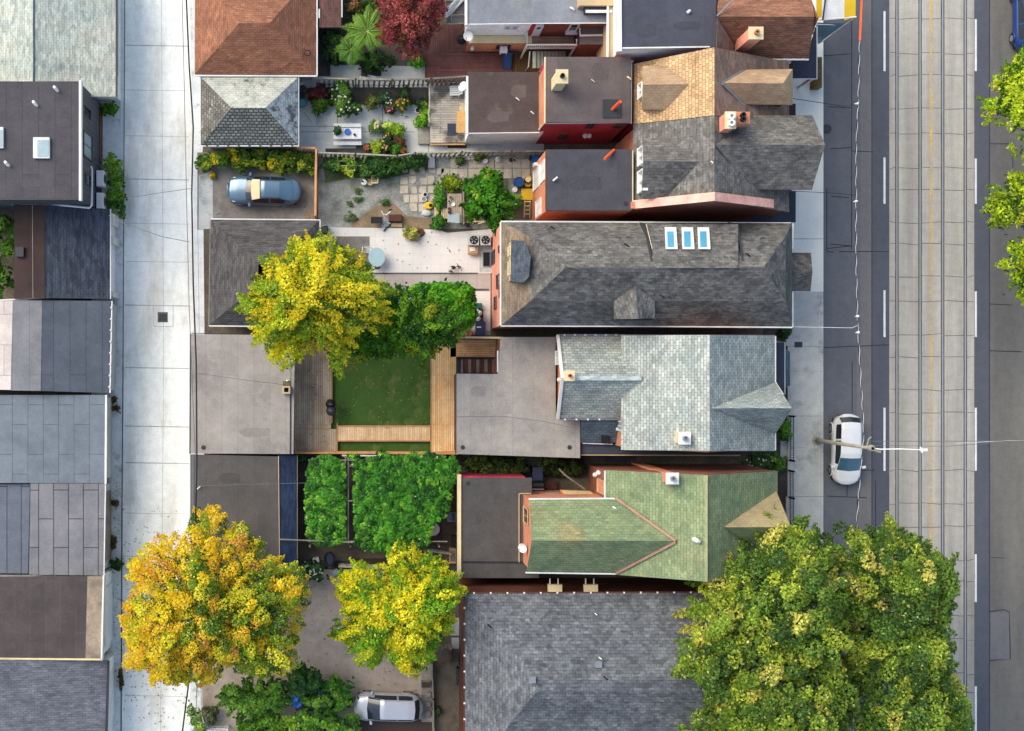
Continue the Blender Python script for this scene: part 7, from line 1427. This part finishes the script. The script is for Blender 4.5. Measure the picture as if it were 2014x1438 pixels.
o.parent = [k for k in nb.children if k.name.startswith('lid')][0]; o.location = (p.x - WL[nb].x, p.y - WL[nb].y, 1.122)
pot('planter_tub', 'red flower pot in the shade beside the navy bin', 923, 655, .2, .3, 'red', inner='terracotta')
# vine yard and passage
c = W(852, 1041, .7); t = thing('round_table', 'round white table half under the vines', 'table', (c.x, c.y, 0)); MB().lathe((c.x, c.y, .66), [(.4, 0), (.42, .02), (.42, .05), (.39, .055)], 24).build('tabletop', M['white_wall'], t)
MB().tube([(c.x, c.y, 0), (c.x, c.y, .66)], .05, 8).build('pedestal', M['white_trim'], t); MB().lathe((c.x, c.y, 0), [(.25, 0), (.06, .06)], 12).build('foot', M['white_trim'], t)
c = W(890, 1017, .5); t = thing('side_table', 'small green glass side table by the graphite roofed addition', 'table', (c.x, c.y, 0)); MB().box(c.x - .3, c.x + .2, c.y - .27, c.y + .27, .46, .5).build('tabletop', M['glass_pale_blue'], t); b = MB(); b.tube([(c.x - .3, c.y - .27, .5), (c.x + .2, c.y - .27, .5), (c.x + .2, c.y + .27, .5), (c.x - .3, c.y + .27, .5), (c.x - .3, c.y - .27, .5)], .025, 4); b.build('frame', M['steel'], t)
for u, v in ((-.28, -.25), (.18, -.25), (.18, .25), (-.28, .25)): MB().tube([(c.x + u, c.y + v, 0), (c.x + u, c.y + v, .46)], .02, 5).build('leg', M['steel'], t)
boxy('storage_box', 'black storage box beside the graphite roofed addition', 'box', 894, 1063, .4, .7, .6, 'black', 0, 0, 1.05, 'black'); chair('black garden chair in the shade by the vines', 891, 955, 'dark_metal', -1.57, 0, .5)
boxy('brick_step', 'tan timber steps against the graphite roofed addition', 'steps', 890, 1092, .45, 1.0, .25, 'tan', 0, 0, .7, 'grey_wood')
c = W(648, 1098, .6); t = thing('egg_chair', 'dark round egg chair behind the vine yard', 'chair', (c.x, c.y, 0)); b = MB(); b.tube([(c.x + .3 * math.cos(q), c.y + .42 * math.sin(q), .75) for q in [i * math.pi / 9 for i in range(19)]], .06, 6, cap=False); b.build('rim', M['black'], t); MB().lathe((c.x, c.y, .35), [(.1, 0), (.24, .12), (.28, .35)], 16, ry=1.4).build('basket', M['navy_plastic'], t); MB().tube([(c.x, c.y, 0), (c.x, c.y, .4)], .06, 8).build('stem', M['black'], t)
boxy('cooler', 'white cool box beside the white flowered bush', 'box', 622, 1100, .38, .3, .35, 'white_wall', .2, 0, 1.05, 'white_plastic'); boxy('bag_box', 'grey box beside the yellow green tree', 'box', 660, 1124, .4, .4, .35, 'grey_metal', .3, 0, .9, 'steel')
bin_('blue bin in the shaded strip beside the graphite roof', 1053, 929, 'navy_plastic', 'navy_plastic', 0)
c = W(1058, 955, 1.0); t = thing('gas_barbecue', 'black gas barbecue with a silver lid edge in the shaded yard', 'barbecue', (c.x, c.y, 0)); b = MB(); b.obox((c.x, c.y), .75, .5, .75, .95); b.build('firebox', M['black'], t); b = MB(); b.tube([(c.x - .36, c.y, .95), (c.x + .36, c.y, .95)], .2, 14); b.build('lid', M['dark_metal'], t); b = MB(); b.obox((c.x, c.y - .24), .75, .1, .95, 1.02); b.build('handle_bar', M['steel'], t)
for u, v in ((-.3, -.2), (.3, -.2), (.3, .2), (-.3, .2)): MB().box(c.x + u - .03, c.x + u + .03, c.y + v - .03, c.y + v + .03, 0, .75).build('leg', M['dark_metal'], t)
c = W(1083, 954, .45); t = thing('garden_bench', 'brown slatted garden bench in the shaded yard', 'bench', (c.x, c.y, 0)); b = MB()
for i in range(4): b.box(c.x - .42, c.x + .42, c.y - .25 + i * .13, c.y - .16 + i * .13, .4, .44)
b.build('seat', M['brown_wood'], t); 
for u in (-.36, .36): MB().box(c.x + u - .03, c.x + u + .03, c.y - .22, c.y + .22, 0, .4).build('leg', M['dark_metal'], t)
# parking lot bits
c = W(625, 1375); t = thing('tarpaulin_heap', 'crumpled bright blue tarpaulin half buried in the parking lot shrubs', 'tarpaulin', (c.x, c.y, 0)); b = MB(); nx_, ny_ = 16, 6; G = [[W(572 + i * 7, 1356 + j * 6 + 6 * math.sin(i * .9), 1.25 + .4 * math.sin(i * 1.3 + j) * math.cos(j * 1.1 + i * .4)) for i in range(nx_)] for j in range(ny_)]
for j in range(ny_ - 1):
    for i in range(nx_ - 1): b.face([G[j][i], G[j][i + 1], G[j + 1][i + 1], G[j + 1][i]])
b.build('sheet', M['blue_tarp'], t, smooth=True); MB().box(c.x - 1.4, c.x + 1.4, c.y - .5, c.y + .5, 0, 1.1).build('covered_load', M['navy_plastic'], t)
boxy('planter_box', 'small timber planter box at the corner of the parking lot', 'planter', 837, 1344, .6, .4, .4, 'grey_wood', 0, 0, .85, 'soil')
for i, (x, y, r_) in enumerate(((844, 1366, .2), (843, 1385, .22), (842, 1404, .24))): c_ = W(x, y); b = MB(); b.lathe((0, 0, 0), [(r_, 0), (r_ * .95, .12), (r_ * .5, .22)], 8); b.v = [(u * random.uniform(.8, 1.2), v * random.uniform(.8, 1.2), z) for u, v, z in b.v]; o = b.build('edging_stone', M['concrete_block'], None, local=True); o.location = (c_.x, c_.y, 0); tag(o, 'rough grey edging stone along the parking lot wall', 'stone', 'edging stones behind the silver hatchback')
c = W(884, 1285); t = thing('gate_post', 'brown timber gate leaf standing in the side alley', 'gate', (c.x, c.y, 0)); b = MB(); b.box(c.x - .03, c.x + .03, c.y - .55, c.y + .55, .1, 1.3); b.build('leaf', M['brown_wood'], t); MB().box(c.x - .06, c.x + .06, c.y + .5, c.y + .62, 0, 1.45).build('post', M['grey_wood'], t)
bush('weed_clump', 'dark weed growing in the crack of the side alley', 'plant', 860, 1399, 7, 6, .4, DK)
# heat pumps on the charcoal laneway house
for (y0, y1, lab) in ((335, 366, 'upper white heat pump on the wall of the charcoal laneway house'), (379, 411, 'lower white heat pump on the wall of the charcoal laneway house')):
    x_ = wx(158, 6.3) + .03; z0, z1 = 1.35, 2.2; a, d = wy(y1, z1), wy(y0, z1); t = thing('heat_pump', lab, 'heat pump', (x_ + .25, (a + d) / 2, z0), 'white heat pumps')
    MB().box(x_ + .06, x_ + .5, a, d, z0, z1).build('casing', M['white_plastic'], t); b = MB(); b.lathe((0, 0, 0), [(.3, 0), (.3, .02)], 16); b.v = [(x_ + .5 + z, (a + d) / 2 + u, (z0 + z1) / 2 + v) for u, v, z in b.v]; b.build('fan_grille', M['dark_metal'], t)
    for yy in (a + .12, d - .12): MB().box(x_, x_ + .45, yy - .02, yy + .02, z0 - .06, z0 - .01).build('bracket', M['steel'], t)
# ---------------------------------------------------------------- street lamp, wires
c = W(1605, 866); t = thing('street_lamp', 'tall cream street lamp with a long white arm over the road', 'street lamp', (c.x, c.y, .13))
top = Vector((c.x, c.y, 9.2)); b = MB(); b.tube([(c.x, c.y, .1), (c.x, c.y, 1.2), (c.x, c.y, 1.25), top], [.17, .16, .13, .09], 12); b.build('pole', M['pole'], t, smooth=True)
MB().lathe((c.x, c.y, .13), [(.3, 0), (.3, .06), (.2, .12)], 12).build('base_plate', M['pole'], t)
b = MB(); b.lathe((c.x, c.y, 8.7), [(.14, 0), (.2, .15), (.2, .35), (.14, .5)], 12); b.obox((c.x + .25, c.y - .1), .5, .2, 8.95, 9.15, -.3); b.build('collar', M['pole'], t)
e = W(1812, 885, 9.9); b = MB(); b.tube([(c.x, c.y, 9.05), (c.x + .4, c.y - .04, 9.3), (c.x + 1.4, c.y, 9.7), tuple(e)], .036, 8); b.build('arm', M['white_trim'], t)
b = MB(); b.obox((e.x + .14, e.y), .42, .15, 9.82, 9.93); b.obox((e.x, e.y), .07, .36, 9.84, 9.95, .3); b.build('lamp_head', M['white_trim'], t)
MB().obox((e.x + .18, e.y), .4, .18, 9.78, 9.815).build('lens', M['light_clear'], t)
b = MB(); b.tube([(c.x + .0, c.y + .05, 8.3), (c.x + .1, c.y + .5, 8.35), (c.x + .25, c.y + .62, 8.35)], .05, 6); b.build('span_bracket', M['pole'], t)
def wire(label, pts, r=.022, m='black', cat='cable', sag=0):
    P = [W(*p) for p in pts]; Q = []
    for p, q in zip(P, P[1:]):
        for k in range(6): s = k / 6; Q.append(p.lerp(q, s) - Vector((0, 0, sag * 4 * s * (1 - s))))
    Q.append(P[-1]); o = MB().tube(Q, r, 5).build('overhead_wire', M[m], None, loc=P[0]); return tag(o, label, cat)
plain('wire_light', 205, 208, 212); plain('wire_grey', 110, 113, 118)
sp = W(1704, 868, 8.35)
wire('dark span wire crossing the streetcar track from the street lamp', [(1704, 868, 8.35), (1850, 868, 7.6), (2100, 867, 8.4)], .02, 'wire_grey'); wire('second thin span wire just below the dark span wire', [(1720, 876, 8.6), (1860, 878, 7.5), (1945, 872, 7.5)], .014, 'wire_grey')
wire('white insulated span wire reaching the right edge', [(1880, 872, 7.6), (1984, 867, 7.9), (2100, 868, 8.4)], .025, 'wire_light')
W1 = [(1697, -60, 8.2), (1691, 78, 8.0), (1688, 200, 7.8), (1684, 290, 7.8), (1684, 395, 7.9), (1684, 520, 7.8), (1687, 640, 7.8), (1693, 740, 7.8), (1699, 850, 7.9), (1692, 930, 7.8), (1683, 1060, 7.8), (1684, 1500, 8)]
def twisted(ph):  # strands twist so pale dashes stand in for highlights on the wire
    out = []; P = [Vector(p) for p in W1]; s_ = 0
    for p, q in zip(P, P[1:]):
        k = max(2, int((q - p).length / 8))
        for i in range(k):
            v = p.lerp(q, i / k); a_ = (s_ + (q - p).length * i / k) / 44 * 6.283 + ph; out.append((v.x + 1.1 * math.cos(a_), v.y, v.z + .035 * math.sin(a_)))
        s_ += (q - p).length
    return out
for ph, m_, lab in ((0, 'wire_light', 'pale strand of the twisted street power line above the kerb lane'), (math.pi, 'black', 'black strand of the twisted street power line above the kerb lane')):
    P = [W(*p) for p in twisted(ph)]; tag(MB().tube(P, .017, 5).build('overhead_wire', M[m_], None, loc=P[0]), lab, 'cable')
wire('bright orange sleeve on the street power line at the top', [(1697.5, -60, 8.25), (1691.5, 80, 8.05)], .075, 'orange', 'cable sleeve')
for x, y, lab in ((1684, 396, 'white insulator on the street power line beside the pale pavement'), (1687, 622, 'upper white insulator on the street power line beside the dashed side wire'), (1688, 654, 'lower white insulator on the street power line beside the dashed side wire'), (1686, 204, 'white insulator on the street power line near the top')):
    p = W(x, y, 7.9); b = MB(); b.lathe((0, 0, -.15), [(.03, 0), (.07, .05), (.04, .1), (.07, .15), (.04, .2), (.07, .25), (.02, .3)], 8); b.obox((-.06, 0), .24, .04, .02, .07, .2); o = b.build('insulator', M['white_plastic'], None, local=True); o.location = p; tag(o, lab, 'insulator')
wire('thin service wire from the street line to the tan house', [(1684, 204, 7.9), (1660, 209, 7.6), (1560, 194, 6.5)], .02, 'black'); wire('thin service wire from the street line to the slate grey house', [(1684, 384, 7.9), (1640, 380, 7.4), (1560, 376, 6)], .016, 'black')
wire('pale dashed side wire from the street line to the hip roof house', [(1687, 640, 7.9), (1676, 645, 7.8), (1560, 643, 6.2)], .018, 'wire_light')
wire('thick black lane power line beside the rust brown garage', [(363, -80, 7.5), (372, 130, 7.5), (380, 250, 7.5), (377, 380, 7.5), (380, 560, 7.5), (386, 720, 7.5), (387, 900, 7.5), (385, 1000, 7.5), (374, 1320, 7.5), (356, 1460, 7.5)], .05, 'black')
wire('thin lane power line left of the thick black one', [(356, -80, 7.5), (362, 150, 7.5), (367, 400, 7.5), (372, 600, 7.5), (384, 900, 7.5), (388, 1320, 7.5), (384, 1460, 7.5)], .022, 'wire_grey')
wire('service wire over the lane rising to the upper right', [(246, 391, 6.5), (310, 380, 7.0), (375, 371, 7.5)], .018, 'wire_grey'); wire('service wire over the lane falling to the lower right', [(214, 424, 5.5), (246, 440, 6.4), (320, 466, 7), (372, 476, 7.5)], .022, 'wire_grey')
wire('thin service wire across the taupe flat roof', [(387, 734, 7.5), (470, 746, 6), (560, 757, 4)], .012, 'wire_grey'); wire('thin service wire across the stone grey flat roof', [(897, 820, 4.2), (990, 819, 4.4), (1070, 829, 5.0), (1142, 845, 5.4)], .02, 'wire_grey')
wire('thin service wire across the umber flat roof', [(394, 956, 3.2), (480, 953, 3.4), (600, 950, 4)], .012, 'wire_grey')

# fallen leaves on the lane, lot, lawn and patio
t = []
for (x0, x1, y0, y1, n) in ((200, 245, 900, 1438, 260), (245, 420, 1000, 1438, 420), (500, 850, 1140, 1400, 380), (652, 846, 660, 836, 130), (640, 960, 450, 540, 60), (395, 620, 300, 440, 90), (560, 650, 670, 880, 80)):
    for _ in range(n): t.append(tuple(W(random.uniform(x0, x1), random.uniform(y0, y1))) )
P = np.array(t); P[:, 2] = .035; P[(P[:, 0] < wx(652, 0)) & (P[:, 0] > wx(558, 0)) & (P[:, 1] < wy(668, 0)) & (P[:, 1] > wy(890, 0)), 2] = .33
e = bpy.data.objects.new('leaf_litter', None); WL[e] = Vector((0, 0, 0))
o = leaf_mesh('leaf_litter', P, rng.uniform(.05, .1, len(P)), np.column_stack([rng.normal(size=(len(P), 2)) * .25, np.ones(len(P))]), np.array([lin(random.choice([(214, 176, 60), (176, 140, 60), (140, 104, 60), (196, 190, 80)])) for _ in range(len(P))]), None, 1.4)
tag(o, kind='stuff'); bpy.data.objects.remove(e)

c = W(1626, 254); t = thing('manhole_cover', 'dark round manhole patch near the kerb beside the pavement gap', 'manhole cover', (c.x, c.y, 0)); MB().lathe((c.x, c.y, -.02), [(.3, 0), (.3, .032)], 20).build('frame', M['tar'], t); MB().lathe((c.x, c.y, -.02), [(.24, 0), (.24, .036)], 20).build('lid', M['dark_metal'], t)
c = W(1569, 678); t = thing('utility_box', 'small grey utility cover on the pavement by the porch', 'utility cover', (c.x, c.y, .13)); MB().box(c.x - .25, c.x + .25, c.y - .18, c.y + .18, .1, .16).build('frame', M['asphalt_new'], t); MB().box(c.x - .21, c.x + .21, c.y - .14, c.y + .14, .16, .175).build('lid', M['dark_metal'], t)
# ---------------------------------------------------------------- cars
def carpaint(name, r, g, b, metal=.3):
    return surf(name, C(r, g, b), C(r * .96, g * .96, b * .96), fine=.02, rough=.28, metal=metal, spec=.5, coat=.8, nscale=1)
def make_car(label, cat, px, py, rot, paint, keys, L, glass='glass_dark', kind='hatch', name='parked_car', group=None, ground=.006, k=1.0):
    """keys rows: x, half width, belt z, roof half width, top z. front is +x"""
    c = W(px, py); t = thing(name, label, cat, (c.x, c.y, ground), group); t.scale = (k, k, k); WL[t] = Vector((0, 0, 0))
    K = np.array(keys['rows'], float); xs = np.unique(np.concatenate([np.linspace(K[0, 0], K[-1, 0], 44), K[:, 0]]))
    if K[0, 0] > K[-1, 0]: K = K[::-1]
    cols = [np.interp(xs, K[:, 0], K[:, i]) for i in range(1, 5)]
    hw, zb, rw, zt = cols; Lh = max(abs(xs[0]), abs(xs[-1])) * 1.012; hw = max(hw) * (1 - (np.abs(xs) / Lh) ** 7) ** .4; rw = np.minimum(rw, hw * .92)
    rings = []
    for i, x in enumerate(xs):
        h_ = [(hw[i] * .90, .24), (hw[i] * .985, .38), (hw[i], .6), (hw[i] * .985, zb[i] - .04), (hw[i] * .93, zb[i])]
        g0 = (hw[i] * .93, zb[i]); g1 = (rw[i], zt[i] - .05)
        h_ += [(g0[0] * .93 + g1[0] * .07, g0[1] + (g1[1] - g0[1]) * .08), (g0[0] * .08 + g1[0] * .92, g0[1] + (g1[1] - g0[1]) * .92), g1, (rw[i] * .8, zt[i]), (0, zt[i] + .025)]
        rings.append(h_)
    n = len(rings[0]); body, ws, rwn, sw_ = MB(), MB(), MB(), []
    x_wb, x_wt, x_rt, x_rb = keys['ws'][0], keys['ws'][1], keys['rw'][0], keys['rw'][1]
    side = {}; hwm = max(hw)
    def bow(x, y, z): f_ = max(-1, min(1, x / .9)); return (x + .13 * f_ * (1 - min(1, abs(y) / hwm) ** 2) * min(1, max(0, (z - .5) / .5)), y, z)
    for i in range(len(xs) - 1):
        xm = (xs[i] + xs[i + 1]) / 2
        for s in (1, -1):
            for j in range(n - 1):
                q = [(xs[i], s * rings[i][j][0], rings[i][j][1]), (xs[i + 1], s * rings[i + 1][j][0], rings[i + 1][j][1]), (xs[i + 1], s * rings[i + 1][j + 1][0], rings[i + 1][j + 1][1]), (xs[i], s * rings[i][j + 1][0], rings[i][j + 1][1])]
                if s < 0: q = q[::-1]
                tgt = body
                if j >= 7 and x_wt < xm < x_wb: tgt = ws
                elif j >= 7 and x_rb < xm < x_rt: tgt = rwn
                elif j == 5:
                    for w0, w1 in keys['side']:
                        if w0 < xm < w1: tgt = side.setdefault((s, w0), MB())
                tgt.face([bow(*v_) for v_ in q])
    for i in (0, len(xs) - 1):
        f = [bow(xs[i], y, z) for y, z in rings[i]] + [bow(xs[i], -y, z) for y, z in rings[i][::-1][1:]]
        body.face(f if i else f[::-1])
    def weld(mb, nm, m, par):
        o = mb.build(nm, m, par, smooth=True, local=True); me = o.data
        import bmesh
        bm = bmesh.new(); bm.from_mesh(me); bmesh.ops.remove_doubles(bm, verts=bm.verts, dist=.0005); bm.to_mesh(me); bm.free(); return o
    bo = weld(body, 'body', paint, t); weld(ws, 'windscreen', M[glass], t); weld(rwn, 'rear_window', M[keys.get('rear_glass', 'glass_dark')], t)
    for kk, mb in side.items(): weld(mb, 'side_window', M['glass_dark'], t)
    hwm = max(hw)
    MB().box(min(xs) + .2, max(xs) - .2, -hwm * .85, hwm * .85, .17, .3).build('underbody', M['black'], t, local=True)
    for x in keys['wheels']:
        for s in (1, -1):
            y = s * (hwm - .1); b = MB(); b.tube([(x, y - .11, .32), (x, y + .11, .32)], .32, 20); o = b.build('wheel', M['rubber'], t, smooth=False, local=True)
            b = MB(); b.tube([(x, y + s * .105, .32), (x, y + s * .125, .32)], .2, 12); b.build('rim', M['steel'], o, local=True)
            b = MB(); b.tube([(x + .36 * math.cos(q), s * (hwm + .004), .32 + .36 * math.sin(q)) for q in [math.pi * k / 10 for k in range(11)]], .035, 5); b.build('wheel_arch', M['black'] if keys.get('arch') else paint, o, local=True)
    for s in (1, -1):
        mx = x_wb - .12; b = MB(); b.obox((mx, s * (hwm + .07)), .14, .22, keys['mz'], keys['mz'] + .13, s * .25); b.build('wing_mirror', paint, t, local=True)
        fx = keys['head'][0]; b = MB(); pts = []
        for (x, fr) in keys['headpts']:
            hwx = np.interp(x, xs, hw); zz = np.interp(x, xs, zb)
            pts.append((x, s * hwx * fr, zz + .012))
        if s < 0: pts = pts[::-1]
        b.slab(pts, .1); b.build('headlight', M['light_clear'], t, local=True)
        b = MB(); pts = []
        for (x, fr) in keys['tailpts']:
            hwx = np.interp(x, xs, hw); zz = np.interp(x, xs, zb); pts.append((x, s * hwx * fr, zz + .02))
        b.slab(pts, keys.get('taild', .2)); b.build('tail_light', M['light_red'], t, local=True)
    b = MB(); fx = max(xs); b.box(fx - .06, fx + .03, -.45, .45, .42, .6); b.build('grille', M['black'], t, local=True)
    fx = min(xs); b = MB(); b.box(fx - .03, fx + .05, -.55, .55, .38, .5); b.build('rear_bumper', M['dark_metal'], t, local=True)
    # shut lines: bonnet edge, door gaps
    b = MB()
    hx = keys['hood']
    pts = []
    for x in np.linspace(hx[0], hx[1], 6): pts.append((x, np.interp(x, xs, rw) * .98 if False else np.interp(x, xs, hw) * .86, np.interp(x, xs, zb) + (np.interp(x, xs, zt) - np.interp(x, xs, zb)) * .25 + .004))
    b.tube(pts, .008, 4); b.tube([(x, -y, z) for x, y, z in pts], .008, 4)
    b.build('bonnet_seam', M['dark_metal'], t, local=True)
    for ex in keys.get('extra', ()):
        m, nm, pts, r_ = ex; b = MB(); b.tube(pts, r_, 4); b.build(nm, M[m], t, local=True)
    t.rotation_euler = (0, 0, math.radians(rot))
    return t
SED = dict(rows=[(2.31, .5, .66, .36, .69), (2.24, .7, .70, .5, .75), (2.05, .84, .76, .66, .84), (1.6, .89, .82, .70, .92), (1.02, .905, .88, .71, 1.0), (.1, .91, .92, .60, 1.40), (-.1, .91, .92, .585, 1.44), (-.95, .91, .93, .575, 1.43), (-1.1, .91, .93, .585, 1.40), (-1.78, .90, .95, .66, 1.06), (-2.1, .86, .95, .68, 1.02), (-2.26, .76, .92, .6, .97), (-2.31, .6, .8, .5, .84)],
           ws=(.98, .08), rw=(-1.08, -1.76), side=((-.42, .62), (-1.3, -.5)), wheels=(1.42, -1.35), mz=.9, head=(1.9,), headpts=((2.2, .62), (2.0, .74), (1.78, .95), (1.95, .98), (2.18, .88)), tailpts=((-2.08, .98), (-2.24, .8), (-2.2, .5), (-2.05, .82)), taild=.16, hood=(1.05, 2.1), rear_glass='glass_blue',
           extra=(('dark_metal', 'boot_seam', [(-1.8, .6, 1.075), (-1.86, 0, 1.1), (-1.8, -.6, 1.075)], .012), ('steel', 'side_trim', [(.9, .905, .5), (-1.2, .905, .52)], .02), ('steel', 'side_trim', [(.9, -.905, .5), (-1.2, -.905, .52)], .02)))
HAT = dict(rows=[(2.13, .5, .62, .45, .68), (2.05, .7, .68, .6, .78), (1.85, .82, .75, .68, .9), (1.5, .87, .84, .71, .99), (1.2, .88, .9, .73, 1.05), (.45, .885, .95, .64, 1.42), (.2, .885, .95, .62, 1.5), (-1.2, .885, .97, .6, 1.5), (-1.62, .88, .99, .6, 1.44), (-1.98, .84, .96, .66, 1.08), (-2.13, .76, .8, .62, .86)],
           ws=(1.18, .43), rw=(-1.6, -1.95), side=((-.55, .85), (-1.5, -.63)), wheels=(1.32, -1.3), mz=.95, head=(1.9,), headpts=((2.04, .62), (1.86, .74), (1.5, .93), (1.72, .98), (2.0, .92)), tailpts=((-1.66, .9), (-1.98, .9), (-2.04, .7), (-1.84, .72)), taild=.3, hood=(1.25, 1.95), extra=())
make_car('grey blue sedan parked on the lane side pad', 'car', 520, 378, 178, carpaint('paint_grey_blue', 98, 126, 148, .55), SED, 4.6, 'glass_dark')
b = None
make_car('white hatchback parked at the kerb beside the street lamp', 'car', 1657, 883, -91, carpaint('paint_white', 238, 240, 240, 0), HAT, 4.26, 'glass_pale_blue', ground=.01, k=1.03)
make_car('silver hatchback parked in the lot under the yellow green tree', 'car', 762, 1385, 178.5, carpaint('paint_silver', 205, 208, 216, .25), HAT, 4.26, 'glass_dark')
make_car('dark blue hatchback cut off by the right edge of the picture', 'car', 2012, 38, 90, carpaint('paint_blue', 26, 66, 140, .3), HAT, 4.26, 'glass_dark', ground=.01, k=1.03)
# sunshade inside the sedan's windscreen is a loose thing of its own
c = W(490, 378); t = thing('sunshade', 'cream folding sunshade across the grey sedan windscreen', 'sunshade', (c.x, c.y, 0))
sc0 = W(520, 378); b = MB(); bw = lambda v: .13 * (1 - (abs(v) / .91) ** 2)
vs = [-.66, -.45, -.22, 0, .22, .45, .66]
for v0, v1 in zip(vs, vs[1:]):
    q = []
    for u, v, z in ((.66, v0, 1.205), (.66, v1, 1.205), (.16, v1 * .92, 1.43), (.16, v0 * .92, 1.43)):
        q.append((sc0.x - u - bw(v) * min(1, u / .9), sc0.y - v, z - .05 * (abs(v) / .66) ** 3 + .03))
    b.slab(q, .015)
b.build('panel', M['cream'], t)

# felt patches, drains and scuffs on the flat roofs
def by_label(p): return [o for o in COL.objects if o.get('label', '').startswith(p)][0]
for lab, base, z, spots in (('taupe flat roof garage', (152, 146, 140), 3.0, ((430, 700, 40, 26), (500, 850, 60, 18), (455, 800, 14, 60))), ('umber flat roof', (88, 84, 81), 2.9, ((450, 940, 44, 20), (500, 1020, 18, 50))),
                            ('house with pale blue grey', (150, 146, 142), 3.6, ((940, 770, 30, 22), (1030, 860, 56, 16), (1060, 720, 14, 44), (990, 800, 34, 30))), ('house with green', (80, 78, 78), 3.4, ((950, 980, 40, 28), (980, 1060, 20, 60))),
                            ('row house with tan', (100, 92, 90), 7.0, ((1130, 210, 50, 24), (1180, 140, 30, 30))), ('row house with slate', (78, 78, 84), 6.8, ((1150, 360, 60, 26), (1200, 330, 26, 36))), ('tall white walled', (78, 80, 90), 8.2, ((1270, 60, 40, 24), (1350, 50, 50, 16))),
                            ('two storey charcoal', (88, 86, 90), 6.3, ((60, 360, 40, 18), (130, 230, 20, 40))), ('row house with tan', (96, 86, 82), 4.3, ((980, 230, 44, 22), (1020, 180, 30, 26)))):
    t = by_label(lab); r0 = random.uniform(.9, 1.14)
    for x, y, w_, h_ in spots:
        k = random.choice((.86, .92, 1.1, 1.18)); b = MB(); c = W(x, y, z); n = 9; pts = []
        for i in range(n):
            a_ = 6.283 * i / n; u, v = math.cos(a_), math.sin(a_); m_ = max(abs(u), abs(v)); f_ = random.uniform(.86, 1.05) / m_ * .5
            pts.append((c.x + u * f_ * w_ * S, c.y + v * f_ * h_ * S))
        b.prism(pts, z - .02, z + .008); b.build('felt_patch', surf('felt_patch', C(*base, k), C(*base, k * .9), fine=.2, nscale=1.5), t)
for lab, spots in (('taupe flat roof garage', ((400, 880, 3.0), (545, 690, 3.0))), ('house with pale blue grey', ((1120, 880, 3.6), (910, 880, 3.6))), ('house with green', ((1040, 1125, 3.4), (920, 950, 3.4))), ('umber flat roof', ((390, 1000, 2.9),)), ('row house with slate', ((1230, 400, 6.8),))):
    t = by_label(lab)
    for x, y, z in spots: c = W(x, y, z); b = MB(); b.lathe((c.x, c.y, z - .02), [(.14, 0), (.14, .05), (.09, .06), (.09, .03)], 12); b.build('roof_drain', M['dark_metal'], t)
